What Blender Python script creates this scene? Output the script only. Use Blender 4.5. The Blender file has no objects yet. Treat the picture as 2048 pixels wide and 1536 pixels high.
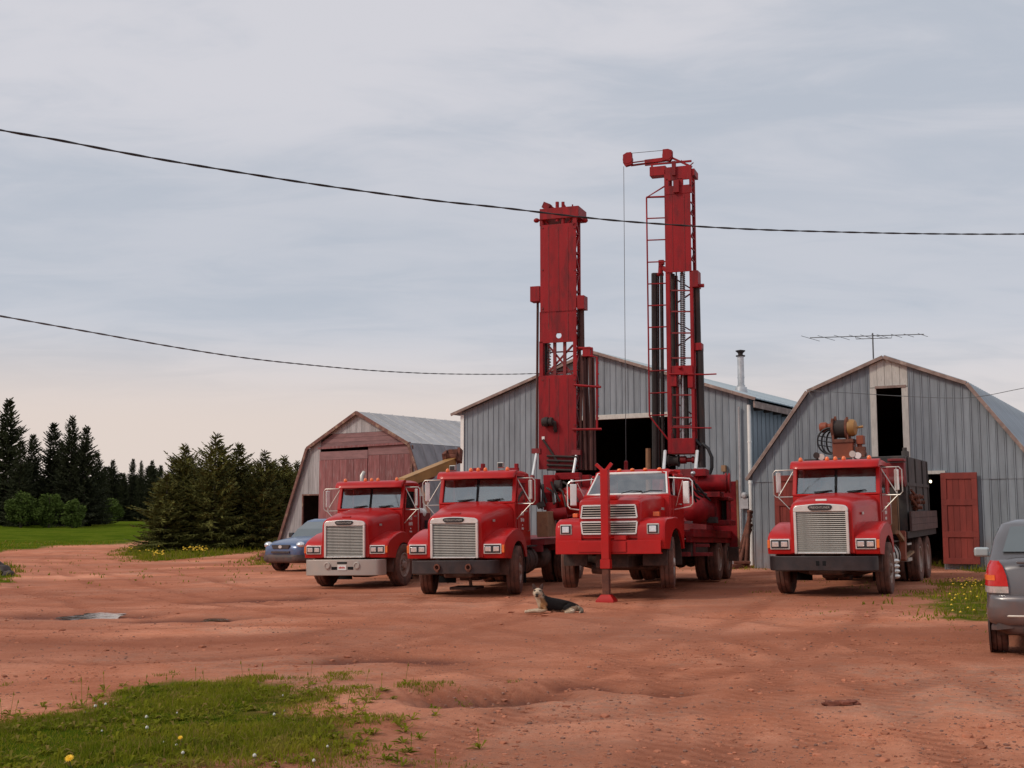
import bpy, bmesh, math, random
import numpy as np
from mathutils import Vector, Matrix, noise as mnoise

R = math.radians
PI = math.pi
C = bpy.context.scene.collection
scn = bpy.context.scene

# ------------------------------------------------------------------ camera
FPX = 2400.0                       # focal length in photograph pixels (2048 wide)
CAMZ = 1.7
PITCH = math.atan(262 / FPX)
CP, SP = math.cos(PITCH), math.sin(PITCH)
cam_d = bpy.data.cameras.new('camera')
cam_d.sensor_width = 36.0
cam_d.lens = FPX / 2048 * 36.0
cam_d.clip_start = 0.1
cam_d.clip_end = 5000
cam = bpy.data.objects.new('camera', cam_d)
C.objects.link(cam)
cam.location = (0, 0, CAMZ)
cam.rotation_euler = (PI / 2 + PITCH, 0, 0)
scn.camera = cam

# ------------------------------------------------------------------ light
SUN_AZ = R(-112)                    # measured from +Y (away from the camera), negative = to the left
SUN_EL = R(40)
sun_d = bpy.data.lights.new('sun', 'SUN')
sun_d.energy = 1.5
sun_d.angle = R(12)
sun_d.color = (1.0, 0.90, 0.76)
sun = bpy.data.objects.new('sun', sun_d)
C.objects.link(sun)
sdir = Vector((math.sin(SUN_AZ) * math.cos(SUN_EL), math.cos(SUN_AZ) * math.cos(SUN_EL), math.sin(SUN_EL)))
sun.rotation_euler = sdir.to_track_quat('Z', 'Y').to_euler()
sun.location = (0, 0, 40)


def N(nt, typ, ins=None, **kw):
    n = nt.nodes.new(typ)
    for k, v in kw.items():
        setattr(n, k, v)
    for k, v in (ins or {}).items():
        if isinstance(v, bpy.types.NodeSocket):
            nt.links.new(v, n.inputs[k])
        else:
            n.inputs[k].default_value = v
    return n


def mixc(nt, f, a, b, mode='MIX'):
    n = N(nt, 'ShaderNodeMix', data_type='RGBA', blend_type=mode)
    for i, v in ((0, f), (6, a), (7, b)):
        if isinstance(v, bpy.types.NodeSocket):
            nt.links.new(v, n.inputs[i])
        else:
            n.inputs[i].default_value = (*v, 1) if (i and len(v) == 3) else v
    return n.outputs[2]


def mth(nt, op, a, b=None, c=None, clamp=False):
    n = N(nt, 'ShaderNodeMath', operation=op, use_clamp=clamp)
    for i, v in enumerate((a, b, c)):
        if v is None:
            continue
        if isinstance(v, bpy.types.NodeSocket):
            nt.links.new(v, n.inputs[i])
        else:
            n.inputs[i].default_value = v
    return n.outputs[0]


def remap(nt, v, a, b, c=0.0, d=1.0):
    n = N(nt, 'ShaderNodeMapRange', {0: v, 1: a, 2: b, 3: c, 4: d}, interpolation_type='SMOOTHSTEP')
    return n.outputs[0]


world = bpy.data.worlds.new('World')
scn.world = world
world.use_nodes = True
wt = world.node_tree
wt.nodes.clear()
tc = N(wt, 'ShaderNodeTexCoord')
sky = N(wt, 'ShaderNodeTexSky', sky_type='NISHITA', sun_disc=False, sun_elevation=SUN_EL, sun_rotation=SUN_AZ)
sx = N(wt, 'ShaderNodeSeparateXYZ', {0: tc.outputs['Generated']})
zz = mth(wt, 'ABSOLUTE', sx.outputs[2])
den = mth(wt, 'ADD', zz, 0.16)
cx = mth(wt, 'DIVIDE', sx.outputs[0], den)
cy = mth(wt, 'DIVIDE', sx.outputs[1], den)
cv = N(wt, 'ShaderNodeCombineXYZ', {0: cx, 1: cy, 2: 0.0})
n1 = N(wt, 'ShaderNodeTexNoise', {'Vector': N(wt, 'ShaderNodeMapping', {0: cv.outputs[0], 1: (2.3, 0.4, 0), 2: (0, 0, R(14)), 3: (0.85, 1.5, 1)}).outputs[0],
                                  'Scale': 1.1, 'Detail': 5.0, 'Roughness': 0.5, 'Distortion': 0.35})
n2 = N(wt, 'ShaderNodeTexNoise', {'Vector': N(wt, 'ShaderNodeMapping', {0: cv.outputs[0], 1: (7, 3, 0), 3: (1.0, 2.2, 1)}).outputs[0],
                                  'Scale': 2.6, 'Detail': 8.0, 'Roughness': 0.6, 'Distortion': 0.7})
bandf = mth(wt, 'MULTIPLY', remap(wt, sx.outputs[2], 0.10, 0.17), remap(wt, sx.outputs[2], 0.34, 0.22))
f1 = remap(wt, mth(wt, 'ADD', mth(wt, 'MULTIPLY', n1.outputs[0], 0.60), mth(wt, 'MULTIPLY', n2.outputs[0], 0.40)), 0.34, 0.60)
f1 = mth(wt, 'MULTIPLY', f1, mth(wt, 'SUBTRACT', 1.0, mth(wt, 'MULTIPLY', bandf, 0.55)))
ccol = mixc(wt, f1, (0.448, 0.482, 0.545), (0.608, 0.602, 0.640))
warm = remap(wt, sx.outputs[2], 0.16, 0.07)
sv = N(wt, 'ShaderNodeVectorMath', {0: tc.outputs['Generated'], 1: (math.sin(R(-40)), math.cos(R(-40)), 0)}, operation='DOT_PRODUCT')
sidef = remap(wt, sv.outputs['Value'], 0.2, 0.95, 0.35, 1.0)
ccol = mixc(wt, mth(wt, 'MULTIPLY', warm, sidef), ccol, (0.690, 0.590, 0.540))
ccol10 = N(wt, 'ShaderNodeVectorMath', {0: ccol, 3: 10.0}, operation='SCALE').outputs[0]
allsky = mixc(wt, 0.93, sky.outputs[0], ccol10)
bg = N(wt, 'ShaderNodeBackground', {0: allsky, 1: 0.1})
wo = N(wt, 'ShaderNodeOutputWorld', {0: bg.outputs[0]})
scn.view_settings.view_transform = 'Standard'
scn.view_settings.look = 'None'
scn.view_settings.exposure = 0.16
scn.view_settings.gamma = 1.0
scn.view_settings.use_curve_mapping = False
scn.cycles.max_bounces = 8
scn.cycles.transparent_max_bounces = 12


# ------------------------------------------------------------------ measuring helpers
def sstep(a, b, x):
    t = min(1, max(0, (x - a) / (b - a)))
    return t * t * (3 - 2 * t)


def zg(x, y):                       # lie of the land: yard rises gently to the right, field rises far off
    return 0.017 * min(16, max(-14, x)) + 1.17 * sstep(45, 110, y)


def ray(px, py):
    u, v = (px - 1024) / FPX, (768 - py) / FPX
    return Vector((u, CP - SP * v, SP + CP * v))


def at(px, py, Y):
    r = ray(px, py)
    return Vector((0, 0, CAMZ)) + r * (Y / r.y)


def gnd(px, py):
    r = ray(px, py)
    z = 0.0
    for _ in range(30):
        t = (z - CAMZ) / r.z
        z = 0.6 * z + 0.4 * zg(r.x * t, r.y * t)
    return Vector((r.x * t, r.y * t, z))


class Frame:
    """A thing's own coordinates; L() reads where a sight line meets the thing's plane y = ly."""
    def __init__(s, M):
        s.M = M
        s.I = M.inverted()

    def L(s, px, py, ly):
        o = s.I @ Vector((0, 0, CAMZ))
        d = s.I.to_3x3() @ ray(px, py)
        return o + d * ((ly - o.y) / d.y)

    def S(s, px, py, lx):           # plane x = lx
        o = s.I @ Vector((0, 0, CAMZ))
        d = s.I.to_3x3() @ ray(px, py)
        return o + d * ((lx - o.x) / d.x)


def pose(p, yaw, dz=0.0, pitch=0.0, lean=True):
    """World matrix of a thing standing on the sloping yard, its front turned left by yaw."""
    k = 0.017 if lean else 0.0
    return (Matrix.Translation((p.x, p.y, zg(p.x, p.y) + dz)) @ Matrix.Rotation(-yaw, 4, 'Z')
            @ Matrix.Rotation(-k * math.cos(yaw), 4, 'Y') @ Matrix.Rotation(k * math.sin(yaw) + pitch, 4, 'X'))


# ------------------------------------------------------------------ materials
def M(name, col, rough=0.5, metal=0.0, var=0.12, vs=2.0, bump=0.0, bs=30.0, dust=0.0, dz=1.1, spots=None,
      stretch=(1, 1, 1), rnd=0.0, coat=0.0, spec=0.5, dcol=(0.30, 0.135, 0.09)):
    m = bpy.data.materials.new(name)
    m.use_nodes = True
    nt = m.node_tree
    nt.nodes.clear()
    t = N(nt, 'ShaderNodeTexCoord')
    mp = N(nt, 'ShaderNodeMapping', {0: t.outputs['Object'], 3: stretch})
    ns = N(nt, 'ShaderNodeTexNoise', {'Vector': mp.outputs[0], 'Scale': vs, 'Detail': 6.0, 'Roughness': 0.6})
    f = remap(nt, ns.outputs[0], 0.3, 0.7, 1 - var, 1 + var)
    if rnd:
        oi = N(nt, 'ShaderNodeObjectInfo')
        f = mth(nt, 'MULTIPLY', f, remap(nt, oi.outputs['Random'], 0, 1, 1 - rnd, 1 + rnd))
    c = N(nt, 'ShaderNodeVectorMath', {0: col, 3: f}, operation='SCALE').outputs[0]
    for (sc, sscale, lo, hi, amt) in (spots or []):
        n3 = N(nt, 'ShaderNodeTexNoise', {'Vector': mp.outputs[0], 'Scale': sscale, 'Detail': 5.0, 'Roughness': 0.65})
        c = mixc(nt, mth(nt, 'MULTIPLY', remap(nt, n3.outputs[0], lo, hi), amt), c, sc)
    rg = rough
    if dust:
        g = N(nt, 'ShaderNodeNewGeometry')
        s3 = N(nt, 'ShaderNodeSeparateXYZ', {0: g.outputs['Position']})
        n4 = N(nt, 'ShaderNodeTexNoise', {'Vector': t.outputs['Object'], 'Scale': 5.0, 'Detail': 7.0, 'Roughness': 0.7})
        hf = remap(nt, mth(nt, 'SUBTRACT', s3.outputs[2], mth(nt, 'MULTIPLY', n4.outputs[0], 0.6)), dz, dz - 0.9, 0.06, 1.0)
        df = mth(nt, 'MULTIPLY', mth(nt, 'MULTIPLY', hf, remap(nt, n4.outputs[0], 0.28, 0.66, 0.25, 1.0)), dust)
        c = mixc(nt, df, c, dcol)
        rg = mth(nt, 'ADD', mth(nt, 'MULTIPLY', df, 0.9 - rough), rough)
    b = N(nt, 'ShaderNodeBsdfPrincipled', {'Base Color': c, 'Roughness': rg, 'Metallic': metal,
                                           'Coat Weight': coat, 'Specular IOR Level': spec})
    if coat:
        b.inputs['Coat Roughness'].default_value = 0.12
    if bump:
        n5 = N(nt, 'ShaderNodeTexNoise', {'Vector': mp.outputs[0], 'Scale': bs, 'Detail': 4.0})
        bp = N(nt, 'ShaderNodeBump', {'Strength': bump, 'Distance': 0.02, 'Height': n5.outputs[0]})
        nt.links.new(bp.outputs[0], b.inputs['Normal'])
    N(nt, 'ShaderNodeOutputMaterial', {0: b.outputs[0]})
    return m


def glass(name, tint=(0.55, 0.62, 0.62), refl=0.13):
    m = bpy.data.materials.new(name)
    m.use_nodes = True
    nt = m.node_tree
    nt.nodes.clear()
    tr = N(nt, 'ShaderNodeBsdfTransparent', {0: (*tint, 1)})
    gl = N(nt, 'ShaderNodeBsdfGlossy', {0: (0.9, 0.95, 0.97, 1), 1: 0.03})
    df = N(nt, 'ShaderNodeBsdfDiffuse', {0: (0.33, 0.32, 0.29, 1)})
    fr = N(nt, 'ShaderNodeFresnel', {0: 1.5})
    t = N(nt, 'ShaderNodeTexCoord')
    ns = N(nt, 'ShaderNodeTexNoise', {'Vector': t.outputs['Object'], 'Scale': 4.0, 'Detail': 6.0})
    m1 = N(nt, 'ShaderNodeMixShader', {0: remap(nt, ns.outputs[0], 0.3, 0.8, 0.05, 0.25), 1: tr.outputs[0], 2: df.outputs[0]})
    m2 = N(nt, 'ShaderNodeMixShader', {0: mth(nt, 'ADD', fr.outputs[0], refl), 1: m1.outputs[0], 2: gl.outputs[0]})
    N(nt, 'ShaderNodeOutputMaterial', {0: m2.outputs[0]})
    return m


MAT = dict(
    red=M('red_truck_paint', (0.44, 0.007, 0.007), 0.38, var=0.12, vs=1.5, dust=0.16, dz=1.1, coat=0.22, spec=0.22, dcol=(0.34, 0.08, 0.05),
          spots=[((0.40, 0.03, 0.03), 9, 0.6, 0.8, 0.3)]),
    rigred=M('red_rig_paint', (0.285, 0.006, 0.011), 0.55, spec=0.3, var=0.16, vs=1.3, bump=0.12, bs=14, stretch=(1.4, 1.4, 0.35),
             spots=[((0.10, 0.009, 0.012), 2.4, 0.44, 0.68, 0.8), ((0.30, 0.05, 0.04), 8, 0.58, 0.75, 0.5), ((0.05, 0.015, 0.015), 16, 0.64, 0.78, 0.6)]),
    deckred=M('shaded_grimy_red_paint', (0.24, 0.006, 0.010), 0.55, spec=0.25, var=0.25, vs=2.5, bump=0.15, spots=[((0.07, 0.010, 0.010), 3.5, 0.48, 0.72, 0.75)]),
    darkred=M('grimy_dark_red_paint', (0.20, 0.014, 0.017), 0.6, var=0.25, vs=3, bump=0.2, spots=[((0.05, 0.018, 0.014), 5, 0.5, 0.72, 0.7)]),
    chrome=M('chrome', (0.80, 0.79, 0.76), 0.25, 0.6, var=0.08, vs=6, spots=[((0.42, 0.36, 0.30), 12, 0.6, 0.85, 0.4)]),
    alu=M('dull_aluminium', (0.52, 0.50, 0.46), 0.42, 0.55, var=0.12, vs=5, dust=0.35, dz=1.0),
    slat=M('bright_grille_slats', (0.52, 0.49, 0.44), 0.38, 0.25, var=0.1, vs=7),
    black=M('black_steel', (0.026, 0.022, 0.025), 0.5, 0.2, var=0.25, vs=4, dust=0.16, dz=0.75),
    chassis=M('grimy_chassis_steel', (0.028, 0.021, 0.019), 0.8, 0.0, var=0.3, vs=5, dust=0.35, dz=0.9),
    tyre=M('muddy_rubber', (0.030, 0.026, 0.025), 0.85, var=0.25, vs=6, bump=0.3, bs=40, dust=0.85, dz=1.5, dcol=(0.20, 0.085, 0.058)),
    rim=M('dusty_steel_rim', (0.50, 0.47, 0.43), 0.5, 0.35, var=0.2, vs=6, dust=0.75, dz=1.25, dcol=(0.26, 0.12, 0.08)),
    glass=glass('cab_glass', (0.60, 0.66, 0.66), 0.2),
    cglass=glass('car_glass', (0.35, 0.40, 0.42), 0.22),
    rubber=M('black_rubber_trim', (0.012, 0.012, 0.013), 0.85, var=0.2, spec=.2),
    amber=M('amber_lens', (0.85, 0.17, 0.035), 0.25, var=0.1, vs=20, coat=0.3),
    lens=M('headlamp_lens', (0.75, 0.76, 0.78), 0.12, 0.65, var=0.15, vs=25),
    lampdark=M('dark_lamp_housing', (0.035, 0.033, 0.035), 0.35, 0.2, var=0.2),
    white=M('white_paint', (0.78, 0.77, 0.74), 0.5, var=0.06, vs=4),
    inner=M('cab_interior', (0.035, 0.035, 0.038), 0.8, var=0.2),
    seat=M('seat_cloth', (0.11, 0.11, 0.12), 0.95, var=0.2),
    yellow=M('faded_yellow_paint', (0.36, 0.185, 0.055), 0.55, var=0.18, vs=2.5, spots=[((0.22, 0.10, 0.04), 5, 0.58, 0.75, 0.6)]),
    orange=M('orange_hoist_paint', (0.23, 0.048, 0.018), 0.55, var=0.2, vs=3, spots=[((0.14, 0.04, 0.02), 6, 0.55, 0.75, 0.7)]),
    tan=M('tan_weathered_panel', (0.30, 0.17, 0.09), 0.75, var=0.2, vs=4, bump=0.2, spots=[((0.12, 0.06, 0.04), 4, 0.5, 0.7, 0.6)]),
    rust=M('rusty_steel', (0.15, 0.05, 0.03), 0.85, var=0.35, vs=6, bump=0.35, spots=[((0.06, 0.024, 0.018), 4, 0.5, 0.7, 0.8), ((0.30, 0.11, 0.05), 9, 0.6, 0.8, 0.5)]),
    pipe=M('dark_drill_pipe', (0.032, 0.024, 0.022), 0.5, 0.35, var=0.35, vs=3, stretch=(1, 1, 0.3), spots=[((0.12, 0.05, 0.035), 4, 0.55, 0.75, 0.5)]),
    brownpipe=M('brown_drill_pipe', (0.085, 0.032, 0.026), 0.6, 0.2, var=0.35, vs=3, stretch=(1, 1, 0.3), spots=[((0.22, 0.09, 0.06), 4, 0.55, 0.75, 0.5)]),
    steel=M('bare_steel', (0.45, 0.45, 0.46), 0.28, 0.8, var=0.12, vs=8),
    tank=M('dark_steel_box', (0.055, 0.048, 0.046), 0.7, 0.1, var=0.35, vs=2.2, bump=0.2, spots=[((0.14, 0.07, 0.05), 3, 0.55, 0.75, 0.6)]),
    bedside=M('brown_bed_boards', (0.085, 0.045, 0.04), 0.75, var=0.3, vs=3, spots=[((0.15, 0.07, 0.05), 4, 0.5, 0.75, 0.6)]),
    hose=M('black_hose', (0.012, 0.012, 0.014), 0.55, var=0.2),
    siding=M('weathered_blue_grey_siding', (0.225, 0.258, 0.290), 0.72, 0.0, var=0.14, vs=1.5, stretch=(3, 3, 0.5), rnd=0.07, bump=0.15, bs=9,
             spots=[((0.16, 0.18, 0.20), 2.2, 0.55, 0.8, 0.25), ((0.34, 0.36, 0.37), 9, 0.6, 0.8, 0.35)], dust=0.35, dz=1.1),
    rib=M('siding_rib', (0.21, 0.24, 0.265), 0.7, var=0.2, vs=1.5, stretch=(3, 3, 0.5)),
    roofm=M('blue_grey_metal_roof', (0.30, 0.36, 0.41), 0.5, 0.25, var=0.1, vs=1.2, rnd=0.04, spots=[((0.22, 0.24, 0.26), 2.5, 0.58, 0.8, 0.4)]),
    roofold=M('old_tin_roof', (0.40, 0.39, 0.395), 0.7, 0.0, var=0.14, vs=1.4, rnd=0.07, spots=[((0.26, 0.22, 0.21), 3, 0.58, 0.8, 0.4)]),
    shingle=M('grey_shingled_slope', (0.26, 0.245, 0.255), 0.8, var=0.2, vs=2, rnd=0.06, stretch=(1, 1, 0.4)),
    board=M('bleached_grey_boards', (0.36, 0.34, 0.345), 0.85, var=0.2, vs=2.2, stretch=(4, 4, 0.5), rnd=0.14, bump=0.25, bs=10,
            spots=[((0.18, 0.155, 0.15), 4, 0.55, 0.75, 0.55)]),
    redboard=M('faded_red_boards', (0.235, 0.085, 0.085), 0.85, var=0.22, vs=2.2, stretch=(4, 4, 0.5), rnd=0.18, bump=0.25, bs=10,
               spots=[((0.31, 0.20, 0.20), 4.0, 0.48, 0.70, 0.7), ((0.13, 0.04, 0.04), 6.0, 0.6, 0.75, 0.5)]),
    pinkboard=M('weathered_pink_boards', (0.235, 0.125, 0.125), 0.85, var=0.18, vs=2.5, stretch=(0.6, 3, 3), rnd=0.08, bump=0.2),
    reddoor=M('red_plank_door', (0.225, 0.032, 0.022), 0.7, var=0.18, vs=2, stretch=(3, 3, 0.5), rnd=0.10, bump=0.2),
    trim=M('peeling_white_trim', (0.55, 0.53, 0.49), 0.75, var=0.12, vs=5, stretch=(3, 3, 0.8), bump=0.2,
           spots=[((0.27, 0.22, 0.19), 5, 0.58, 0.72, 0.8)]),
    rake=M('weathered_rake_board', (0.26, 0.185, 0.16), 0.8, var=0.25, vs=4, spots=[((0.45, 0.36, 0.30), 5, 0.55, 0.7, 0.7)]),
    rakered=M('red_brown_rake_board', (0.17, 0.075, 0.06), 0.8, var=0.25, vs=4, spots=[((0.40, 0.28, 0.19), 3.5, 0.5, 0.68, 0.7)]),
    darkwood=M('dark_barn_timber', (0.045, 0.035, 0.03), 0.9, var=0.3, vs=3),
    galv=M('galvanised_pipe', (0.52, 0.52, 0.53), 0.42, 0.5, var=0.15, vs=5),
    wood=M('rough_wood', (0.25, 0.13, 0.07), 0.85, var=0.3, vs=4, stretch=(3, 3, 0.5), bump=0.3),
    wire=M('black_cable', (0.02, 0.021, 0.023), 0.6, var=0.2),
    greywire=M('grey_cable', (0.10, 0.105, 0.11), 0.6, var=0.2),
    needle=M('dark_spruce_needles', (0.034, 0.040, 0.016), 0.85, var=0.45, vs=0.9, rnd=0.22, spec=0.25),
    needle2=M('olive_spruce_needles', (0.096, 0.096, 0.022), 0.85, var=0.5, vs=1.3, rnd=0.16, spec=0.25, spots=[((0.135, 0.10, 0.03), 2.5, 0.52, 0.72, 0.6)]),
    leaf=M('bush_leaves', (0.075, 0.110, 0.022), 0.8, var=0.4, vs=1.2, rnd=0.15, spec=0.1),
    bark=M('spruce_bark', (0.085, 0.062, 0.05), 0.9, var=0.3, vs=6),
    blue=M('blue_car_paint', (0.055, 0.115, 0.24), 0.32, 0.35, var=0.06, dust=0.3, dz=0.8, coat=0.5),
    silver=M('grey_silver_car_paint', (0.130, 0.127, 0.133), 0.32, 0.45, var=0.05, dust=0.55, dz=0.75, coat=0.5),
    carblack=M('dark_car_plastic', (0.03, 0.03, 0.033), 0.55, var=0.15, dust=0.4, dz=0.6),
    taillight=M('red_tail_lens', (0.55, 0.018, 0.02), 0.15, var=0.1, vs=20, coat=0.5),
    paleblue=M('pale_mirror_shell', (0.42, 0.47, 0.48), 0.35, 0.3, var=0.05, coat=0.4),
    stone=M('grey_red_stones', (0.30, 0.15, 0.105), 0.9, var=0.35, vs=9, rnd=0.2),
    darkstone=M('dark_rocks', (0.06, 0.045, 0.042), 0.9, var=0.35, vs=6, rnd=0.2, bump=0.3),
    clod=M('red_clay', (0.20, 0.06, 0.035), 0.9, var=0.25, vs=9, bump=0.3),
    petal=M('dandelion_yellow', (0.85, 0.52, 0.02), 0.6, var=0.15, vs=30),
    seed=M('seed_head_white', (0.62, 0.60, 0.55), 0.9, var=0.1, vs=30),
    stem=M('green_stem', (0.10, 0.15, 0.04), 0.7, var=0.2),
)


# ------------------------------------------------------------------ mesh helpers
class MB:
    def __init__(s):
        s.bm = bmesh.new()

    def poly(s, pts):
        vs = [s.bm.verts.new(p) for p in pts]
        return s.bm.faces.new(vs)

    def box(s, c, d, rot=None):
        hx, hy, hz = d[0] / 2, d[1] / 2, d[2] / 2
        m = rot.to_matrix() if hasattr(rot, 'to_matrix') else rot
        vs = []
        for z in (-hz, hz):
            for x, y in ((-hx, -hy), (hx, -hy), (hx, hy), (-hx, hy)):
                p = Vector((x, y, z))
                if m:
                    p = m @ p
                vs.append(s.bm.verts.new(p + Vector(c)))
        for f in ((3, 2, 1, 0), (4, 5, 6, 7), (0, 1, 5, 4), (1, 2, 6, 5), (2, 3, 7, 6), (3, 0, 4, 7)):
            s.bm.faces.new([vs[i] for i in f])
        return s

    def b2(s, lo, hi):              # box from corner to corner
        lo, hi = Vector(lo), Vector(hi)
        return s.box((lo + hi) / 2, [abs(v) for v in (hi - lo)])

    def beam(s, a, b, w, h=None):
        a, b = Vector(a), Vector(b)
        d = b - a
        if d.length < 1e-6:
            return s
        q = d.to_track_quat('Z', 'Y').to_matrix()
        return s.box((a + b) / 2, (w, h or w, d.length), q)

    def rings(s, rings, cap=True, closed=False):
        vr = [[s.bm.verts.new(p) for p in r] for r in rings]
        n = len(vr[0])
        for i in range(len(vr) if closed else len(vr) - 1):
            A, B = vr[i], vr[(i + 1) % len(vr)]
            for j in range(n):
                s.bm.faces.new((A[j], A[(j + 1) % n], B[(j + 1) % n], B[j]))
        if cap and not closed:
            s.bm.faces.new(vr[0][::-1])
            s.bm.faces.new(vr[-1])
        return s

    def sheet(s, rows):             # open grid
        vr = [[s.bm.verts.new(p) for p in r] for r in rows]
        for A, B in zip(vr, vr[1:]):
            for j in range(len(A) - 1):
                s.bm.faces.new((A[j], A[j + 1], B[j + 1], B[j]))
        return s

    def tube(s, pts, r, n=8, closed=False):
        pts = [Vector(p) for p in pts]
        rr = []
        m = len(pts)
        up = None
        for i, p in enumerate(pts):
            if closed:
                d = pts[(i + 1) % m] - pts[i - 1]
            else:
                d = pts[min(i + 1, m - 1)] - pts[max(i - 1, 0)]
            d.normalize()
            if up is None:
                up = Vector((0, 0, 1)) if abs(d.z) < 0.9 else Vector((1, 0, 0))
            x = d.cross(up)
            if x.length < 1e-4:
                x = d.orthogonal()
            x.normalize()
            y = x.cross(d).normalized()
            up = y
            ri = r[i] if isinstance(r, (list, tuple)) else r
            rr.append([p + (x * math.cos(2 * PI * k / n) + y * math.sin(2 * PI * k / n)) * ri for k in range(n)])
        return s.rings(rr, closed=closed)

    def cyl(s, a, b, r, r2=None, n=16):
        return s.tube([a, b], [r, r if r2 is None else r2], n)

    def lathe(s, prof, o, ax, n=32, rf=None, closed=False):
        """prof: (distance along the axis, radius) pairs."""
        ax = Vector(ax).normalized()
        x = ax.orthogonal().normalized()
        y = ax.cross(x)
        o = Vector(o)
        rr = []
        for i, (h, r) in enumerate(prof):
            rr.append([o + ax * h + (x * math.cos(2 * PI * k / n) + y * math.sin(2 * PI * k / n)) * (rf(i, k, r) if rf else r) for k in range(n)])
        return s.rings(rr, cap=not closed, closed=closed)

    def prism(s, poly, a0, a1, plane='yz'):
        def P(u, v, w):
            return (w, u, v) if plane == 'yz' else ((u, w, v) if plane == 'xz' else (u, v, w))
        return s.rings([[P(u, v, a0) for u, v in poly], [P(u, v, a1) for u, v in poly]])

    def ball(s, c, r, sc=(1, 1, 1), seg=12, rings=8, noise=0, seed=0):
        g = bmesh.ops.create_uvsphere(s.bm, u_segments=seg, v_segments=rings, radius=r)
        for v in g['verts']:
            if noise:
                v.co *= 1 + noise * mnoise.noise(v.co / r * 1.3 + Vector((seed * 7.1, seed * 3.3, 0)))
            v.co = Vector((v.co.x * sc[0], v.co.y * sc[1], v.co.z * sc[2])) + Vector(c)
        return s

    def build(s, name, mat, parent=None, bevel=0.0, sm=35, seg=2):
        bmesh.ops.recalc_face_normals(s.bm, faces=s.bm.faces[:])
        me = bpy.data.meshes.new(name)
        s.bm.to_mesh(me)
        s.bm.free()
        return link(name, me, mat, parent, bevel, sm, seg)


def link(name, me, mat, parent=None, bevel=0.0, sm=35, seg=2):
    ob = bpy.data.objects.new(name, me)
    C.objects.link(ob)
    for m in (mat if isinstance(mat, (list, tuple)) else [mat]):
        me.materials.append(MAT[m] if isinstance(m, str) else m)
    if parent:
        ob.parent = parent
    if sm:
        me.polygons.foreach_set('use_smooth', [True] * len(me.polygons))
        if not bevel:
            me.set_sharp_from_angle(angle=R(sm))
    if bevel:
        md = ob.modifiers.new('bevel', 'BEVEL')
        md.width = bevel
        md.segments = seg
        md.limit_method = 'ANGLE'
        md.angle_limit = R(38)
        md.harden_normals = True
    return ob


def tag(o, label=None, cat=None, group=None, kind=None):
    if label:
        o['label'] = label
    if cat:
        o['category'] = cat
    if group:
        o['group'] = group
    if kind:
        o['kind'] = kind
    return o


def empty(name, Mw, label, cat, group=None):
    o = bpy.data.objects.new(name, None)
    o.empty_display_size = 0.3
    C.objects.link(o)
    o.matrix_world = Mw
    return tag(o, label, cat, group)


def pyd(name, V, F, mat, parent=None, sm=0):
    me = bpy.data.meshes.new(name)
    me.from_pydata(V, [], F)
    me.update()
    return link(name, me, mat, parent, 0, sm)


def dup(o, Mw, label=None, group=None):
    r = o.copy()
    C.objects.link(r)
    r.matrix_world = Mw
    if label:
        r['label'] = label
    if group:
        r['group'] = group
    for ch in list(o.children):
        c = ch.copy()
        C.objects.link(c)
        c.parent = r
        for g in list(ch.children):
            d = g.copy()
            C.objects.link(d)
            d.parent = c
    return r

# ------------------------------------------------------------------ ground, road, field
def W(*pp):                          # outline on the yard, read off the photograph
    return np.array([tuple(gnd(px, py))[:2] for px, py in pp])


def sd_poly(P, X, Y):                # signed distance to an outline, negative inside
    d = np.full(X.shape, 1e9)
    ins = np.zeros(X.shape, bool)
    n = len(P)
    for i in range(n):
        ax, ay = P[i]
        bx, by = P[(i + 1) % n]
        ex, ey = bx - ax, by - ay
        t = np.clip(((X - ax) * ex + (Y - ay) * ey) / (ex * ex + ey * ey + 1e-12), 0, 1)
        d = np.minimum(d, np.hypot(X - ax - t * ex, Y - ay - t * ey))
        cond = ((ay > Y) != (by > Y)) & (X < (bx - ax) * (Y - ay) / (by - ay + 1e-12) + ax)
        ins ^= cond
    return np.where(ins, -d, d)


def d_line(P, X, Y):
    d = np.full(X.shape, 1e9)
    for (ax, ay), (bx, by) in zip(P, P[1:]):
        ex, ey = bx - ax, by - ay
        t = np.clip(((X - ax) * ex + (Y - ay) * ey) / (ex * ex + ey * ey + 1e-12), 0, 1)
        d = np.minimum(d, np.hypot(X - ax - t * ex, Y - ay - t * ey))
    return d


rngv = np.random.RandomState(5)
_perm = rngv.rand(256, 256)


def vnoise(X, Y, s):                 # smooth value noise
    x, y = X / s, Y / s
    xi, yi = np.floor(x).astype(int), np.floor(y).astype(int)
    fx, fy = x - xi, y - yi
    fx, fy = fx * fx * (3 - 2 * fx), fy * fy * (3 - 2 * fy)
    g = lambda i, j: _perm[i % 256, j % 256]
    return ((g(xi, yi) * (1 - fx) + g(xi + 1, yi) * fx) * (1 - fy) + (g(xi, yi + 1) * (1 - fx) + g(xi + 1, yi + 1) * fx) * fy) - 0.5


def fbm(X, Y, s, o=4):
    r = 0
    a = 1.0
    for k in range(o):
        r = r + a * vnoise(X + 17.3 * k, Y - 9.1 * k, s / 2 ** k)
        a *= 0.55
    return r


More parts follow.
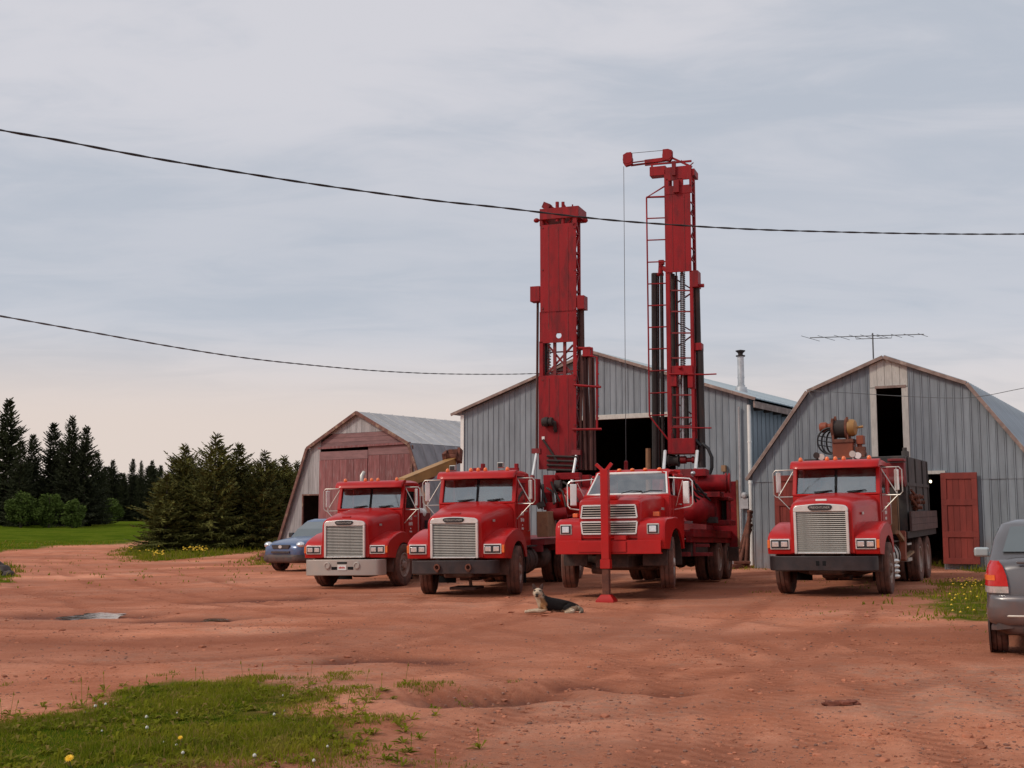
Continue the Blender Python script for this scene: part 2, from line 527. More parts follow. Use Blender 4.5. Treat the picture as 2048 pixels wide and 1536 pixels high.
G_FRONT = W((-500, 1440), (-60, 1425), (60, 1412), (125, 1385), (240, 1368), (330, 1352), (430, 1364), (560, 1378), (650, 1396), (700, 1440),
            (668, 1470), (700, 1500), (760, 1536), (800, 1640), (-700, 1640))
G_BITS = [W((-200, 1318), (90, 1326), (40, 1346), (-200, 1350)), W((-200, 1362), (70, 1370), (40, 1384), (-200, 1390)),
          W((660, 1498), (820, 1505), (850, 1560), (700, 1580)), W((560, 1376), (700, 1384), (740, 1412), (660, 1420))]
G_ISLE = W((236, 1108), (258, 1093), (300, 1084), (330, 1070), (620, 1072), (560, 1094), (463, 1110), (406, 1116), (312, 1122), (262, 1118))
G_CAR = W((470, 1131), (540, 1108), (560, 1108), (560, 1131))
G_LEFT = W((-120, 1126), (20, 1130), (46, 1142), (20, 1166), (-120, 1176))
G_RIGHT = W((1795, 1222), (1850, 1190), (1890, 1172), (1960, 1160), (2120, 1160), (2160, 1262), (1960, 1250), (1880, 1248))
G_WALL = W((1870, 1138), (1870, 1127), (2300, 1118), (2300, 1150), (1960, 1146))
G_WALL2 = W((1484, 1138), (1500, 1120), (1560, 1118), (1540, 1140))
ROADEDGE = W((-900, 1150), (-300, 1122), (0, 1106), (60, 1100), (125, 1093), (200, 1090), (262, 1087), (330, 1081), (420, 1076))


def grass_cov(X, Y):
    w = fbm(X, Y, 1.6, 5) * 1.1
    def cov(P, soft, k=1.0):
        return np.clip(0.5 - (sd_poly(P, X, Y) + w * k) / soft, 0, 1)
    g = cov(G_FRONT, 2.6, 1.9)
    for p in G_BITS:
        g = np.maximum(g, 0.55 * cov(p, 1.0, 1.2))
    g = np.maximum(g, cov(G_ISLE, 1.6, 1.3))
    g = np.maximum(g, 0.8 * cov(G_CAR, 1.2))
    g = np.maximum(g, cov(G_LEFT, 1.0))
    g = np.maximum(g, 0.85 * cov(G_RIGHT, 1.3, 1.2))
    g = np.maximum(g, cov(G_WALL, 0.8, 0.4))
    g = np.maximum(g, 0.7 * cov(G_WALL2, 0.8, 0.4))
    # everything past the far edge of the road is field
    ue = ROADEDGE[:, 0] / ROADEDGE[:, 1]
    far = np.where(Y > 5, Y - np.interp(X / np.maximum(Y, 1), ue, ROADEDGE[:, 1]), -20)
    g = np.maximum(g, np.clip(0.5 + (far + w * 1.2) / 2.0, 0, 1))
    return g


TRACKS = []   # wheel tracks: every drive line presses two ruts
for _pts, _dep in (
        (((300, 1086), (205, 1097), (165, 1110), (200, 1128), (300, 1152), (460, 1186), (640, 1206)), 0.045),
        (((60, 1104), (40, 1120), (60, 1146), (140, 1182), (300, 1216), (520, 1240), (800, 1240)), 0.04),
        (((-60, 1185), (120, 1204), (330, 1212), (520, 1214), (700, 1204), (900, 1210)), 0.04),
        (((-60, 1268), (200, 1270), (480, 1262), (760, 1274), (1000, 1312), (1200, 1352)), 0.03),
        (((700, 1215), (900, 1230), (1150, 1254), (1400, 1300), (1560, 1390), (1640, 1560)), 0.03),
        (((760, 1200), (960, 1208), (1240, 1230), (1500, 1268), (1720, 1340), (1900, 1490)), 0.03),
        (((1660, 1200), (1600, 1240), (1440, 1310), (1250, 1420), (1120, 1580)), 0.03),
        (((1237, 1200), (1180, 1234), (1000, 1290), (760, 1336), (500, 1350)), 0.028),
        (((944, 1195), (860, 1240), (640, 1290), (300, 1310), (-60, 1300)), 0.028),
        (((1960, 1320), (1800, 1330), (1500, 1380), (1200, 1400), (800, 1420)), 0.025)):
    _p = W(*_pts)
    _t = np.gradient(_p, axis=0)
    _t /= np.linalg.norm(_t, axis=1, keepdims=True)
    _n = np.stack([-_t[:, 1], _t[:, 0]], 1)
    for _s in (-.95, .95):
        TRACKS.append((_p + _n * _s, _dep))
PITS = [(W((890, 1392), (1070, 1390)), 0.46, 0.13), (W((70, 1230), (250, 1231)), 0.75, 0.08), (W((330, 1240), (460, 1236)), 0.5, 0.06),
        (W((400, 1204), (600, 1196)), 0.55, 0.06), (W((1180, 1372), (1330, 1380)), .3, .05), (W((690, 1316), (860, 1322)), .5, .05)]


def near_shape(X, Y):
    """Ruts, hollows and lumps on top of the general lie of the land; also how damp each spot is."""
    z = fbm(X, Y, 2.6, 4) * 0.022 + fbm(X * .7, Y, 0.5, 4) * 0.020
    wet = np.zeros(X.shape)
    trk = np.zeros(X.shape)
    for P, dep in TRACKS:
        d = d_line(P, X + fbm(X, Y, 3.0, 2) * 0.35, Y + fbm(X + 30, Y, 3.0, 2) * 0.35)
        nn = 0.7 + 0.8 * vnoise(X, Y, 1.7)
        z += (-dep * np.exp(-(d / 0.17) ** 4) + 0.55 * dep * np.exp(-((d - 0.29) / 0.10) ** 2)) * nn * 0.45
        trk = np.maximum(trk, (0.65 + 0.35 * np.sin(40 * (0.75 * X + 0.66 * Y))) * np.exp(-(d / 0.2) ** 4) * np.clip(nn, 0, 1))
    for P, wd, dep in PITS:
        d = d_line(P, X + fbm(X, Y, 0.9, 3) * 0.5, Y + fbm(X + 50, Y, 0.9, 3) * 0.5)
        z += -dep * np.exp(-(d / wd) ** 2) + 0.25 * dep * np.exp(-((d - 1.7 * wd) / (0.5 * wd)) ** 2)
        wet = np.maximum(wet, np.exp(-(d / (wd * 0.95)) ** 2))
    d = d_line(PITS[0][0], X, Y)     # tread prints left by a lugged tyre
    z += 0.030 * np.sin((X * 0.95 + Y * 0.30) * 40) * np.exp(-(d / 0.33) ** 2)
    return z, wet, trk


def build_ground():
    fine = np.arange(-29, 29.01, 0.16)
    ang = np.concatenate([np.arange(-180, -29, 6.5), fine, np.arange(30, 179.9, 6.5)])
    rad = np.concatenate([[0.4, 1.0, 2.0, 3.0, 4.0, 5.0], np.exp(np.linspace(math.log(5.8), math.log(62), 430)),
                          np.exp(np.linspace(math.log(64), math.log(3000), 70))])
    A, RR = np.meshgrid(np.radians(ang), rad)
    X, Y = np.sin(A) * RR, np.cos(A) * RR
    t = np.clip((Y - 45) / 65, 0, 1)
    Z = 0.017 * np.clip(X, -14, 16) + 1.17 * t * t * (3 - 2 * t)
    nz, wet, trk = near_shape(X, Y)
    fade = np.clip((75 - RR) / 30, 0, 1)
    g = grass_cov(X, Y)
    g = np.where(Y < 4.5, 0.5, g)
    Z = Z + nz * fade * (1 - 0.6 * g) + g * 0.02 * fade
    wet *= fade
    worked = np.clip((Y - 11) / 6, 0, 1) * np.clip((75 - Y) / 25, 0, 1) * np.clip(0.85 + 1.5 * fbm(X * .6, Y, 3.2, 4), 0, 1)
    nr, na = X.shape
    V = np.stack([X.ravel(), Y.ravel(), Z.ravel()], 1)
    i, j = np.meshgrid(np.arange(nr - 1), np.arange(na), indexing='ij')
    j2 = (j + 1) % na
    F = np.stack([i * na + j, i * na + j2, (i + 1) * na + j2, (i + 1) * na + j], -1).reshape(-1, 4)
    me = bpy.data.meshes.new('ground')
    me.vertices.add(len(V))
    me.vertices.foreach_set('co', V.ravel())
    me.loops.add(F.size)
    me.loops.foreach_set('vertex_index', F.ravel().astype(np.int32))
    me.polygons.add(len(F))
    me.polygons.foreach_set('loop_start', np.arange(0, F.size, 4, dtype=np.int32))
    me.update(calc_edges=True)
    me.validate()
    for nm, arr in (('grass', g), ('damp', wet), ('track', trk * fade), ('worked', worked)):
        at_ = me.attributes.new(nm, 'FLOAT', 'POINT')
        at_.data.foreach_set('value', arr.ravel().astype(np.float32))
    me.polygons.foreach_set('use_smooth', [True] * len(me.polygons))
    ob = bpy.data.objects.new('ground', me)
    C.objects.link(ob)
    ob['kind'] = 'structure'
    m = bpy.data.materials.new('red_earth_yard')
    m.use_nodes = True
    nt = m.node_tree
    nt.nodes.clear()
    geo = N(nt, 'ShaderNodeNewGeometry')
    P = geo.outputs['Position']
    def nz_(sc, det=6.0, ro=0.6, sq=(1, 1, 1), off=(0, 0, 0)):
        return N(nt, 'ShaderNodeTexNoise', {'Vector': N(nt, 'ShaderNodeMapping', {0: P, 1: off, 3: sq}).outputs[0], 'Scale': sc, 'Detail': det, 'Roughness': ro}).outputs[0]
    a = {k: N(nt, 'ShaderNodeAttribute', attribute_name=k).outputs['Fac'] for k in ('grass', 'damp', 'track', 'worked')}
    big = nz_(0.16, 4)
    mid = nz_(0.9, 7, 0.65, (1.0, 0.8, 1))
    fin = nz_(9, 6, 0.7)
    col = mixc(nt, remap(nt, mid, 0.33, 0.68), (0.45, 0.165, 0.090), (0.60, 0.265, 0.165))
    col = mixc(nt, mth(nt, 'MULTIPLY', remap(nt, big, 0.42, 0.62), 0.6), col, (0.58, 0.285, 0.195))
    col = mixc(nt, mth(nt, 'MULTIPLY', remap(nt, nz_(3.2, 10, 0.78, (0.8, 1.2, 1), (4, 2, 0)), 0.44, 0.66), 0.55), col, (0.40, 0.145, 0.080))
    col = mixc(nt, mth(nt, 'MULTIPLY', remap(nt, nz_(6.5, 10, 0.8, (1, 1, 1), (9, 2, 0)), 0.52, 0.70), 0.6), col, (0.66, 0.34, 0.23))
    gravel = mth(nt, 'MULTIPLY', remap(nt, nz_(0.33, 4, 0.6, (1, 1, 1), (31, 8, 0)), 0.47, 0.62), remap(nt, fin, 0.36, 0.62))
    col = mixc(nt, mth(nt, 'MULTIPLY', gravel, 0.7), col, (0.36, 0.235, 0.18))
    col = mixc(nt, mth(nt, 'MULTIPLY', remap(nt, nz_(26, 3, 0.6), 0.57, 0.72), 0.6), col, (0.60, 0.40, 0.31))
    col = mixc(nt, mth(nt, 'MULTIPLY', remap(nt, nz_(15, 4, 0.6, (1, 1, 1), (5, 5, 0)), 0.58, 0.70), 0.6), col, (0.22, 0.08, 0.048))
    col = N(nt, 'ShaderNodeVectorMath', {0: col, 3: 1.5}, operation='SCALE').outputs[0]
    col = mixc(nt, 1.0, col, (1.0, 0.93, 0.88), 'MULTIPLY')
    col = mixc(nt, mth(nt, 'MULTIPLY', remap(nt, nz_(0.22, 5, 0.6, (0.5, 1.3, 1), (7, 3, 0)), 0.45, 0.64), 0.55), col, (0.36, 0.115, 0.060))
    col = mixc(nt, mth(nt, 'MULTIPLY', a['worked'], 0.62), col, (0.36, 0.118, 0.064))
    col = mixc(nt, mth(nt, 'MULTIPLY', a['track'], 0.8), col, (0.33, 0.105, 0.056))
    col = mixc(nt, mth(nt, 'MULTIPLY', a['damp'], 0.85), col, (0.15, 0.040, 0.022))
    gcol = mixc(nt, remap(nt, nz_(0.6, 6, 0.65, (1, 1, 1), (3, 9, 0)), 0.36, 0.66), (0.062, 0.100, 0.007), (0.105, 0.140, 0.012))
    gcol = mixc(nt, mth(nt, 'MULTIPLY', remap(nt, nz_(0.12, 5, 0.6), 0.5, 0.68), 0.5), gcol, (0.15, 0.135, 0.018))
    gf = remap(nt, mth(nt, 'ADD', a['grass'], mth(nt, 'MULTIPLY', mth(nt, 'SUBTRACT', nz_(3.5, 6, 0.7), 0.5), 0.9)), 0.46, 0.95)
    col = mixc(nt, gf, col, gcol)
    rough = remap(nt, a['damp'], 0.3, 1.0, 0.95, 0.75)
    b = N(nt, 'ShaderNodeBsdfPrincipled', {'Base Color': col, 'Roughness': rough, 'Specular IOR Level': mth(nt, 'MULTIPLY', mth(nt, 'SUBTRACT', 1.0, gf), 0.12)})
    h = mth(nt, 'ADD', mth(nt, 'MULTIPLY', nz_(5, 12, 0.8), 0.7), mth(nt, 'MULTIPLY', nz_(34, 4, 0.7), 0.2))
    bp = N(nt, 'ShaderNodeBump', {'Strength': 1.0, 'Distance': 0.10, 'Height': h})
    nt.links.new(bp.outputs[0], b.inputs['Normal'])
    N(nt, 'ShaderNodeOutputMaterial', {0: b.outputs[0]})
    me.materials.append(m)
    return ob


build_ground()


def zsurf(x, y):                     # the yard's surface with its ruts
    X, Y = np.array([[x]]), np.array([[y]])
    n, _, _ = near_shape(X, Y)
    f = min(1, max(0, (75 - math.hypot(x, y)) / 30))
    g = float(grass_cov(X, Y)[0, 0])
    return zg(x, y) + float(n[0, 0]) * f * (1 - 0.6 * g) + g * 0.02 * f


# puddles: sheets of standing water in the hollows
def puddle(px, py, rx, ry, seed, label):
    p = gnd(px, py)
    z = zsurf(p.x, p.y) + 0.045
    mb = MB()
    pts = []
    for k in range(48):
        a = 2 * PI * k / 48
        f = 1 + 0.6 * mnoise.noise(Vector((math.cos(a) * 1.6 + seed, math.sin(a) * 1.6, seed))) + 0.35 * mnoise.noise(Vector((math.cos(a) * 5, math.sin(a) * 5, seed)))
        pts.append((p.x + math.cos(a) * rx * f, p.y + math.sin(a) * ry * f, z))
    mb.poly(pts)
    o = mb.build('puddle', MATW, sm=0)
    tag(o, label, 'puddle', kind='structure')


MATW = bpy.data.materials.new('muddy_water')
MATW.use_nodes = True
MATW.node_tree.nodes['Principled BSDF'].inputs['Base Color'].default_value = (0.10, 0.05, 0.035, 1)
MATW.node_tree.nodes['Principled BSDF'].inputs['Roughness'].default_value = 0.05
MATW.node_tree.nodes['Principled BSDF'].inputs['Specular IOR Level'].default_value = 0.9
_wn = N(MATW.node_tree, 'ShaderNodeTexNoise', {'Vector': N(MATW.node_tree, 'ShaderNodeNewGeometry').outputs['Position'], 'Scale': 5.0, 'Detail': 4.0})
_wb = N(MATW.node_tree, 'ShaderNodeBump', {'Strength': 0.35, 'Distance': 0.02, 'Height': _wn.outputs[0]})
MATW.node_tree.links.new(_wb.outputs[0], MATW.node_tree.nodes['Principled BSDF'].inputs['Normal'])
puddle(192, 1230, 0.52, 0.95, 1, 'long muddy puddle reflecting the sky on the left of the yard')
puddle(428, 1237, 0.22, 0.42, 2, 'small puddle in a rut right of the long puddle')
puddle(1005, 1391, 0.16, 0.20, 3, 'little wet pool in the churned tyre print')


# grass blades
def blades(pts, hmin, hmax, wid, seed, name, label, lean=0.5):
    rnd = random.Random(seed)
    V, F = [], []
    for (x, y, z, s) in pts:
        a = rnd.random() * 2 * PI
        h = rnd.uniform(hmin, hmax) * s
        w = wid * rnd.uniform(0.7, 1.3)
        lx, ly = rnd.gauss(0, lean) * h, rnd.gauss(0, lean) * h
        ca, sa = math.cos(a) * w, math.sin(a) * w
        i = len(V)
        V += [(x - ca, y - sa, z - 0.01), (x + ca, y + sa, z - 0.01), (x + ca * 0.7 + lx * 0.35, y + sa * 0.7 + ly * 0.35, z + h * 0.6),
              (x - ca * 0.7 + lx * 0.35, y - sa * 0.7 + ly * 0.35, z + h * 0.6), (x + lx, y + ly, z + h)]
        F += [(i, i + 1, i + 2, i + 3), (i + 3, i + 2, i + 4)]
    o = pyd(name, V, F, MGRASS)
    tag(o, label, 'grass', kind='stuff')
    return o


MGRASS = bpy.data.materials.new('grass_blades')
MGRASS.use_nodes = True
_nt = MGRASS.node_tree
_nt.nodes.clear()
_g = N(_nt, 'ShaderNodeNewGeometry')
_ri = N(_nt, 'ShaderNodeNewGeometry').outputs['Random Per Island']
_n = N(_nt, 'ShaderNodeTexNoise', {'Vector': _g.outputs['Position'], 'Scale': 0.9, 'Detail': 4.0})
_c = mixc(_nt, remap(_nt, _n.outputs[0], 0.35, 0.65), (0.150, 0.175, 0.008), (0.290, 0.272, 0.022))
_c = mixc(_nt, remap(_nt, _ri, 0.0, 1.0, 0.0, 0.6), _c, (0.20, 0.22, 0.016))
_n9 = N(_nt, 'ShaderNodeTexNoise', {'Vector': _g.outputs['Position'], 'Scale': 2.1, 'Detail': 6.0, 'Roughness': 0.7})
_c = mixc(_nt, remap(_nt, _n9.outputs[0], 0.52, 0.68, 0.0, 0.7), _c, (0.27, 0.19, 0.06))
_c = mixc(_nt, remap(_nt, _n9.outputs[0], 0.46, 0.34, 0.0, 0.55), _c, (0.06, 0.10, 0.006))
_c = mixc(_nt, remap(_nt, _ri, 0.82, 0.92, 0.0, 0.8), _c, (0.34, 0.22, 0.08))
_b = N(_nt, 'ShaderNodeBsdfPrincipled', {'Base Color': _c, 'Roughness': 0.8, 'Specular IOR Level': 0.08})
_t = N(_nt, 'ShaderNodeBsdfTranslucent', {0: _c})
_m = N(_nt, 'ShaderNodeMixShader', {0: 0.42, 1: _b.outputs[0], 2: _t.outputs[0]})
N(_nt, 'ShaderNodeOutputMaterial', {0: _m.outputs[0]})


def scatter(x0, x1, y0, y1, n, seed, thr=0.45, persp=False):
    rs = np.random.RandomState(seed)
    if persp:
        u = rs.rand(n)
        Y = y0 * (y1 / y0) ** u
        X = (x0 + (x1 - x0) * rs.rand(n)) * Y / y1
    else:
        X, Y = x0 + (x1 - x0) * rs.rand(n), y0 + (y1 - y0) * rs.rand(n)
    g = grass_cov(X, Y)
    keep = g * 1.05 + 0.45 * (rs.rand(n) - 0.5) + 0.95 * fbm(X, Y, 0.45, 4) > thr
    X, Y, g = X[keep], Y[keep], g[keep]
    nz, _, _ = near_shape(X, Y)
    t = np.clip((Y - 45) / 65, 0, 1)
    Z = 0.017 * np.clip(X, -14, 16) + 1.17 * t * t * (3 - 2 * t) + nz * (1 - 0.6 * g) * np.clip((75 - np.hypot(X, Y)) / 30, 0, 1) + g * 0.02
    s = (0.4 + 0.75 * g) * np.clip(0.95 + 1.5 * fbm(X + 40, Y, 0.7, 4), .3, 2)
    return list(zip(X.tolist(), Y.tolist(), Z.tolist(), s.tolist()))


blades(scatter(-6.4, 0.6, 6.2, 13.8, 140000, 11, 0.68), 0.018, 0.055, 0.004, 1, 'grass', 'short green grass with clover in the near left corner')
def weeds(n, seed):
    rs = random.Random(seed)
    V, F = [], []
    for _ in range(n):
        y = rs.uniform(6.5, 12.6)
        x = rs.uniform(-.44, -.02) * y
        g = float(grass_cov(np.array([[x]]), np.array([[y]]))[0, 0])
        if g < rs.uniform(.15, .6):
            continue
        z = zsurf(x, y)
        for k in range(rs.randint(6, 11)):       # rosette of broad toothed leaves
            a = rs.uniform(0, 6.28)
            ln, w = rs.uniform(.05, .12), rs.uniform(.008, .016)
            c, s_ = math.cos(a), math.sin(a)
            up = rs.uniform(.15, .6)
            i = len(V)
            V += [(x, y, z), (x + c * ln * .5 - s_ * w, y + s_ * ln * .5 + c * w, z + ln * up), (x + c * ln, y + s_ * ln, z + ln * up * .7), (x + c * ln * .5 + s_ * w, y + s_ * ln * .5 - c * w, z + ln * up)]
            F.append((i, i + 1, i + 2, i + 3))
        if rs.random() < .25:                    # a dry stalk
            h, lx, ly = rs.uniform(.10, .26), rs.uniform(-.05, .05), rs.uniform(-.05, .05)
            i = len(V)
            V += [(x - .002, y, z), (x + .002, y, z), (x + lx + .002, y + ly, z + h), (x + lx - .002, y + ly, z + h), (x + lx - .008, y + ly, z + h * .9), (x + lx + .008, y + ly, z + h * .92), (x + lx, y + ly, z + h + .02)]
            F += [(i, i + 1, i + 2, i + 3), (i + 4, i + 5, i + 6)]
    tag(pyd('weeds', V, F, MGRASS), 'broad leaved weeds and dry stalks among the near grass', 'weeds', kind='stuff')


weeds(700, 5)
blades(scatter(-18, -6, 19, 33, 9000, 12, 0.72) + scatter(5, 18, 15, 37, 26000, 13, 0.5), 0.05, 0.13, 0.012, 2, 'grass', 'rough grass growing at the edges of the yard')
blades(scatter(-20, -7.5, 32, 62, 16000, 14, 0.5), 0.08, 0.22, 0.02, 3, 'grass', 'long grass on the island under the young spruces')
blades(scatter(-40, -12, 42, 70, 9000, 15, 0.55), 0.04, 0.10, 0.025, 4, 'grass', 'mown green field beyond the bend of the dirt road')


# stones on the yard
def stones(n, seed):
    rs = random.Random(seed)
    V, F = [], []
    base = bmesh.new()
    bmesh.ops.create_icosphere(base, subdivisions=1, radius=1)
    bv = [v.co.copy() for v in base.verts]
    bf = [[v.index for v in f.verts] for f in base.faces]
    base.free()
    pts = []
    for _ in range(n):
        y = 6.6 * (26 / 6.6) ** rs.random()
        x = rs.uniform(-0.46, 0.46) * y
        pts.append((x, y))
    X = np.array([p[0] for p in pts])
    Y = np.array([p[1] for p in pts])
    nz, _, _ = near_shape(X, Y)
    g = grass_cov(X, Y)
    cl = fbm(X, Y, 2.2, 3)
    for k, (x, y) in enumerate(pts):
        if g[k] > 0.6 or cl[k] < -0.12 + rs.random() * 0.15:
            continue
        r = rs.choice([0.004, 0.005, 0.006, 0.007, 0.009, 0.011, 0.016]) * rs.uniform(0.7, 1.2)
        z = zg(x, y) + nz[k] * (1 - 0.6 * g[k]) + r * 0.25
        sc = (rs.uniform(0.8, 1.5), rs.uniform(0.8, 1.3), rs.uniform(0.45, 0.8))
        i = len(V)
        for v in bv:
            q = rs.uniform(0.85, 1.15)
            V.append((x + v.x * r * sc[0] * q, y + v.y * r * sc[1] * q, z + v.z * r * sc[2] * q))
        F += [[i + a for a in f] for f in bf]
    o = pyd('gravel', V, F, 'stone')
    tag(o, 'loose pebbles and gravel scattered over the red yard', 'gravel', kind='stuff')


stones(6500, 3)


def clods(n, seed):
    rs = random.Random(seed)
    V, F = [], []
    base = bmesh.new()
    bmesh.ops.create_icosphere(base, subdivisions=1, radius=1)
    bv = [v.co.copy() for v in base.verts]
    bf = [[v.index for v in f.verts] for f in base.faces]
    base.free()
    Y = np.array([6.4 * (34 / 6.4) ** rs.random() for _ in range(n)])
    X = np.array([rs.uniform(-0.46, 0.46) for _ in range(n)]) * Y
    nz, wet, trk = near_shape(X, Y)
    g = grass_cov(X, Y)
    cl = fbm(X, Y, 1.8, 4) + 0.35 * trk + 0.3 * wet
    for x, y, h, gg, c, w in zip(X.tolist(), Y.tolist(), nz.tolist(), g.tolist(), cl.tolist(), wet.tolist()):
        if gg > 0.55 or c < rs.uniform(-.1, .35):
            continue
        r = min(0.05, 0.0055 * math.exp(rs.gauss(0, .6)) * (1 + .4 * max(0, c)) * (1 + y / 40))
        i = len(V)
        sx_, sy_, sz_ = rs.uniform(.8, 1.6), rs.uniform(.8, 1.4), rs.uniform(.35, .7)
        z = zg(x, y) + h * (1 - 0.6 * gg) + r * .1
        for v in bv:
            q = rs.uniform(0.75, 1.2) * r
            V.append((x + v.x * q * sx_, y + v.y * q * sy_, z + v.z * q * sz_))
        F += [[i + a for a in f] for f in bf]
    tag(pyd('soil_crumbs', V, F, 'soil', None, 40), 'crumbs and small lumps of red soil lying on the yard', 'soil', kind='stuff')


MAT['soil'] = M('red_soil_crumbs', (0.40, 0.155, 0.092), .95, var=.4, vs=3.0, spec=.1)
clods(22000, 8)


# ------------------------------------------------------------------ barns
def interval_cut(z0, z1, holes):
    segs = [(z0, z1)]
    for h0, h1 in holes:
        out = []
        for a, b in segs:
            if h1 <= a or h0 >= b:
                out.append((a, b))
            else:
                if h0 > a:
                    out.append((a, h0))
                if h1 < b:
                    out.append((h1, b))
        segs = out
    return segs


def prof_z(prof, t):
    for (t0, z0), (t1, z1) in zip(prof, prof[1:]):
        if t0 <= t <= t1:
            return z0 + (z1 - z0) * (t - t0) / (t1 - t0)
    return prof[0][1] if t < prof[0][0] else prof[-1][1]


class Barn:
    """Local coordinates: x along the front from its left corner, y into the depth, z up."""
    def __init__(s, name, label, corner, yaw, prof, depth, zbase):
        s.M = Matrix.Translation((corner[0], corner[1], zbase)) @ Matrix.Rotation(-yaw, 4, 'Z')
        s.root = empty(name, s.M, label, 'barn')
        s.F = Frame(s.M)
        s.prof = prof
        s.depth = depth
        s.W = prof[-1][0]

    def front(s, w, mat, holes, nm='siding_board', rib=None, seams=(), seed=0, y=0.0, x0=None, x1=None, zlo=-.15, zhi=None):
        rs = random.Random(seed)
        x0 = s.prof[0][0] if x0 is None else x0
        x1 = s.W if x1 is None else x1
        n = max(1, round((x1 - x0) / w))
        brk = [p[0] for p in s.prof]
        he = [e for h in holes for e in h[:2] if x0 < e < x1]
        edges = sorted(he + [x for x in (x0 + (x1 - x0) * k / n for k in range(n + 1)) if all(abs(x - e) > .05 for e in he)])
        for a, b in zip(edges, edges[1:]):
            b -= .008
            xs = [a] + [t for t in brk if a < t < b] + [b]
            tops = [min(prof_z(s.prof, t), zhi if zhi else 99) for t in xs]
            hs = [(h[2], h[3]) for h in holes if h[0] < (a + b) / 2 < h[1]]
            cuts = sorted(seams)
            for (za, zb) in interval_cut(zlo, 99, hs):
                parts = []
                lo = za
                for c in cuts + [99]:
                    if c > lo:
                        parts.append((lo, min(c, zb)))
                        lo = c
                    if lo >= zb:
                        break
                for (pa, pb) in parts:
                    off = y + rs.uniform(-.006, .006) + (.016 if (cuts and pb <= cuts[0] + .01) else 0)
                    poly = [(a, pa), (b, pa)] + [(t, min(pb, z)) for t, z in zip(xs[::-1], tops[::-1])]
                    if min(p[1] for p in poly[2:]) <= pa + .02:
                        poly = [(u, max(v, pa)) for u, v in poly]
                        if max(p[1] for p in poly) - pa < .04:
                            continue
                    mb = MB()
                    mb.prism(poly, off, off + .02, 'xz')
                    if rib:
                        ztop = min(pb, prof_z(s.prof, a + rib / 2), zhi if zhi else 99) - .01
                        if ztop - pa > .05:
                            mb.b2((a + .004, off - .022, pa + .003), (a + rib, off - .001, ztop))
                    mb.build(nm, mat, s.root, sm=0)

    def side(s, x, zt, w, mat, nm='siding_board', rib=None, sgn=1):
        n = round(s.depth / w)
        me = None
        for k in range(n):
            y0 = .03 + (s.depth - .06) * k / n
            if me is None:
                mb = MB()
                mb.b2((0, 0, -.2), (.02 * -sgn, (s.depth - .06) / n - .008, zt))
                if rib:
                    mb.b2((.001 * sgn, .003, -.2), (.022 * sgn, rib, zt - .01))
                o = mb.build(nm, mat, s.root, sm=0)
                me = o.data
            else:
                o = bpy.data.objects.new(nm, me)
                C.objects.link(o)
                o.parent = s.root
            o.location = (x, y0, 0)

    def roof(s, segs, over, back, w, th, mats, rib=True, ribs=(0.012, .5), nm='roof_sheet'):
        """segs: pairs of profile points, each covered by sheets running down the slope."""
        for (i, mt) in segs:
            (t0, z0), (t1, z1) = s.prof[i], s.prof[i + 1]
            d = Vector((t1 - t0, 0, z1 - z0)).normalized()
            nrm = Vector((-d.z, 0, d.x))
            if nrm.z < 0:
                nrm = -nrm
            ext0 = 0.0
            a = Vector((t0, 0, z0)) + nrm * .03
            b = Vector((t1, 0, z1)) + nrm * .03
            if i == 0 or (segs and i == segs[0][0]):
                a -= d * s.eave
            if i == len(s.prof) - 2:
                b += d * s.eave
            n = round((s.depth + over + back) / w)
            ww = (s.depth + over + back) / n
            me = None
            for k in range(n):
                if me is None:
                    mb = MB()
                    mb.rings([[a + Vector((0, y, 0)), b + Vector((0, y, 0)), b + nrm * th + Vector((0, y, 0)), a + nrm * th + Vector((0, y, 0))] for y in (0, ww - .006)])
                    if rib:
                        for q in ((ribs[0],) if len(ribs) == 1 else (ribs[0], ww * ribs[1])):
                            mb.rings([[a + nrm * (th + .001) + Vector((0, q, 0)), b + nrm * (th + .001) + Vector((0, q, 0)), b + nrm * (th + .028) + Vector((0, q + .012, 0)), a + nrm * (th + .028) + Vector((0, q + .012, 0))],
                                      [a + nrm * (th + .001) + Vector((0, q + .04, 0)), b + nrm * (th + .001) + Vector((0, q + .04, 0)), b + nrm * (th + .028) + Vector((0, q + .028, 0)), a + nrm * (th + .028) + Vector((0, q + .028, 0))]])
                    o = mb.build(nm, mt, s.root, sm=0)
                    me = o.data
                else:
                    o = bpy.data.objects.new(nm, me)
                    C.objects.link(o)
                    o.parent = s.root
                o.location = (0, -over + k * ww, 0)

    def rake(s, i, mat, y, wd=.16, th=.035, drop=0.0):
        (t0, z0), (t1, z1) = s.prof[i], s.prof[i + 1]
        d = Vector((t1 - t0, 0, z1 - z0)).normalized()
        nrm = Vector((-d.z, 0, d.x))
        if nrm.z < 0:
            nrm = -nrm
        a, b = Vector((t0, y, z0)), Vector((t1, y, z1))
        if i == 0:
            a -= d * s.eave
        if i == len(s.prof) - 2:
            b += d * s.eave
        mb = MB()
        o = nrm * (.075 - drop)
        mb.rings([[a + o, b + o, b + o - nrm * wd, a + o - nrm * wd], [p + Vector((0, th, 0)) for p in (a + o, b + o, b + o - nrm * wd, a + o - nrm * wd)]])
        mb.build('rake_board', mat, s.root, bevel=.006)

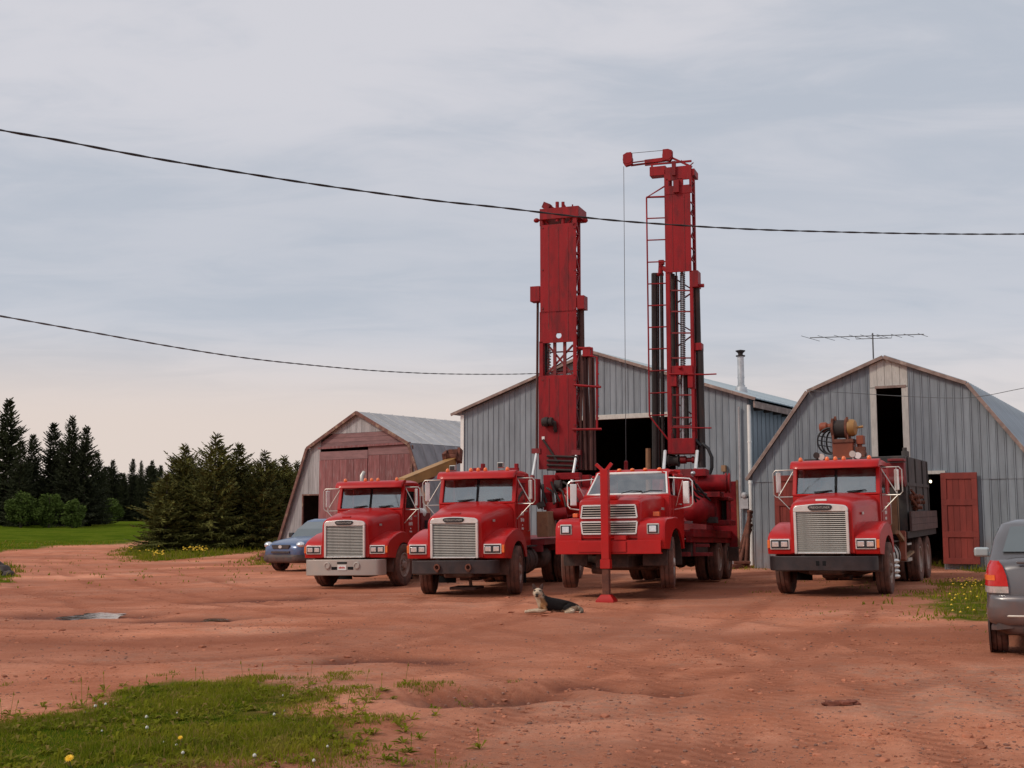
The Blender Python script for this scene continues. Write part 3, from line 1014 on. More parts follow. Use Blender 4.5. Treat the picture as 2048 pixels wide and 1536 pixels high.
    def lining(s, mat='darkwood'):
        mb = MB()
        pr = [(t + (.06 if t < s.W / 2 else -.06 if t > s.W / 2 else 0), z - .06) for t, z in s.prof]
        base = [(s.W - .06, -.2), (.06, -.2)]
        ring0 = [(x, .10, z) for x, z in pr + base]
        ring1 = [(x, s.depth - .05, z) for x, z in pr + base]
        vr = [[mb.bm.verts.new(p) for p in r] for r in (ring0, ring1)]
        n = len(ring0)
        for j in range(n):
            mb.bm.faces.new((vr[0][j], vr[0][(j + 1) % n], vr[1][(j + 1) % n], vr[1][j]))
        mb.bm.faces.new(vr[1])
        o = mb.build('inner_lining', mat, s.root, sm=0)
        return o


# --- old barn on the left (faded red doors)
XB1 = Vector((-10.73, 55.1))
B1 = Barn('old_barn', 'weathered grey barn with big faded red doors, left of the others', XB1, R(37), [(0, 0.0), (2.05, 4.95), (5.1, 6.42), (8.15, 4.95), (10.2, 0.0)], 16, -.3)
B1.eave = .12
f = B1.F
zl = lambda px, py: f.L(px, py, 0).z
xl_ = lambda px, py: f.L(px, py, 0).x
dl, dm, dr = xl_(641, 940), xl_(733, 940), xl_(822, 940)
ztr = zl(735, 893)
zband = zl(700, 866)
sd0, sd1, sdz = xl_(607, 1000), xl_(640, 1000), zl(620, 991)
B1.front(.29, 'board', [(dl, dr, -1, zband), (sd0, sd1, -1, sdz)], seed=3)
B1.roof([(0, 'shingle'), (1, 'roofold'), (2, 'roofold'), (3, 'shingle')], .18, .2, .75, .02, None, ribs=(.012,))
for i in range(4):
    B1.rake(i, 'rakered', -.20, .15)
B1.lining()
mb = MB()                              # board closing the band above the doors
nB = 3
for k in range(nB):
    mb = MB()
    za_, zb_ = ztr + .04 + (zband - ztr - .04) * k / nB, ztr + .04 + (zband - ztr - .04) * (k + 1) / nB - .008
    def xat(z, left):
        lo, hi = (0, 5.1) if left else (10.2, 5.1)
        for _ in range(40):
            m_ = (lo + hi) / 2
            if prof_z(B1.prof, m_) < z + .12:
                lo = m_
            else:
                hi = m_
        return lo
    mb.prism([(max(dl, xat(za_, 1)), za_), (min(dr, xat(za_, 0)), za_), (min(dr, xat(zb_, 0)), zb_), (max(dl, xat(zb_, 1)), zb_)], -.012, .012, 'xz')
    mb.build('gable_board', 'pinkboard', B1.root, sm=0)
mb = MB()
mb.beam((dl - .05, -.10, ztr + .01), (dr + .02, -.10, ztr + .06), .10, .09)
mb.build('door_track', 'redboard', B1.root)
for (a, b, ztop, zs, yo, sd_) in ((dl, dm + .12, ztr - .15, zl(690, 919), -.07, 1), (dm + .13, dr, ztr - .01, zl(780, 909), -.05, 2)):
    mb = MB()
    mb.b2((a, yo, zs + .01), (b, yo + .03, ztop))
    door = mb.build('sliding_door', 'pinkboard', B1.root, sm=0)
    n = 7
    rs = random.Random(sd_)
    for k in range(n):
        mb = MB()
        u0, u1 = a + (b - a) * k / n, a + (b - a) * (k + 1) / n - .012
        mb.b2((u0, yo + rs.uniform(-.008, .004), -.05 + rs.uniform(0, .08)), (u1, yo + .028, zs))
        mb.build('plank', 'redboard', door, sm=0)
    mb = MB()
    mb.b2((a + .05, yo + .035, zs - .3), (b - .05, yo + .06, zs - .15))
    mb.build('door_rail', 'redboard', door)
for x in (dr + .02,):
    mb = MB()
    mb.b2((x, -.08, -.1), (x + .12, -.02, 4.9))
    mb.build('corner_trim', 'rakered', B1.root)
mb = MB()
for (a, b) in (((sd0 - .06, -.04, -.1), (sd0, .03, sdz)), ((sd1, -.04, -.1), (sd1 + .07, .03, sdz + .06)), ((sd0 - .06, -.045, sdz), (sd1 + .001, .03, sdz + .06))):
    mb.b2(a, b)
mb.build('doorway_frame', 'rakered', B1.root)

# --- middle barn with the tall doorway
B2c = Vector((-1.84, 43.8))
B2 = Barn('long_barn', 'blue grey metal sided barn with a tall dark doorway behind the drill rigs', B2c, R(31.5), [(0, 5.45), (5.48, 7.25), (10.96, 5.45)], 20, -.02)
B2.eave = .35
f = B2.F
do0, do1 = f.L(1188, 860, 0).x - 1.5, f.L(1312, 860, 0).x + .7
doz = f.L(1240, 838, 0).z
B2.front(.225, 'siding', [(do0, do1, -1, doz)], rib=.035, seed=5)
B2.side(10.96, 5.40, .40, 'siding', rib=.035)
B2.side(0, 5.40, .60, 'siding', sgn=-1)
B2.roof([(0, 'roofm'), (1, 'roofm')], .22, .2, .8, .03, None)
for i in (0, 1):
    B2.rake(i, 'rake', -.235, .10)
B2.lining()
mb = MB()
mb.b2((-.02, -.05, -.1), (.12, -.024, 5.35))
mb.build('corner_trim', 'white', B2.root)
mb = MB()
mb.b2((do0 - .1, -.09, doz), (do1 + .1, -.027, doz + .16))
mb.build('door_header', 'trim', B2.root, bevel=.01)
mb = MB()
mb.tube([(10.72, -.12, 5.15), (10.70, -.10, 5.05), (10.70, -.10, .3)], .035, 8)
mb.build('conduit', 'galv', B2.root)
mt = f.L(1489, 995, -.12)
mb = MB()
mb.b2((mt.x - .12, -.14, mt.z - .35), (mt.x + .12, -.03, mt.z - .02))
mb.lathe([(0, .02), (0, .1), (.1, .1), (.14, .07), (.15, .003)], (mt.x, -.06, mt.z + .07), (0, -1, 0), 18)
mb.build('electric_meter', 'galv', B2.root)
mb = MB()
mb.tube([(11.02, -.06, 5.2), (11.02, -.06, .05)], .06, 10)
for z in (1.2, 2.7, 4.0):
    mb.tube([(11.02, -.06, z), (11.02, -.06, z + .05)], .07, 10)
mb.build('downspout', 'white', B2.root)
mb = MB()
lp = f.L(1449, 937, -.05)
mb.b2((lp.x - .07, -.16, lp.z - .1), (lp.x + .07, -.03, lp.z + .1))
mb.build('wall_box', 'tan', B2.root)
for k in range(10):                    # rafter tails under the right eave
    mb = MB()
    mb.b2((10.985, .5 + k * .9, 5.05), (11.25, .56 + k * .9, 5.22))
    mb.build('rafter_tail', 'darkwood', B2.root)
mb = MB()
mb.b2((11.22, -.2, 5.10), (11.27, 20.1, 5.30))
mb.build('eave_board', 'rake', B2.root)
# stove pipe on the right slope
cpt = f.L(1482, 797, 3.2)
zc0, zc1 = prof_z(B2.prof, 9.7), f.L(1481, 712, 3.2).z
cxx = f.L(1482, 760, 3.2).x
zc0 = prof_z(B2.prof, cxx)
mb = MB()
mb.lathe([(-.1, .24), (.22, .2), (.24, .14), (.3, .14)], (cxx, 3.2, zc0), (0, 0, 1), 18)
ch = mb.build('chimney_flashing', 'galv', B2.root)
mb = MB()
mb.tube([(cxx, 3.2, zc0 + .2), (cxx, 3.2, zc1)], .115, 18)
for z in (.55,):
    mb.tube([(cxx, 3.2, zc0 + z), (cxx, 3.2, zc0 + z + .04)], .125, 18)
mb.build('chimney', 'galv', B2.root, sm=60)
mb = MB()
mb.lathe([(-.02, .16), (.02, .16), (.03, .08), (.10, .09), (.17, .17), (.19, .17), (.22, .02)], (cxx, 3.2, zc1), (0, 0, 1), 18)
mb.build('chimney_cap', 'chassis', B2.root)
# two rough posts just inside the doorway
for px_ in (1296, 1309):
    pp = f.L(px_, 930, .6)
    mb = MB()
    mb.tube([(pp.x, .6, -.02), (pp.x + .02, .6, f.L(px_, 897, .6).z)], [.11, .09], 9)
    o = mb.build('timber_post', 'wood', None)
    o.matrix_world = B2.M
    tag(o, 'rough timber post standing in the dark doorway, %s' % ('nearer the mast with ladder' if px_ > 1300 else 'farther from the mast with ladder'), 'post', 'posts in the doorway')

# --- gambrel barn on the right
B3c = Vector((7.2, 36.0))
PR3 = [(0, 2.80), (1.77, 5.18), (3.97, 6.05), (6.17, 5.18), (7.94, 2.80)]
B3 = Barn('gambrel_barn', 'blue grey gambrel barn with a dark loft door and open red doors, on the right', B3c, R(30), PR3, 18, .10)
B3.eave = .22
f = B3.F
lo0, lo1 = f.L(1755, 850, 0).x, f.L(1806, 850, 0).x
lz0, lz1 = f.L(1780, 926, 0).z, f.L(1780, 775, 0).z
g0, g1 = f.L(1598, 1000, 0).x, f.L(1884, 1000, 0).x
gz1 = f.L(1870, 948, 0).z
seam = f.L(1980, 958, 0).z
fx0, fx1 = f.L(1741, 800, 0).x, f.L(1817, 800, 0).x
B3.front(.215, 'siding', [(fx0, fx1, gz1 + .1, 9), (g0, g1, -1, gz1)], rib=.035, seams=(seam,), seed=7)
B3.side(0, 2.78, .6, 'siding', sgn=-1)
B3.side(7.94, 2.78, .6, 'siding')
B3.roof([(0, 'roofm'), (1, 'roofm'), (2, 'roofm'), (3, 'roofm')], .16, .2, .8, .03, None)
for i in range(4):
    B3.rake(i, 'rake', -.175, .10)
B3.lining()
# loft door surround with the peeling panel above
mb = MB()
mb.b2((fx0, -.05, gz1 + .25), (lo0, -.005, lz1))
mb.build('loft_door_frame', 'trim', B3.root, bevel=.006)
mb = MB()
mb.b2((lo1, -.05, gz1 + .25), (fx1, -.005, lz1))
mb.build('loft_door_frame', 'trim', B3.root, bevel=.006)
nb = 5
for k in range(nb):
    a, b = fx0 + (fx1 - fx0) * k / nb, fx0 + (fx1 - fx0) * (k + 1) / nb - .008
    xs_ = [a] + ([3.97] if a < 3.97 < b else []) + [b]
    mb = MB()
    mb.prism([(a, lz1 + .02), (b, lz1 + .02)] + [(t_, prof_z(PR3, t_) - .02) for t_ in xs_[::-1]], -.02 - .008 * (k % 2), .01, 'xz')
    mb.build('loft_board', 'trim', B3.root, sm=0)
mb = MB()
mb.b2((fx0 + .15, -.07, lz1 - .02), (fx1 - .05, -.035, lz1 + .05))
mb.build('loft_door_head', 'rake', B3.root)
if fx0 < fx1:
    mb = MB()
    mb.b2((lo0 - .001, -.012, gz1 + .1), (lo1 + .001, .02, lz0))
    mb.build('loft_sill_board', 'siding', B3.root)
# big red doors swung open against the wall
mb = MB()
mb.b2((g0 - .1, -.06, gz1), (g1 + .12, -.005, gz1 + .09))
mb.build('door_header', 'trim', B3.root)
def leaf(xa, xb, za, zb, yo):
    n = 6
    mb = MB()
    mb.b2((xa + .05, yo + .03, za + .05), (xb - .05, yo + .055, zb - .05))
    d = mb.build('barn_door', 'reddoor', B3.root)
    for k in range(n):
        u0, u1 = xa + (xb - xa) * k / n, xa + (xb - xa) * (k + 1) / n - .006
        mb = MB()
        mb.b2((u0, yo, za), (u1, yo + .028, zb))
        mb.build('plank', 'reddoor', d, sm=0)
    h = zb - za
    for z in (.0, .29, .64, .93):
        mb = MB()
        mb.b2((xa + .005, yo - .03, za + h * z), (xb - .008, yo - .002, za + h * z + h * .065))
        mb.build('door_rail', 'reddoor', d, bevel=.004)
    for x in (xa + .005, xb - .155):
        for z0_, z1_ in ((.066, .289), (.356, .639), (.706, .929)):
            mb = MB()
            mb.b2((x, yo - .029, za + h * z0_), (x + .145, yo - .002, za + h * z1_))
            mb.build('door_stile', 'reddoor', d, bevel=.004)
dx0, dx1 = f.L(1884, 1040, -.1).x, f.L(1958, 1040, -.1).x
dz1, dz0 = f.L(1920, 945, -.1).z, f.L(1920, 1128, -.1).z
leaf(dx0, dx1, dz0, dz1, -.11)
ex0, ex1 = f.L(1556, 1000, -.1).x, f.L(1597, 1000, -.1).x
leaf(ex0 - .1, ex1, dz0, dz1, -.11)
# lamp glowing inside the doorway
bp = f.L(1861, 963, .9)
mb = MB()
mb.ball((0, 0, 0), .035, (1, 1, 1.2), 10, 8)
MGLOW = bpy.data.materials.new('lit_bulb')
MGLOW.use_nodes = True
_e = MGLOW.node_tree.nodes['Principled BSDF']
_e.inputs['Emission Color'].default_value = (1, .78, .5, 1)
_e.inputs['Emission Strength'].default_value = 4
MAT['glow'] = MGLOW
lb = mb.build('light_bulb', 'glow', None, sm=60)
lb.matrix_world = B3.M @ Matrix.Translation(bp)
tag(lb, 'lit bare bulb hanging inside the gambrel barn doorway', 'light bulb')
mb = MB()
mb.tube([(0, 0, .05), (0, 0, .12)], .03, 8)
mb.tube([(0, 0, .12), (0, 0, .9)], .006, 5)
mb.build('bulb_holder', 'rubber', lb)
# television aerial on the roof
an = f.L(1747, 722, 2.2)
atop = f.L(1747.5, 668, 2.2)
zr = prof_z(PR3, an.x)
mb = MB()
mb.tube([(0, 0, 0), (0, 0, atop.z - zr + .03)], .022, 8)
aer = mb.build('television_aerial', 'greywire', None)
aer.matrix_world = B3.M @ Matrix.Translation((an.x, 2.2, zr))
tag(aer, 'long television aerial standing on the gambrel barn roof', 'aerial')
fa = Frame(aer.matrix_world)
a, b = fa.L(1620, 675.5, 0), fa.L(1848, 668.5, 0)
mb = MB()
mb.tube([a, b], .014, 6)
mb.tube([fa.L(1711, 672, 0), fa.L(1712, 678, 0), fa.L(1783, 676, 0), fa.L(1784, 670, 0)], .011, 5)
bm2 = mb.build('boom', 'greywire', aer)
for px_ in (1621, 1654, 1686, 1715, 1737, 1758, 1768, 1795, 1819, 1846):
    q = a.lerp(b, (px_ - 1620) / 228)
    hl2 = .55 + .35 * abs((px_ - 1620) / 228 - .9)
    mb = MB()
    mb.tube([q + Vector((-.05 * hl2, -hl2, -.05)), q + Vector((.05 * hl2, hl2, .0))], .008, 5)
    mb.build('element', 'greywire', aer)

# ------------------------------------------------------------------ wheels
def tyre_mesh(w, r, ri):
    h = w / 2
    prof = [(-h * .70, ri), (-h * .96, ri + (r - ri) * .25), (-h, ri + (r - ri) * .6), (-h * .93, r * .965), (-h * .80, r), (-h * .38, r), (-h * .36, r - .016),
            (-h * .26, r - .016), (-h * .24, r), (h * .24, r), (h * .26, r - .016), (h * .36, r - .016), (h * .38, r), (h * .80, r), (h * .93, r * .965),
            (h, ri + (r - ri) * .6), (h * .96, ri + (r - ri) * .25), (h * .70, ri)]
    lug = lambda i, k, q: q - (0.018 if (i in (3, 4, 13, 14) and k % 3 == 0) else 0)
    return prof, lug


def wheel(parent, x, y, z, side, kind, r=0.52, w=0.28, steer=0.0, nm='wheel', rimmat='rim', tyremat='tyre'):
    ax = Vector((math.cos(steer) * side, math.sin(steer) * side, 0))
    ri = r * 0.55
    prof, lug = tyre_mesh(w, r, ri)
    mb = MB()
    o = Vector((0, 0, 0))
    mb.lathe(prof, o, ax, 48, lug, closed=True)
    if kind == 'dual':
        mb.lathe(prof, o - ax * (w + 0.05), ax, 48, lug, closed=True)
    wh = mb.build(nm, tyremat, parent, sm=30)
    wh.location = (x, y, z)
    mb = MB()
    if kind == 'front':              # wheel face bulges out to the hub
        mb.lathe([(w * .30, ri + .012), (w * .44, ri + .012), (w * .44, ri - .012), (w * .30, ri - .03), (w * .22, r * .36), (w * .30, r * .32), (w * .30, r * .2),
                  (w * .52, r * .17), (w * .56, r * .1), (w * .56, .004)], o, ax, 32)
        br, bx = r * .26, w * .30
    elif kind == 'dual':             # deep dish
        mb.lathe([(w * .30, ri + .012), (w * .44, ri + .012), (w * .44, ri - .012), (-w * .35, ri - .05), (-w * .45, r * .34), (-w * .42, r * .22), (-w * .1, r * .19),
                  (-w * .02, r * .14), (-w * .02, .004)], o, ax, 32)
        br, bx = r * .28, -w * .44
    else:
        mb.lathe([(w * .30, ri + .01), (w * .42, ri + .01), (w * .42, ri - .01), (w * .22, ri - .03), (w * .3, r * .2), (w * .3, .004)], o, ax, 24)
        br, bx = r * .3, w * .24
    rim = mb.build('rim', rimmat, wh)
    mb = MB()
    u = ax.orthogonal().normalized()
    v = ax.cross(u)
    for k in range(10):
        a = 2 * PI * k / 10
        p = (u * math.cos(a) + v * math.sin(a)) * br
        mb.cyl(p + ax * (bx - .01), p + ax * (bx + .035), .014, n=6)
    mb.build('wheel_nuts', rimmat, wh)['kind'] = 'stuff'
    return wh


def arcpts(c, r, a0, a1, n):
    return [(c[0] + r * math.cos(R(a0 + (a1 - a0) * k / n)), c[1] + r * math.sin(R(a0 + (a1 - a0) * k / n))) for k in range(n + 1)]


def hood_ring(y, ws, zs, zt, r, wb, zb):
    """Cross-section of a bonnet: upright sides, rounded shoulders, slightly crowned top."""
    half = [(wb, zb), (wb + (ws - wb) * .5, zb + (zs - zb) * .45), (ws, zs - r)]
    half += arcpts((ws - r, zs - r), r, 18, 72, 3)
    half += [(ws - r, zs + .004), (ws * .5, zs + (zt - zs) * .75), (ws * .2, zt - .004)]
    pts = [(x, y, z) for x, z in half] + [(-x, y, z) for x, z in reversed(half)]
    return pts


def door_writing(parent, side, x, y, z, rows, seed):
    """Hand lettering on the cab door, too small in the photograph to read: rows of short brush strokes."""
    rs = random.Random(seed)
    mb = MB()
    for (w, h, dz) in rows:
        u = -w / 2
        while u < w / 2:
            cw = rs.uniform(.03, .045) * (h / .06)
            yy = y + u
            zc = z + dz
            mb.b2((x, yy, zc - h / 2), (x + .004 * side, yy + cw * .28, zc + h / 2))
            k = rs.choice((0, 1, 2))
            for q in ((.5, -.5), (.5, 0), (0, -.5))[k]:
                mb.b2((x, yy + cw * .32, zc + q * h - h * .10), (x + .004 * side, yy + cw * .85, zc + q * h + h * .10))
            if k != 1:
                mb.b2((x, yy + cw * .6, zc - h * .38), (x + .004 * side, yy + cw * .85, zc + h * .36))
            u += cw * 1.15
    mb.build('lettering', 'white', parent, sm=0)


def to_mesh_object(o):
    me = bpy.data.meshes.new_from_object(o.evaluated_get(bpy.context.evaluated_depsgraph_get()))
    n = bpy.data.objects.new('lettering', me)
    C.objects.link(n)
    n.parent = o.parent
    n.matrix_basis = o.matrix_basis.copy()
    bpy.data.objects.remove(o)
    return n


def text_plate(parent, txt, loc, size, mat, rot=(PI / 2, 0, 0), ext=0.004, sx=1.0):
    cu = bpy.data.curves.new('lettering', 'FONT')
    cu.body = txt
    cu.size = size
    cu.extrude = ext
    cu.align_x = 'CENTER'
    cu.align_y = 'CENTER'
    cu.space_character = 1.05
    o = bpy.data.objects.new('lettering', cu)
    C.objects.link(o)
    cu.materials.append(MAT[mat])
    o.parent = parent
    o.location = loc
    o.rotation_euler = rot
    o.scale = (sx, 1, 1)
    bpy.context.view_layer.update()
    return to_mesh_object(o)


def mirror_set(root, s, y=0.62, bracket='alu', x0=1.0, x1=1.46, z0=1.98, z1=2.55):
    mb = MB()
    mb.tube([(s * x0, y, z1), (s * (x1 - .06), y - .06, z1), (s * x1, y - .06, z1 - .06), (s * x1, y - .06, z0 + .06), (s * (x1 - .06), y - .06, z0), (s * x0, y, z0)], .013, 6)
    mb.tube([(s * x0, y + .02, z1 - .03), (s * (x1 - .12), y - .06, z0 + .02)], .012, 6)
    mb.tube([(s * (x1 - .1), y - .06, z0), (s * x0, y - .1, z0 - .34)], .012, 6)
    mb.tube([(s * (x1 - .12), y - .06, z0), (s * (x1 - .12), y - .06, z1)], .011, 6)
    br = mb.build('mirror_bracket', bracket, root)
    mb = MB()
    mb.box((s * (x1 - .12), y - .05, (z0 + z1) / 2 + .02), (.12, .05, z1 - z0 - .14), Matrix.Rotation(s * R(-42), 3, 'Z'))
    m = mb.build('mirror', 'chrome', br, bevel=.015)
    mb = MB()
    q = Matrix.Rotation(s * R(-42), 3, 'Z')
    mb.box(Vector((s * (x1 - .12), y - .05, (z0 + z1) / 2 + .02)) + q @ Vector((0, .028, 0)), (.09, .004, z1 - z0 - .2), q)
    mb.build('mirror_glass', 'glass', br, sm=0)


# ------------------------------------------------------------------ conventional cab truck front (the three alike)
def cab_truck(px, py, yaw, name, label, seed, bumper='black', body_len=7.2, vent=False, exhaust=None, steer=0.0, dz=0.0, mir=(-1, 1), rear=(4.55, 5.9), drop=0.0, hk=1.0):
    p = gnd(px, py)
    Mx = pose(p, yaw, dz - drop)
    root = empty(name, Mx, label, 'truck', 'red trucks with tall chrome grilles')
    B = lambda mb, n, m, par=root, **k: mb.build(n, m, par, **k)
    # bonnet
    mb = MB()
    secs = [(-1.13, .655, 1.785, 1.825, .15, .68, .86), (-1.08, .685, 1.84, 1.875, .17, .69, .86), (-.9, .72, 1.885, 1.935, .19, .72, .86), (-.5, .78, 1.925, 1.985, .20, .78, .88),
            (-.05, .86, 1.955, 2.02, .20, .87, .92), (.42, .935, 1.975, 2.05, .18, .95, .95)]
    secs = [(y, a, .84 + (b - .84) * k_, .84 + (c_ - .84) * k_, r_, wb, zb) for (y, a, b, c_, r_, wb, zb), k_ in zip(secs, (hk, hk, hk + (1 - hk) * .12, hk + (1 - hk) * .35, hk + (1 - hk) * .7, 1))]
    mb.rings([hood_ring(*s) for s in secs])
    hood = B(mb, 'hood', 'red', sm=50)
    mb = MB()
    zh = .84 + (1.875 - .84) * hk
    mb.b2((-.12, -1.075, zh - .01), (.12, -1.0, zh + .035))
    B(mb, 'hood_handle', 'white' if seed == 4 else 'red', hood, bevel=.012)
    mb = MB()
    mb.box((.79, -.62, 1.62), (.012, .12, .05), Matrix.Rotation(R(-5), 3, 'Z'))
    B(mb, 'badge', 'alu', hood)
    if vent:
        mb = MB()
        for k in range(4):
            mb.box((.875, .14 + .03 * k, 1.60 - .05 * k), (.03, .02, .20), Matrix.Rotation(R(-24), 3, 'X'))
        B(mb, 'vent', 'rubber', hood)
    # wings with wheel arches
    for s in (-1, 1):
        prof = [(-1.10, .84), (-1.125, .95), (-1.12, 1.10), (-1.08, 1.18), (-.98, 1.25), (-.75, 1.33), (-.45, 1.41), (-.15, 1.455), (.12, 1.44), (.38, 1.36), (.58, 1.20), (.69, 1.0), (.72, .80), (.60, .80)]
        prof += arcpts((0, .53), .66, 25, 155, 12)
        mb = MB()
        xs = [s * .58, s * .9, s * 1.12, s * 1.17, s * 1.195]
        sc = [1, 1, 1, .985, .95]
        rr = []
        for x, k in zip(xs, sc):
            rr.append([(x, -.2 + (u + .2) * (1 - (1 - k) * .6), .86 + (v - .86) * k) for u, v in prof])
        mb.rings(rr)
        f = B(mb, 'fender', 'red', sm=45)
        mb = MB()
        mb.b2((s * .70, -1.142, .925), (s * 1.13, -1.10, 1.135))
        hl = B(mb, 'headlight', 'chrome', bevel=.012)
        mb = MB()
        mb.b2((s * .725, -1.148, .947), (s * 1.105, -1.13, 1.113))
        B(mb, 'lamp_housing', 'lampdark', hl)
        for cx_ in (.815, 1.01):
            mb = MB()
            mb.box((s * cx_, -1.155, 1.03), (.145, .02, .105))
            B(mb, 'lens', 'lens', hl, bevel=.012)
        mb = MB()
        mb.b2((s * 1.135, -1.135, .95), (s * 1.195, -1.04, 1.115))
        B(mb, 'turn_signal', 'amber', bevel=.01)
        mb = MB()
        mb.prism(arcpts((0, .53), .655, -5, 185, 14) + arcpts((0, .53), .62, 185, -5, 14), s * .6, s * 1.15)
        B(mb, 'wheel_arch', 'chassis', f, sm=30)
    # grille
    mb = MB()
    mb.b2((-.585, -1.20, .84), (-.525, -1.12, 1.66))
    mb.b2((.525, -1.20, .84), (.585, -1.12, 1.66))
    mb.b2((-.524, -1.195, .84), (.524, -1.12, .875))
    top = [(-.585, 1.661)] + [(-.46 + .125 * math.cos(R(a)), 1.70 + .09 * math.sin(R(a))) for a in range(180, 89, -18)] + [(-.2, 1.812), (0, 1.82), (.2, 1.812)] + \
          [(.46 + .125 * math.cos(R(a)), 1.70 + .09 * math.sin(R(a))) for a in range(90, -1, -18)] + [(.585, 1.661)]
    mb.prism(top, -1.20, -1.12, 'xz')
    gr = B(mb, 'grille', 'chrome', bevel=.012)
    mb = MB()
    mb.b2((-.523, -1.136, .876), (.523, -1.128, 1.66))
    B(mb, 'radiator_screen', 'rubber', gr)
    me0 = None
    for k in range(20):
        z = .895 + k * .0392
        if me0 is None:
            mb = MB()
            mb.box((0, -1.16, 0), (1.044, .022, .0165), Matrix.Rotation(R(-10), 3, 'X'))
            o = B(mb, 'grille_slat', 'slat', gr)
            me0 = o.data
        else:
            o = bpy.data.objects.new('grille_slat', me0)
            C.objects.link(o)
            o.parent = gr
        o.location = (0, 0, z)
    for x in (-.19, .19):
        mb = MB()
        mb.b2((x - .018, -1.15, .88), (x + .018, -1.139, 1.655))
        B(mb, 'grille_rib', 'chassis', gr)
    mb = MB()
    mb.prism([(-.23, 1.79), (-.265, 1.755), (-.23, 1.70), (-.17, 1.682), (.17, 1.682), (.23, 1.70), (.265, 1.755), (.23, 1.79), (.1, 1.80), (-.1, 1.80)], -1.222, -1.198, 'xz')
    em = B(mb, 'emblem', 'lampdark', gr, bevel=.006)
    text_plate(em, 'FREIGHTLINER', (0, -1.2235, 1.742), .062, 'alu', sx=1.02)
    gr.scale.z = hk
    gr.location.z = .84 * (1 - hk)
    # bumper
    mb = MB()
    bm_ = {'black': 'black', 'silver': 'alu'}[bumper]
    mb.prism([(-1.17, -1.0), (-1.17, -1.16), (-1.10, -1.27), (-.98, -1.33), (.98, -1.33), (1.10, -1.27), (1.17, -1.16), (1.17, -1.0), (1.13, -1.0), (1.06, -1.2), (-1.06, -1.2), (-1.13, -1.0)], .42 if bumper == 'silver' else .52, .80, 'xy')
    for v in mb.bm.verts:
        v.co.x *= {1: .955, 2: .90, 4: .97}[seed]
    bp = B(mb, 'bumper', bm_, bevel=.015)
    if bumper == 'silver':
        for x in (-.42, .42):
            mb = MB()
            mb.lathe([(0, .085), (.03, .085), (.035, .06), (.02, .055), (.02, .003)], (x, -1.33, .66), (0, -1, 0), 20)
            B(mb, 'fog_lamp', 'alu', bp)
        for x in (-.22, .24):
            mb = MB()
            mb.b2((x - .08, -1.336, .56), (x + .08, -1.328, .63))
            B(mb, 'bumper_slot', 'rubber', bp)
        mb = MB()
        mb.b2((-.14, -1.336, .70), (.14, -1.328, .745))
        B(mb, 'bumper_slot', 'rubber', bp)
        mb = MB()
        mb.b2((-.125, -1.345, .55), (.125, -1.335, .67))
        pl = B(mb, 'license_plate', 'white', bp)
        mb = MB()
        for k in range(5):
            mb.b2((-.085 + .036 * k, -1.349, .59), (-.06 + .036 * k, -1.344, .635 if k % 2 else .625))
        B(mb, 'lettering', 'taillight', pl, sm=0)
    else:
        xs = (-.36, .40) if seed == 2 else (.0,)
        for x in xs:
            mb = MB()
            if seed == 2:
                mb.lathe([(0, .075), (.05, .075), (.05, .045), (0, .045)], (x, -1.33, .66), (0, -1, 0), 16)
                mb.b2((x - .03, -1.37, .56), (x + .03, -1.331, .62))
                B(mb, 'tow_hook', 'rust', bp)
            else:
                for q in (-.07, .07):
                    mb.b2((x + q - .035, -1.335, .62), (x + q + .035, -1.328, .71))
                B(mb, 'tow_slot', 'rubber', bp)
    # cab shell
    mb = MB()
    mb.b2((-.965, .43, .95), (.965, .50, 1.99))          # firewall
    mb.b2((-.96, .50, .93), (.96, 1.70, 1.0))            # floor
    for s in (-1, 1):
        mb.prism([(.43, .93), (.57, .93), (.57, 2.02), (.43, 2.02)], s * .93, s * .985)
        mb.prism([(1.42, .93), (1.72, .93), (1.72, 2.62), (1.44, 2.62)], s * .93, s * .985)
        mb.prism([(.57, .93), (1.42, .93), (1.42, 1.0), (.57, 1.0)], s * .93, s * .985)
        mb.beam((s * .945, .46, 2.0), (s * .935, .64, 2.60), .10, .075)
    mb.b2((-.985, .42, 1.99), (.985, .50, 2.035))        # cowl
    mb.b2((-.93, 1.66, 1.0), (.93, 1.72, 2.08))          # rear wall round a window
    mb.b2((-.93, 1.66, 2.45), (.93, 1.72, 2.62))
    mb.b2((-.93, 1.66, 2.08), (-.48, 1.72, 2.45))
    mb.b2((.48, 1.66, 2.08), (.93, 1.72, 2.45))
    mb.beam((-.9, .635, 2.585), (.9, .635, 2.585), .07, .09)
    cab = B(mb, 'cab', 'red', bevel=.02)
    mb = MB()
    rf = lambda k, zt: [(-.985 * k, 2.60), (-.985 * k, zt - .07), (-.90 * k, zt - .015), (-.5, zt), (.5, zt), (.90 * k, zt - .015), (.985 * k, zt - .07), (.985 * k, 2.60)]
    mb.rings([[(x, y, z) for x, z in rf(k, zt)] for y, k, zt in ((.56, .98, 2.71), (.66, 1.0, 2.735), (1.2, 1.0, 2.75), (1.62, 1.0, 2.735), (1.735, .97, 2.67))])
    B(mb, 'roof', 'red', sm=50)
    mb = MB()
    vp = [(.66, 2.735), (.52, 2.735), (.40, 2.70), (.31, 2.635), (.285, 2.56), (.31, 2.55), (.37, 2.615), (.5, 2.66), (.66, 2.67)]
    rr = []
    for x, k in ((-1.0, .86), (-.97, .95), (-.8, 1), (0, 1.02), (.8, 1), (.97, .95), (1.0, .86)):
        rr.append([(x, .66 + (u - .66) * k, 2.735 + (v - 2.735) * (1 if k >= 1 else .97)) for u, v in vp])
    mb.rings(rr)
    B(mb, 'sun_visor', 'red', sm=50)
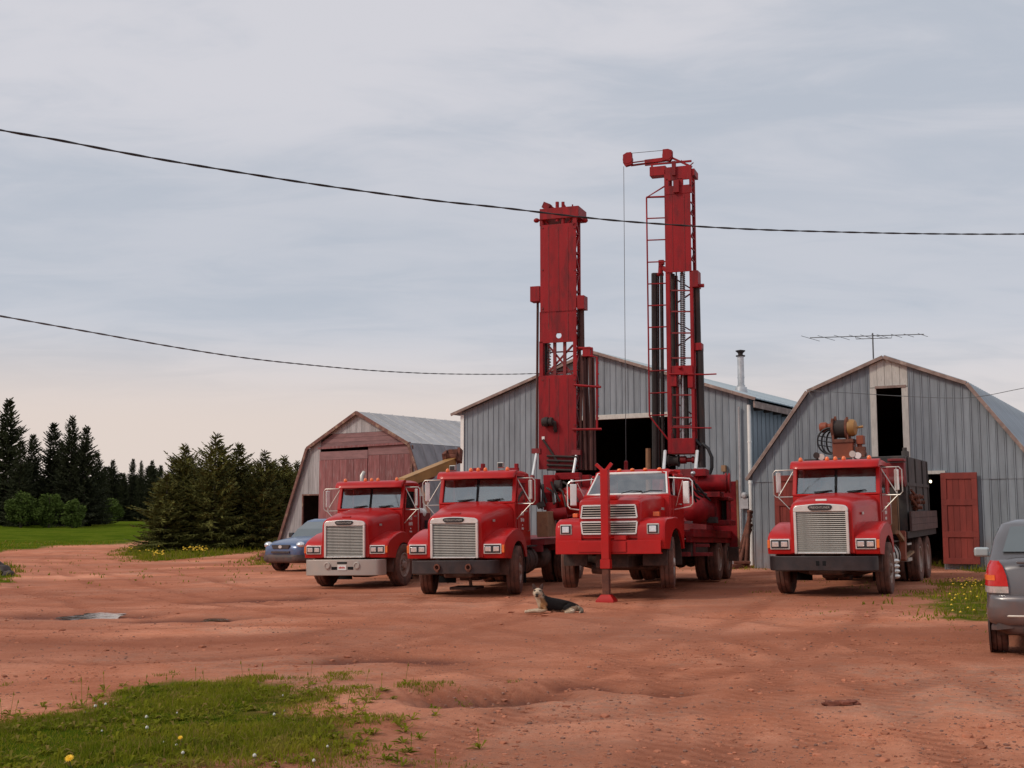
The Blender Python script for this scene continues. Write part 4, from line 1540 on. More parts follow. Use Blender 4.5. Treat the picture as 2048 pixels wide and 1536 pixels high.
    for x in (-.80, -.19, 0, .19, .76):
        mb = MB()
        mb.lathe([(0, .05), (.025, .052), (.06, .042), (.08, .02), (.084, .003)], (x, .58, 2.728), (0, -.15, 1), 14)
        B(mb, 'marker_light', 'amber', sm=60)
    # glass
    for s in (-1, 1):
        mb = MB()
        mb.rings([[(s * .012, .462, 2.03), (s * .90, .485, 2.03), (s * .885, .635, 2.555), (s * .012, .61, 2.555)],
                  [(s * .012, .472, 2.03), (s * .90, .495, 2.03), (s * .885, .645, 2.555), (s * .012, .62, 2.555)]])
        B(mb, 'windshield', 'glass', sm=0)
        mb = MB()
        a = [(s * .018, .455, 2.035), (s * .90, .478, 2.035), (s * .885, .628, 2.548), (s * .018, .603, 2.548)]
        for i in range(4):
            mb.beam(a[i], a[(i + 1) % 4], .022, .014)
        B(mb, 'windshield_gasket', 'rubber')
        mb = MB()
        mb.tube([(s * .38 - .1, .45, 2.035), (s * .38 + .22, .455, 2.085)], .010, 5)
        mb.beam((s * .38 - .12, .448, 2.07), (s * .38 + .30, .452, 2.10), .016)
        B(mb, 'wiper', 'rubber')
    mb = MB()
    mb.b2((-.48, 1.685, 2.08), (.48, 1.692, 2.45))
    B(mb, 'rear_window', 'glass', sm=0)
    # doors
    for s in (-1, 1):
        mb = MB()
        mb.prism([(.60, 1.02), (1.40, 1.02), (1.40, 2.02), (.60, 2.02)], s * .95, s * .998)
        mb.prism([(.60, 2.02), (.66, 2.02), (.76, 2.46), (.71, 2.50)], s * .955, s * .992)
        mb.prism([(1.34, 2.02), (1.40, 2.02), (1.40, 2.50), (1.34, 2.50)], s * .955, s * .992)
        mb.prism([(.71, 2.45), (1.40, 2.45), (1.40, 2.54), (.71, 2.54)], s * .955, s * .992)
        d = B(mb, 'door', 'red', bevel=.012)
        mb = MB()
        mb.prism([(.66, 2.02), (1.34, 2.02), (1.34, 2.45), (.76, 2.45)], s * .963, s * .969)
        B(mb, 'door_glass', 'cglass', d, sm=0)
        mb = MB()
        mb.b2((s * .998, 1.24, 1.80), (s * 1.02, 1.36, 1.83))
        B(mb, 'door_handle', 'chrome', d)
        mb = MB()
        mb.tube([(s * .99, 1.46, 1.35), (s * 1.035, 1.46, 1.38), (s * 1.035, 1.46, 2.0), (s * .99, 1.46, 2.03)], .012, 6)
        B(mb, 'grab_rail', 'alu')
        if s > 0:
            rows = [(.20, .075, .14), (.27, .075, 0), (.06, .03, -.12), (.16, .04, -.2)] if seed != 4 else [(.20, .06, .10), (.24, .06, .0), (.2, .05, -.12), (.14, .04, -.22)]
            door_writing(d, s, s * .998, .98, 1.62, rows, seed)
    for s in mir:
        mirror_set(root, s)
    # cab inside
    mb = MB()
    mb.prism([(.5, 1.5), (.62, 1.95), (.85, 1.93), (.95, 1.7), (.95, 1.5)], -.92, .92)
    B(mb, 'dashboard', 'inner', cab, bevel=.02)
    mb = MB()
    c0, ax = Vector((.45, .98, 2.02)), Vector((0, -.55, .8)).normalized()
    u = Vector((1, 0, 0))
    v = ax.cross(u)
    mb.tube([c0 + u * .22 * math.cos(2 * PI * k / 20) + v * .22 * math.sin(2 * PI * k / 20) for k in range(20)], .016, 6, closed=True)
    mb.beam(c0 - u * .2, c0 + u * .2, .03)
    mb.beam(c0, c0 - ax * .3, .05)
    B(mb, 'steering_wheel', 'rubber', cab)
    for x in (-.45, .45):
        mb = MB()
        mb.b2((x - .25, 1.05, 1.35), (x + .25, 1.5, 1.5))
        mb.box((x, 1.54, 1.83), (.48, .12, .72), Matrix.Rotation(R(-8), 3, 'X'))
        mb.box((x, 1.57, 2.24), (.26, .09, .18))
        B(mb, 'seat', 'seat', cab, bevel=.03)
    # frame, axle, engine mass set below the bonnet to block light through
    mb = MB()
    for s in (-1, 1):
        mb.b2((s * .38, -1.15, .62), (s * .46, body_len, .86))
    for y in (1.9, 3.2, 4.0, 6.6):
        mb.b2((-.38, y, .66), (.38, y + .1, .82))
    fr = B(mb, 'frame', 'chassis')
    mb = MB()
    mb.b2((-.36, -.95, .42), (.36, .9, .84))
    mb.b2((-.42, -1.08, .80), (.42, .40, 1.7))
    mb.cyl((0, .9, .6), (0, 4.3, .62), .055, n=10)
    mb.b2((-.25, -.2, .32), (.25, .5, .45))
    B(mb, 'engine', 'chassis', bevel=.04)
    mb = MB()
    mb.tube([(-.95, 0, .52), (-.6, 0, .44), (.6, 0, .44), (.95, 0, .52)], .065, 8)
    for s in (-1, 1):
        mb.b2((s * .48, -.6, .50), (s * .56, .6, .57))
    B(mb, 'front_axle', 'chassis')
    for s in (-1, 1):
        wheel(root, s * 1.035, 0, .515 + drop, s, 'front', steer=steer)
    for y in rear:
        for s in (-1, 1):
            wheel(root, s * 1.02, y, .515 + drop, s, 'dual', rimmat='rim')
        mb = MB()
        mb.cyl((-.9, y, .515), (.9, y, .515), .08, n=10)
        mb.ball((0, y, .53), .22)
        B(mb, 'rear_axle', 'chassis')
    # flaps added behind the wheels to block light under the truck
    for s in (-1, 1):
        for y, w_ in ((.74, .46), (rear[-1] + .66, .62)):
            mb = MB()
            mb.b2((s * (1.14 - w_), y, .22), (s * 1.14, y + .012, .86))
            B(mb, 'shade_flap', 'rubber')
    mb = MB()
    mb.b2((-.55, .75, .36), (.55, 2.1, .62))
    B(mb, 'gearbox', 'chassis', bevel=.05)  # added low mass that keeps light out from below the cab
    # tanks and steps under the cab
    for s in (-1, 1):
        mb = MB()
        mb.lathe([(0, .02), (0, .27), (.03, .30), (.9, .30), (.93, .27), (.93, .02)], (s * .86, .86, .70), (0, 1, 0), 24)
        ft = B(mb, 'fuel_tank', 'chassis' if seed != 4 else 'alu', sm=40)
        mb = MB()
        for y in (1.05, 1.5):
            mb.tube([(s * .86 + .31 * math.cos(2 * PI * k / 20), y, .70 + .31 * math.sin(2 * PI * k / 20)) for k in range(20)], .018, 5, closed=True)
        mb.b2((s * .75, .9, 1.0), (s * 1.14, 1.75, 1.03))
        B(mb, 'step', 'chassis', ft)
    if exhaust:
        mb = MB()
        x, y, zt = exhaust
        mb.tube([(x, y, 1.0), (x, y, zt - .25), (x, y + .01, zt - .1), (x + .03, y + .1, zt)], [.055, .055, .06, .06], 12)
        B(mb, 'exhaust_stack', 'alu', sm=60)
    for ch in root.children:           # the cab and bonnet are narrower than the track
        if ch.name.startswith('wheel') and 'arch' not in ch.name:
            ch.location.x *= .955
        else:
            ch.scale.x *= .91
    return root, Frame(Mx)


# ------------------------------------------------------------------ truck with the yellow boom
T1, F1 = cab_truck(727, 1171.5, R(15.5), 'boom_truck', 'red truck with silver bumper and a yellow boom rising behind its cab', 1, 'silver', 6.6,
                   exhaust=(-.93, 1.95, 3.02), steer=R(-4), drop=.10, hk=.93)
mb = MB()
mb.b2((-1.15, 2.2, 1.0), (1.15, 6.5, 1.12))
mb.b2((-1.15, 2.2, 1.12), (1.15, 2.28, 1.7))
mb.build('flat_bed', 'black', T1, bevel=.01)
mb = MB()
mb.b2((.25, 2.0, 1.12), (.85, 2.7, 1.9))
mb.cyl((.55, 2.35, 1.9), (.55, 2.35, 2.35), .2)
mb.build('crane_base', 'darkred', T1, bevel=.02)
a0, a1 = F1.L(806, 968, 2.35), F1.L(905, 926, 5.2)
a0.x -= .05
bm_ = MB()
bm_.beam(a0, a1, .26, .26)
boom = bm_.build('boom', 'yellow', T1, bevel=.012)
mb = MB()
mb.beam(a0 + Vector((0, 0, .142)), a1 + Vector((0, 0, .142)), .28, .02)
mb.build('boom_flange', 'yellow', boom)
mb = MB()
mb.beam(a0 + Vector((.05, .2, -.28)), a0.lerp(a1, .6) + Vector((0, 0, -.14)), .1, .1)
mb.build('lift_cylinder', 'darkred', boom)
mb = MB()
t = a1 + Vector((-.02, .05, .18))
mb.lathe([(-.18, .02), (-.18, .2), (-.15, .22), (-.13, .12), (.13, .12), (.15, .22), (.18, .2), (.18, .02)], t, (1, .1, 0), 18)
mb.box(t + Vector((.05, 0, .16)), (.3, .16, .12))
mb.box(t + Vector((-.2, -.05, -.02)), (.08, .3, .34), Matrix.Rotation(R(20), 3, 'X'))
mb.box(t + Vector((.22, .04, .04)), (.08, .3, .4), Matrix.Rotation(R(-15), 3, 'X'))
mb.build('boom_winch', 'rust', boom)
wl = F1.L(838, 1026, 2.12)
mb = MB()
mb.lathe([(0, .003), (0, .05), (-.02, .06), (-.02, .085), (0, .10), (.02, .128), (.05, .135), (.16, .12), (.2, .05), (.2, .004)], wl, (.35, .93, 0), 24)
wk = mb.build('round_lamp', 'white', T1)
mb = MB()
mb.tube([wl + Vector((0, .1, -.1)), wl + Vector((0, .1, -.75))], .025, 8)
mb.b2((wl.x - .5, 2.2, 1.13), (wl.x + .08, 2.9, 1.62))
mb.build('lamp_post', 'darkred', wk)
mb = MB()
for k in range(4):
    q = F1.L(846 + 3 * k, 1000 + 14 * k, 2.5)
    mb.b2((.3, 2.4 + .5 * k, 1.12), (1.05, 2.75 + .5 * k, 1.5 + .1 * (k % 2)))
mb.build('tool_box', 'tank', T1, bevel=.01)

# ------------------------------------------------------------------ plain drill rig truck (second from the left)
T2, F2 = cab_truck(944, 1187, R(16), 'drill_truck', 'red drill rig truck with dark bumper and the wide plated mast, second from the left', 2, 'black', 7.4,
                   vent=True, steer=R(9), hk=.89, drop=.03)
# ------------------------------------------------------------------ hoist truck on the right
T4, F4 = cab_truck(1672, 1187, R(26), 'hoist_truck', 'red truck with an orange hoist above its cab, parked before the gambrel barn', 4, 'black', 7.2, steer=R(2))


# ------------------------------------------------------------------ rig on the second truck
def sub(root, name, mat, mb, **k):
    return mb.build(name, mat, root, **k)


def mast_frame(root, Fr, lx, ly, yaw):
    w = Fr.M @ Vector((lx, ly, 0))
    Mw = Matrix.Translation(w) @ Matrix.Rotation(-yaw, 4, 'Z')
    return Mw, Frame(Mw)


def q2(F, x0, y0, x1, y1, ly, dep):   # a plate or box whose face fills that stretch of the plane y = ly
    a, b = F.L(x0, y0, ly), F.L(x1, y1, ly)
    return (min(a.x, b.x), ly, min(a.z, b.z)), (max(a.x, b.x), ly + dep, max(a.z, b.z))


def spiral(a, b, r, turns, wr=.012, n=6):
    a, b = Vector(a), Vector(b)
    m = int(turns * 8)
    return [a.lerp(b, k / m) + Vector((r * math.cos(k * PI / 4), r * math.sin(k * PI / 4), 0)) for k in range(m + 1)]


Mw, FM = mast_frame(T2, F2, .35, 4.9, R(20))
mb = MB()
L = FM.L
za, zb_ = L(1080, 938, 0).z, L(1080, 430, 0).z
xl, xr = L(1082, 600, 0).x, L(1150, 600, 0).x
dep = .46
for x in (xl + .03, xr - .03):
    for y in (.03, dep):
        mb.beam((x, y + .02, za), (x, y + .02, zb_), .075)
n = 13
for k in range(n):                    # lattice on both flanks and the back
    z0, z1 = za + (zb_ - za) * k / n, za + (zb_ - za) * (k + 1) / n
    for x in (xl + .03, xr - .03):
        mb.beam((x, .05, z0 if k % 2 else z1), (x, dep, z1 if k % 2 else z0), .055)
        mb.beam((x, .05, z1), (x, dep, z1), .035)
    mb.beam((xl, dep + .02, z1), (xr, dep + .02, z1), .035)
    if k % 2:
        mb.beam((xl, dep + .02, z0), (xr, dep + .02, z1), .03)
mast = mb.build('mast', 'rigred', T2)
mast.matrix_basis = T2.matrix_world.inverted() @ Mw


def plate(x0, y0, x1, y1, nm='mast_plate', ly=-.02, dep_=.02, mat='rigred', par=None, F=None, bevel=.006):
    m = MB()
    m.b2(*q2(F or FM, x0, y0, x1, y1, ly, dep_))
    return m.build(nm, mat, par or mast, bevel=bevel)


plate(1080, 451, 1153, 623)
# middle plate with a round hole
m = MB()
a, b = L(1079.5, 624, -.02), L(1153, 683, -.02)
c = L(1117.5, 671, -.02)
rad = .075
circ = [(c.x + rad * math.cos(2 * PI * k / 24), c.z + rad * math.sin(2 * PI * k / 24)) for k in range(24)]
rect = []
for k in range(24):
    t_ = 2 * PI * k / 24
    dx, dz_ = math.cos(t_), math.sin(t_)
    s_ = min(((b.x - c.x) if dx > 0 else (a.x - c.x)) / dx if abs(dx) > 1e-6 else 1e9, ((a.z - c.z) if dz_ > 0 else (b.z - c.z)) / dz_ if abs(dz_) > 1e-6 else 1e9)
    rect.append((c.x + dx * s_, c.z + dz_ * s_))
for (u_, v_) in ((a.x, a.z), (b.x, a.z), (a.x, b.z), (b.x, b.z)):
    k = min(range(24), key=lambda q: (rect[q][0] - u_) ** 2 + (rect[q][1] - v_) ** 2)
    rect[k] = (u_, v_)
m.rings([[(u, y, v) for u, v in rr] for rr, y in ((circ, -.02), (rect, -.02), (rect, 0.0), (circ, 0.0))], cap=False, closed=True)
m.build('mast_plate', 'rigred', mast, sm=0)
plate(1079, 624, 1087, 683, ly=-.012, dep_=.02)
plate(1146, 624, 1153, 683, ly=-.012, dep_=.02)
plate(1078, 683, 1086, 753)
plate(1146, 683, 1153.5, 753)
m = MB()
for (px0, px1) in ((1106, 1112), (1126, 1132)):
    lo, hi = q2(FM, px0, 683, px1, 753, .06, .06)
    m.b2((lo[0], lo[1], lo[2] - .05), (hi[0], hi[1], hi[2] + .05))
for (p0, p1) in (((1094, 748), (1146, 690)), ((1096, 690), (1146, 750)), ((1086, 752), (1150, 742))):
    mx = MB()
    mx.beam(L(*p0, .12), L(*p1, .12), .045)
    mx.build('mast_brace', 'darkred', mast)
m.build('window_post', 'darkred', mast)
m = MB()
m.tube([L(1090, 760, .2), L(1090, 676, .2)], .07, 10)
m.build('drill_pipe', 'pipe', mast)
m = MB()
m.tube(spiral(L(1099, 760, .22), L(1099, 678, .22), .03, 14), .018, 5)
m.build('chain', 'steel', mast)
pw = plate(1077, 752, 1153, 938)
for (px_, y0_, y1_) in ((1097, 453, 622), (1117, 453, 622), (1136, 453, 622), (1097, 626, 658), (1136, 626, 680), (1098, 756, 830), (1117, 756, 905), (1136, 756, 905)):
    plate(px_ - .8, y0_, px_ + .8, y1_, 'weld_seam', -.028, .009, 'darkred', bevel=0)
for y_ in (456, 540, 617, 760, 850):
    for x_ in (1085, 1149):
        m = MB()
        c = L(x_, y_, -.02)
        m.cyl(c, c + Vector((0, -.02, 0)), .022, n=6)
        m.build('plate_bolt', 'darkred', mast)
plate(1060, 573, 1079, 602, 'side_box', .05, .3)
plate(1154, 591, 1168, 617, 'side_box', -.02, .35)
m = MB()
for (p0, p1, r) in (((1075.5, 600), (1073.5, 905), .035),):
    m.tube([L(*p0, .3), L(*p1, .3)], r, 8)
m.build('drill_pipe', 'brownpipe', mast)
m = MB()
m.tube([L(1162, 618, .25), L(1163, 700, .25)], .085, 12)
m.tube([L(1158, 600, .4), L(1158, 920, .4)], .05, 10)
m.build('drill_pipe', 'brownpipe', mast)
# crown of the mast
m = MB()
m.b2(*q2(FM, 1079, 418, 1157, 433, -.05, .75))
m.b2(*q2(FM, 1079, 433, 1085, 452, -.02, .08))
m.b2(*q2(FM, 1145, 433, 1153, 452, -.02, .08))
m.beam(L(1086, 436, .1), L(1098, 452, .1), .05)
m.beam(L(1144, 436, .1), L(1132, 452, .1), .05)
m.build('crown_block', 'rigred', mast, bevel=.01)
m = MB()
for (px_, y0, y1, r) in ((1114.5, 443, 404, .05), (1126, 448, 404, .045)):
    m.tube([L(px_, y0, .02), L(px_, y1, .02)], r, 8)
m.box(L(1094, 413, .2), (.2, .2, .16), Matrix.Rotation(R(25), 3, 'Y'))
m.beam(L(1097, 411, .2), L(1112, 420, .2), .06)
m.beam(L(1126, 407, .2), L(1132, 417, .2), .05)
m.tube([L(1145, 418, .2), L(1145, 409, .2)], .02, 6)
m.beam(L(1086, 441, .3), L(1146, 437, .3), .12, .07)
m.build('crown_sheave', 'rigred', mast)
for px_, s_ in ((1073, -1), (1170, 1)):
    m = MB()
    c = L(px_, 441, .3)
    m.ball(c, .075, (1.1, .9, .85))
    m.tube([c, c + Vector((-s_ * .2, 0, 0))], .03, 6)
    m.build('crown_lamp', 'rigred', mast)
# lower fittings on the front plate
m = MB()
c0 = L(1085, 844, -.12)
m.lathe([(0, .02), (0, .10), (.08, .13), (.16, .12), (.17, .09), (.2, .09), (.21, .12), (.28, .11), (.29, .02)], c0, (1, -.05, 0), 16)
m.tube([c0 + Vector((.28, 0, 0)), c0 + Vector((.33, 0, -.02)), c0 + Vector((.33, .05, -.2)), c0 + Vector((.33, .1, -.24))], .05, 8)
m.build('hydraulic_motor', 'chassis', mast)
m = MB()
m.tube([L(1086, 879, -.04), L(1100, 900, -.05), L(1116, 925, -.05)], .03, 6)
for yy in (912, 921, 930, 939):
    m.tube([L(1094, yy, -.06), L(1156, yy + 2, -.06)], .032, 6)
m.build('hose_bundle', 'chassis', mast)
plate(1083.5, 873, 1089, 879, 'data_plate', -.03, .008, 'white', bevel=0)
for (p0, p1) in (((1073, 905), (1065, 952)), ((1153, 908), (1143, 966))):
    m = MB()
    a, b = L(*p0, .0), L(*p1, -.35)
    m.tube([a, b], .036, 10)
    cy_ = m.build('hydraulic_cylinder', 'chrome', mast)
    m = MB()
    m.tube([b, b + (b - a) * .8], .062, 10)
    m.box(a + Vector((0, .03, .04)), (.24, .16, .13))
    m.build('cylinder_barrel', 'darkred', cy_)
# pipe rack on the mast's right flank
m = MB()
for k, (x0, x1, yt) in enumerate(((1163, 1160, 712), (1169, 1167, 705), (1174, 1174, 708), (1180, 1183, 712), (1186, 1190, 716), (1171, 1178, 718), (1165, 1172, 722))):
    ly = .1 + .09 * (k % 3)
    m = MB()
    m.tube([L(x0, yt, ly), L((x0 + x1) / 2 + (k % 2), 820, ly), L(x1, 940, ly)], .038 + .008 * (k % 2), 8)
    m.build('drill_pipe', 'brownpipe', mast)
m = MB()
m.tube([L(1150, 696, .05), L(1184, 697, .05), L(1184, 712, .05)], .04, 6)
m.b2(*q2(FM, 1165, 694, 1180, 712, .02, .3))
m.tube([L(1180, 712, -.02), L(1194, 714, -.02), L(1194, 860, -.02)], .03, 8)
for yy in range(726, 860, 22):
    m.beam(L(1194, yy, -.02), L(1198, yy, -.02), .03)
m.tube([L(1148, 770, -.06), L(1202, 774, -.06)], .032, 6)
m.tube([L(1145, 859, -.06), L(1203, 858, -.06)], .032, 6)
m.build('pipe_rack', 'rigred', mast)

# deck, tank and machinery of the second truck
mb = MB()
mb.b2((-1.15, 2.0, 1.02), (1.15, 7.2, 1.16))
for y in (2.0, 3.4, 5.2, 7.1):
    mb.b2((-1.1, y, .86), (1.1, y + .08, 1.02))
mb.build('deck', 'darkred', T2, bevel=.01)
tk = F2.L(1139, 1002, 3.2)
mb = MB()
mb.lathe([(-.24, .004), (-.2, .16), (-.12, .27), (0, .34), (.1, .36), (1.5, .36), (1.7, .2), (1.72, .004)], (tk.x, 3.2, tk.z), (.1, 1, 0), 28)
mb.build('air_tank', 'red', T2, sm=60)
bp_ = F2.L(1084, 1048, 1.95)
mb = MB()
lo, hi = q2(F2, 1073, 1023, 1096, 1074, 1.95, .8)
mb.b2(lo, hi)
tb = mb.build('tool_box', 'tan', T2, bevel=.012)
mb = MB()
rs = random.Random(8)
for (x0, y0, x1, y1, ly, d_) in ((1086, 950, 1112, 985, 3.4, .5), (1086, 985, 1100, 1020, 3.0, .4), (1100, 956, 1106, 1020, 3.3, .1), (1060, 958, 1076, 1010, 2.6, .3), (1110, 946, 1158, 958, 3.6, .4),
                                 (1150, 955, 1160, 985, 3.4, .2), (1092, 1005, 1112, 1030, 2.8, .4), (1164, 950, 1180, 990, 4.2, .3)):
    mb = MB()
    mb.b2(*q2(F2, x0, y0, x1, y1, ly, d_))
    mb.build('machinery_box', 'deckred', T2, bevel=.015)
mb = MB()
for k in range(7):
    a = F2.L(1078 + 8 * k, 962 + (k * 7) % 20, 2.9 + .2 * (k % 3))
    b = F2.L(1084 + 12 * k, 1018 - (k * 5) % 16, 2.7 + .2 * (k % 2))
    mid_ = (a + b) / 2 + Vector((.06 * (-1) ** k, 0, .1))
    mb.tube([a, mid_, b], .028, 6)
mb.cyl(F2.L(1110, 972, 3.1), F2.L(1122, 972, 3.1), .14)
mb.cyl(F2.L(1080, 1005, 2.5), F2.L(1084, 1015, 2.5), .1)
mb.build('hose_bundle', 'chassis', T2)
mb = MB()
mb.lathe([(0, .02), (0, .12), (.05, .14), (.4, .14), (.42, .02)], F2.L(1100, 1030, 2.6), (.9, .2, .1), 16)
mb.tube([F2.L(1100, 1040, 2.5), F2.L(1150, 1030, 3.2)], .03, 6)
mb.build('mud_pump', 'deckred', T2)
mb = MB()                              # gear hung below the deck: gearbox, air bottles
mb.lathe([(0, .02), (0, .24), (.05, .27), (.7, .27), (.75, .24), (.75, .02)], (.75, 2.4, .72), (0, 1, 0), 20)
mb.b2((-.9, 2.3, .4), (.3, 4.0, 1.0))
mb.build('under_deck_gear', 'chassis', T2, bevel=.02)
for px_, py_ in ((906, 938), (1002, 932)):
    p = F2.L(px_, py_, .75)
    mb = MB()
    mb.box(p + Vector((0, 0, .02)), (.15, .12, .13))
    wl_ = mb.build('work_lamp', 'alu', T2, bevel=.02)
    mb = MB()
    mb.box(p + Vector((0, -.062, .02)), (.11, .012, .09))
    mb.build('lens', 'lampdark', wl_)
mb = MB()
for px_, w_ in ((958, 22), (1025, 26)):
    p = F2.L(px_, 941, 1.9)
    mb.box(p, (w_ * .0115, .15, .12))
    mb.box(p + Vector((.1, 0, .06)), (.08, .12, .2))
mb.build('roof_bracket', 'rigred', T2, bevel=.01)
mb = MB()
mb.tube([F2.L(940, 1156, -.3), F2.L(942, 1172, -.3)], .04, 8)
mb.b2((-.35, -.5, .14), (.25, 0.1, .2))
mb.build('belly_guard', 'chassis', T2, bevel=.01)

# ------------------------------------------------------------------ hoist truck: bed, tank and hoist
mb = MB()
mb.b2((-1.17, 2.1, 1.05), (1.17, 7.1, 1.2))
mb.build('flat_bed', 'chassis', T4)
for k in range(3):
    mb = MB()
    z0 = 1.2 + .145 * k
    mb.b2((1.17, 2.5, z0), (1.215, 7.1, z0 + .14))
    mb.build('bed_board', 'bedside', T4)
    mb = MB()
    mb.b2((-1.215, 2.5, z0), (-1.17, 7.1, z0 + .14))
    mb.build('bed_board', 'bedside', T4)
mb = MB()
mb.b2((-1.1, 2.6, 1.2), (1.12, 6.4, 2.86))
tkb = mb.build('steel_tank', 'tank', T4, bevel=.02)
mb = MB()
for y in (2.9, 4.1, 5.3, 6.2):
    mb.b2((1.12, y, 1.64), (1.15, y + .07, 2.84))
mb.b2((1.12, 2.6, 2.2), (1.145, 6.4, 2.27))
mb.b2((1.0, 3.0, 2.86), (1.12, 3.35, 2.98))
mb.cyl((1.06, 3.1, 2.98), (1.06, 3.1, 3.06), .05)
mb.build('tank_stiffener', 'tank', tkb)
mb = MB()
for k in range(5):
    y = 2.95 + .26 * k
    mb.lathe([(0, .02), (0, .07), (.06, .08), (.09, .04), (.2, .04)], (1.13, y, 1.95 - .12 * (k % 3)), (1, 0, 0), 10)
mb.tube([(1.2, 2.75, 2.1), (1.24, 3.0, 2.0), (1.22, 3.5, 1.75), (1.24, 3.8, 2.0)], .03, 6)
mb.tube([(1.2, 2.8, 1.9), (1.26, 3.2, 1.72), (1.22, 4.0, 1.85)], .03, 6)
mb.build('valve_bank', 'rust', tkb)
pan = MB()
lo, hi = q2(F4, 1776, 992, 1797, 1069, 2.0, .05)
pan.b2((.62, lo[1], lo[2]), (hi[0], hi[1], hi[2]))
pan.build('cab_guard', 'tan', T4, bevel=.008)
mb = MB()
lo, hi = q2(F4, 1795, 992, 1799, 1072, 1.99, .07)
mb.b2(lo, hi)
mb.build('guard_edge', 'yellow', T4)
mb = MB()
mb.box((.95, 2.35, 2.45), (.4, .3, .5))
mb.cyl((.75, 2.3, 2.3), (1.15, 2.3, 2.3), .14)
mb.box((1.0, 2.25, 2.75), (.34, .4, .06))
mb.build('winch', 'darkred', T4, bevel=.015)
# battery box, steps and spring gear seen behind the front wheel
mb = MB()
mb.box((1.08, 1.95, .9), (.12, .2, .62), Matrix.Rotation(R(-12), 3, 'X'))
mb.build('bed_stake', 'orange', T4)
mb = MB()
mb.beam((1.05, 1.45, 1.2), (1.1, 1.95, 1.0), .08)
mb.beam((1.05, 2.2, .62), (1.05, 3.5, .72), .1, .05)
mb.build('side_rail', 'tan', T4)
for k in range(4):
    mb = MB()
    mb.lathe([(0, .004), (0, .05), (.05, .045), (.09, .02), (.092, .003)], (1.2, -.11 + .0 * k, .36 + .1 * k), (1, .1, 0), 10)
    mb.build('hub_stud', 'chrome', T4)
mb = MB()
mb.b2((.95, 2.3, .55), (1.13, 2.9, .62))
mb.b2((.95, 2.3, .90), (1.13, 2.9, .94))
mb.build('step', 'alu', T4)
hl = 3.1
D4 = F4.L
h_root = MB()
h_root.b2(*q2(F4, 1664, 882, 1707, 922, hl, .5))
hoist = h_root.build('hoist', 'orange', T4, bevel=.02)
mb = MB()
zt = D4(1680, 925, hl + .2).z
mb.b2((D4(1666, 900, hl).x, hl + .05, 2.86), (D4(1704, 900, hl).x, hl + .45, zt + .1))
mb.build('pedestal', 'orange', hoist)
ca, cb_ = D4(1667, 858, hl + .25), D4(1694, 858, hl + .25)
mb = MB()
mb.cyl(ca, cb_, .21, n=24)
mb.build('reel', 'chassis', hoist)
mb = MB()
for q in (ca, cb_):
    mb.lathe([(-.025, .02), (-.025, .25), (.025, .25), (.025, .02)], q, (1, 0, 0), 24)
mb.b2(*q2(F4, 1662, 838, 1668, 884, hl + .05, .4))
mb.b2(*q2(F4, 1692, 838, 1697, 884, hl + .05, .4))
mb.beam(D4(1671, 842, hl + .2), D4(1670, 833, hl + .2), .05)
mb.beam(D4(1693, 842, hl + .2), D4(1694, 834, hl + .2), .05)
mb.b2(*q2(F4, 1664, 879, 1706, 884, hl - .03, .6))
mb.build('reel_flange', 'rust', hoist)
mb = MB()
g0 = D4(1698, 856, hl + .2)
mb.lathe([(-.02, .02), (0, .2), (.1, .2), (.15, .17), (.18, .08), (.19, .02)], g0, (1, -.1, 0), 20)
mb.tube([g0 + Vector((.15, 0, 0)), g0 + Vector((.32, 0, .02))], .028, 8)
mb.build('gearbox', 'yellow', hoist)
mb = MB()
m0 = D4(1648, 855, hl + .2)
mb.lathe([(-.1, .02), (-.1, .09), (-.06, .12), (.06, .12), (.1, .08), (.25, .07), (.26, .02)], m0, (1, 0, .05), 14)
mb.build('hydraulic_motor', 'orange', hoist)
mb = MB()
mb.b2(*q2(F4, 1712, 871, 1727, 888, hl + .1, .25))
mb.tube([D4(1719, 888, hl + .2), D4(1720, 905, hl + .2)], .06, 8)
mb.build('oil_box', 'orange', hoist, bevel=.012)
mb = MB()
mb.box(D4(1722, 899, hl + .15), (.2, .2, .12))
mb.ball(D4(1726, 908, hl + .1), .09)
mb.tube([D4(1710, 912, hl), D4(1730, 912, hl)], .07, 10)
mb.build('valve', 'rust', hoist)
for k, (cx_, cy_, rx, ry) in enumerate(((1660, 882, 25, 26), (1661, 884, 18, 24), (1664, 884, 11, 22))):
    mb = MB()
    mb.tube([D4(cx_ + rx * math.cos(R(a)), cy_ + ry * math.sin(R(a)), hl + .05 + .06 * k) for a in range(80, 285, 12)], .022, 6)
    mb.build('hose', 'hose', hoist)
for k in range(3):
    mb = MB()
    mb.tube([D4(1637, 872 + 9 * k, hl + .1), D4(1663, 876 + 9 * k, hl + .1)], .012, 5)
    mb.build('hose_clip', 'hose', hoist)
for px_, py_, c_ in ((1634, 911, 'chassis'), (1644, 914, 'alu'), (1706, 908, 'alu'), (1717, 911, 'chrome')):
    p = D4(px_, py_, 1.2)
    mb = MB()
    mb.lathe([(-.05, .02), (-.05, .07), (.03, .06), (.08, .02)], p, (.1, 1, 0), 14)
    mb.tube([p, p + Vector((0, 0, -.12))], .02, 6)
    mb.build('work_lamp', c_, T4)


# ------------------------------------------------------------------ jacked-up rig truck with the front post
YAW3 = R(20)
p3 = at(1237, 1100, 24.9)
M3 = pose(p3, YAW3, .17, -R(1.7))
T3 = empty('jacked_drill_truck', M3, 'red drill truck jacked up on a front post, with the tall open mast', 'truck')
F3 = Frame(M3)
L3 = F3.L
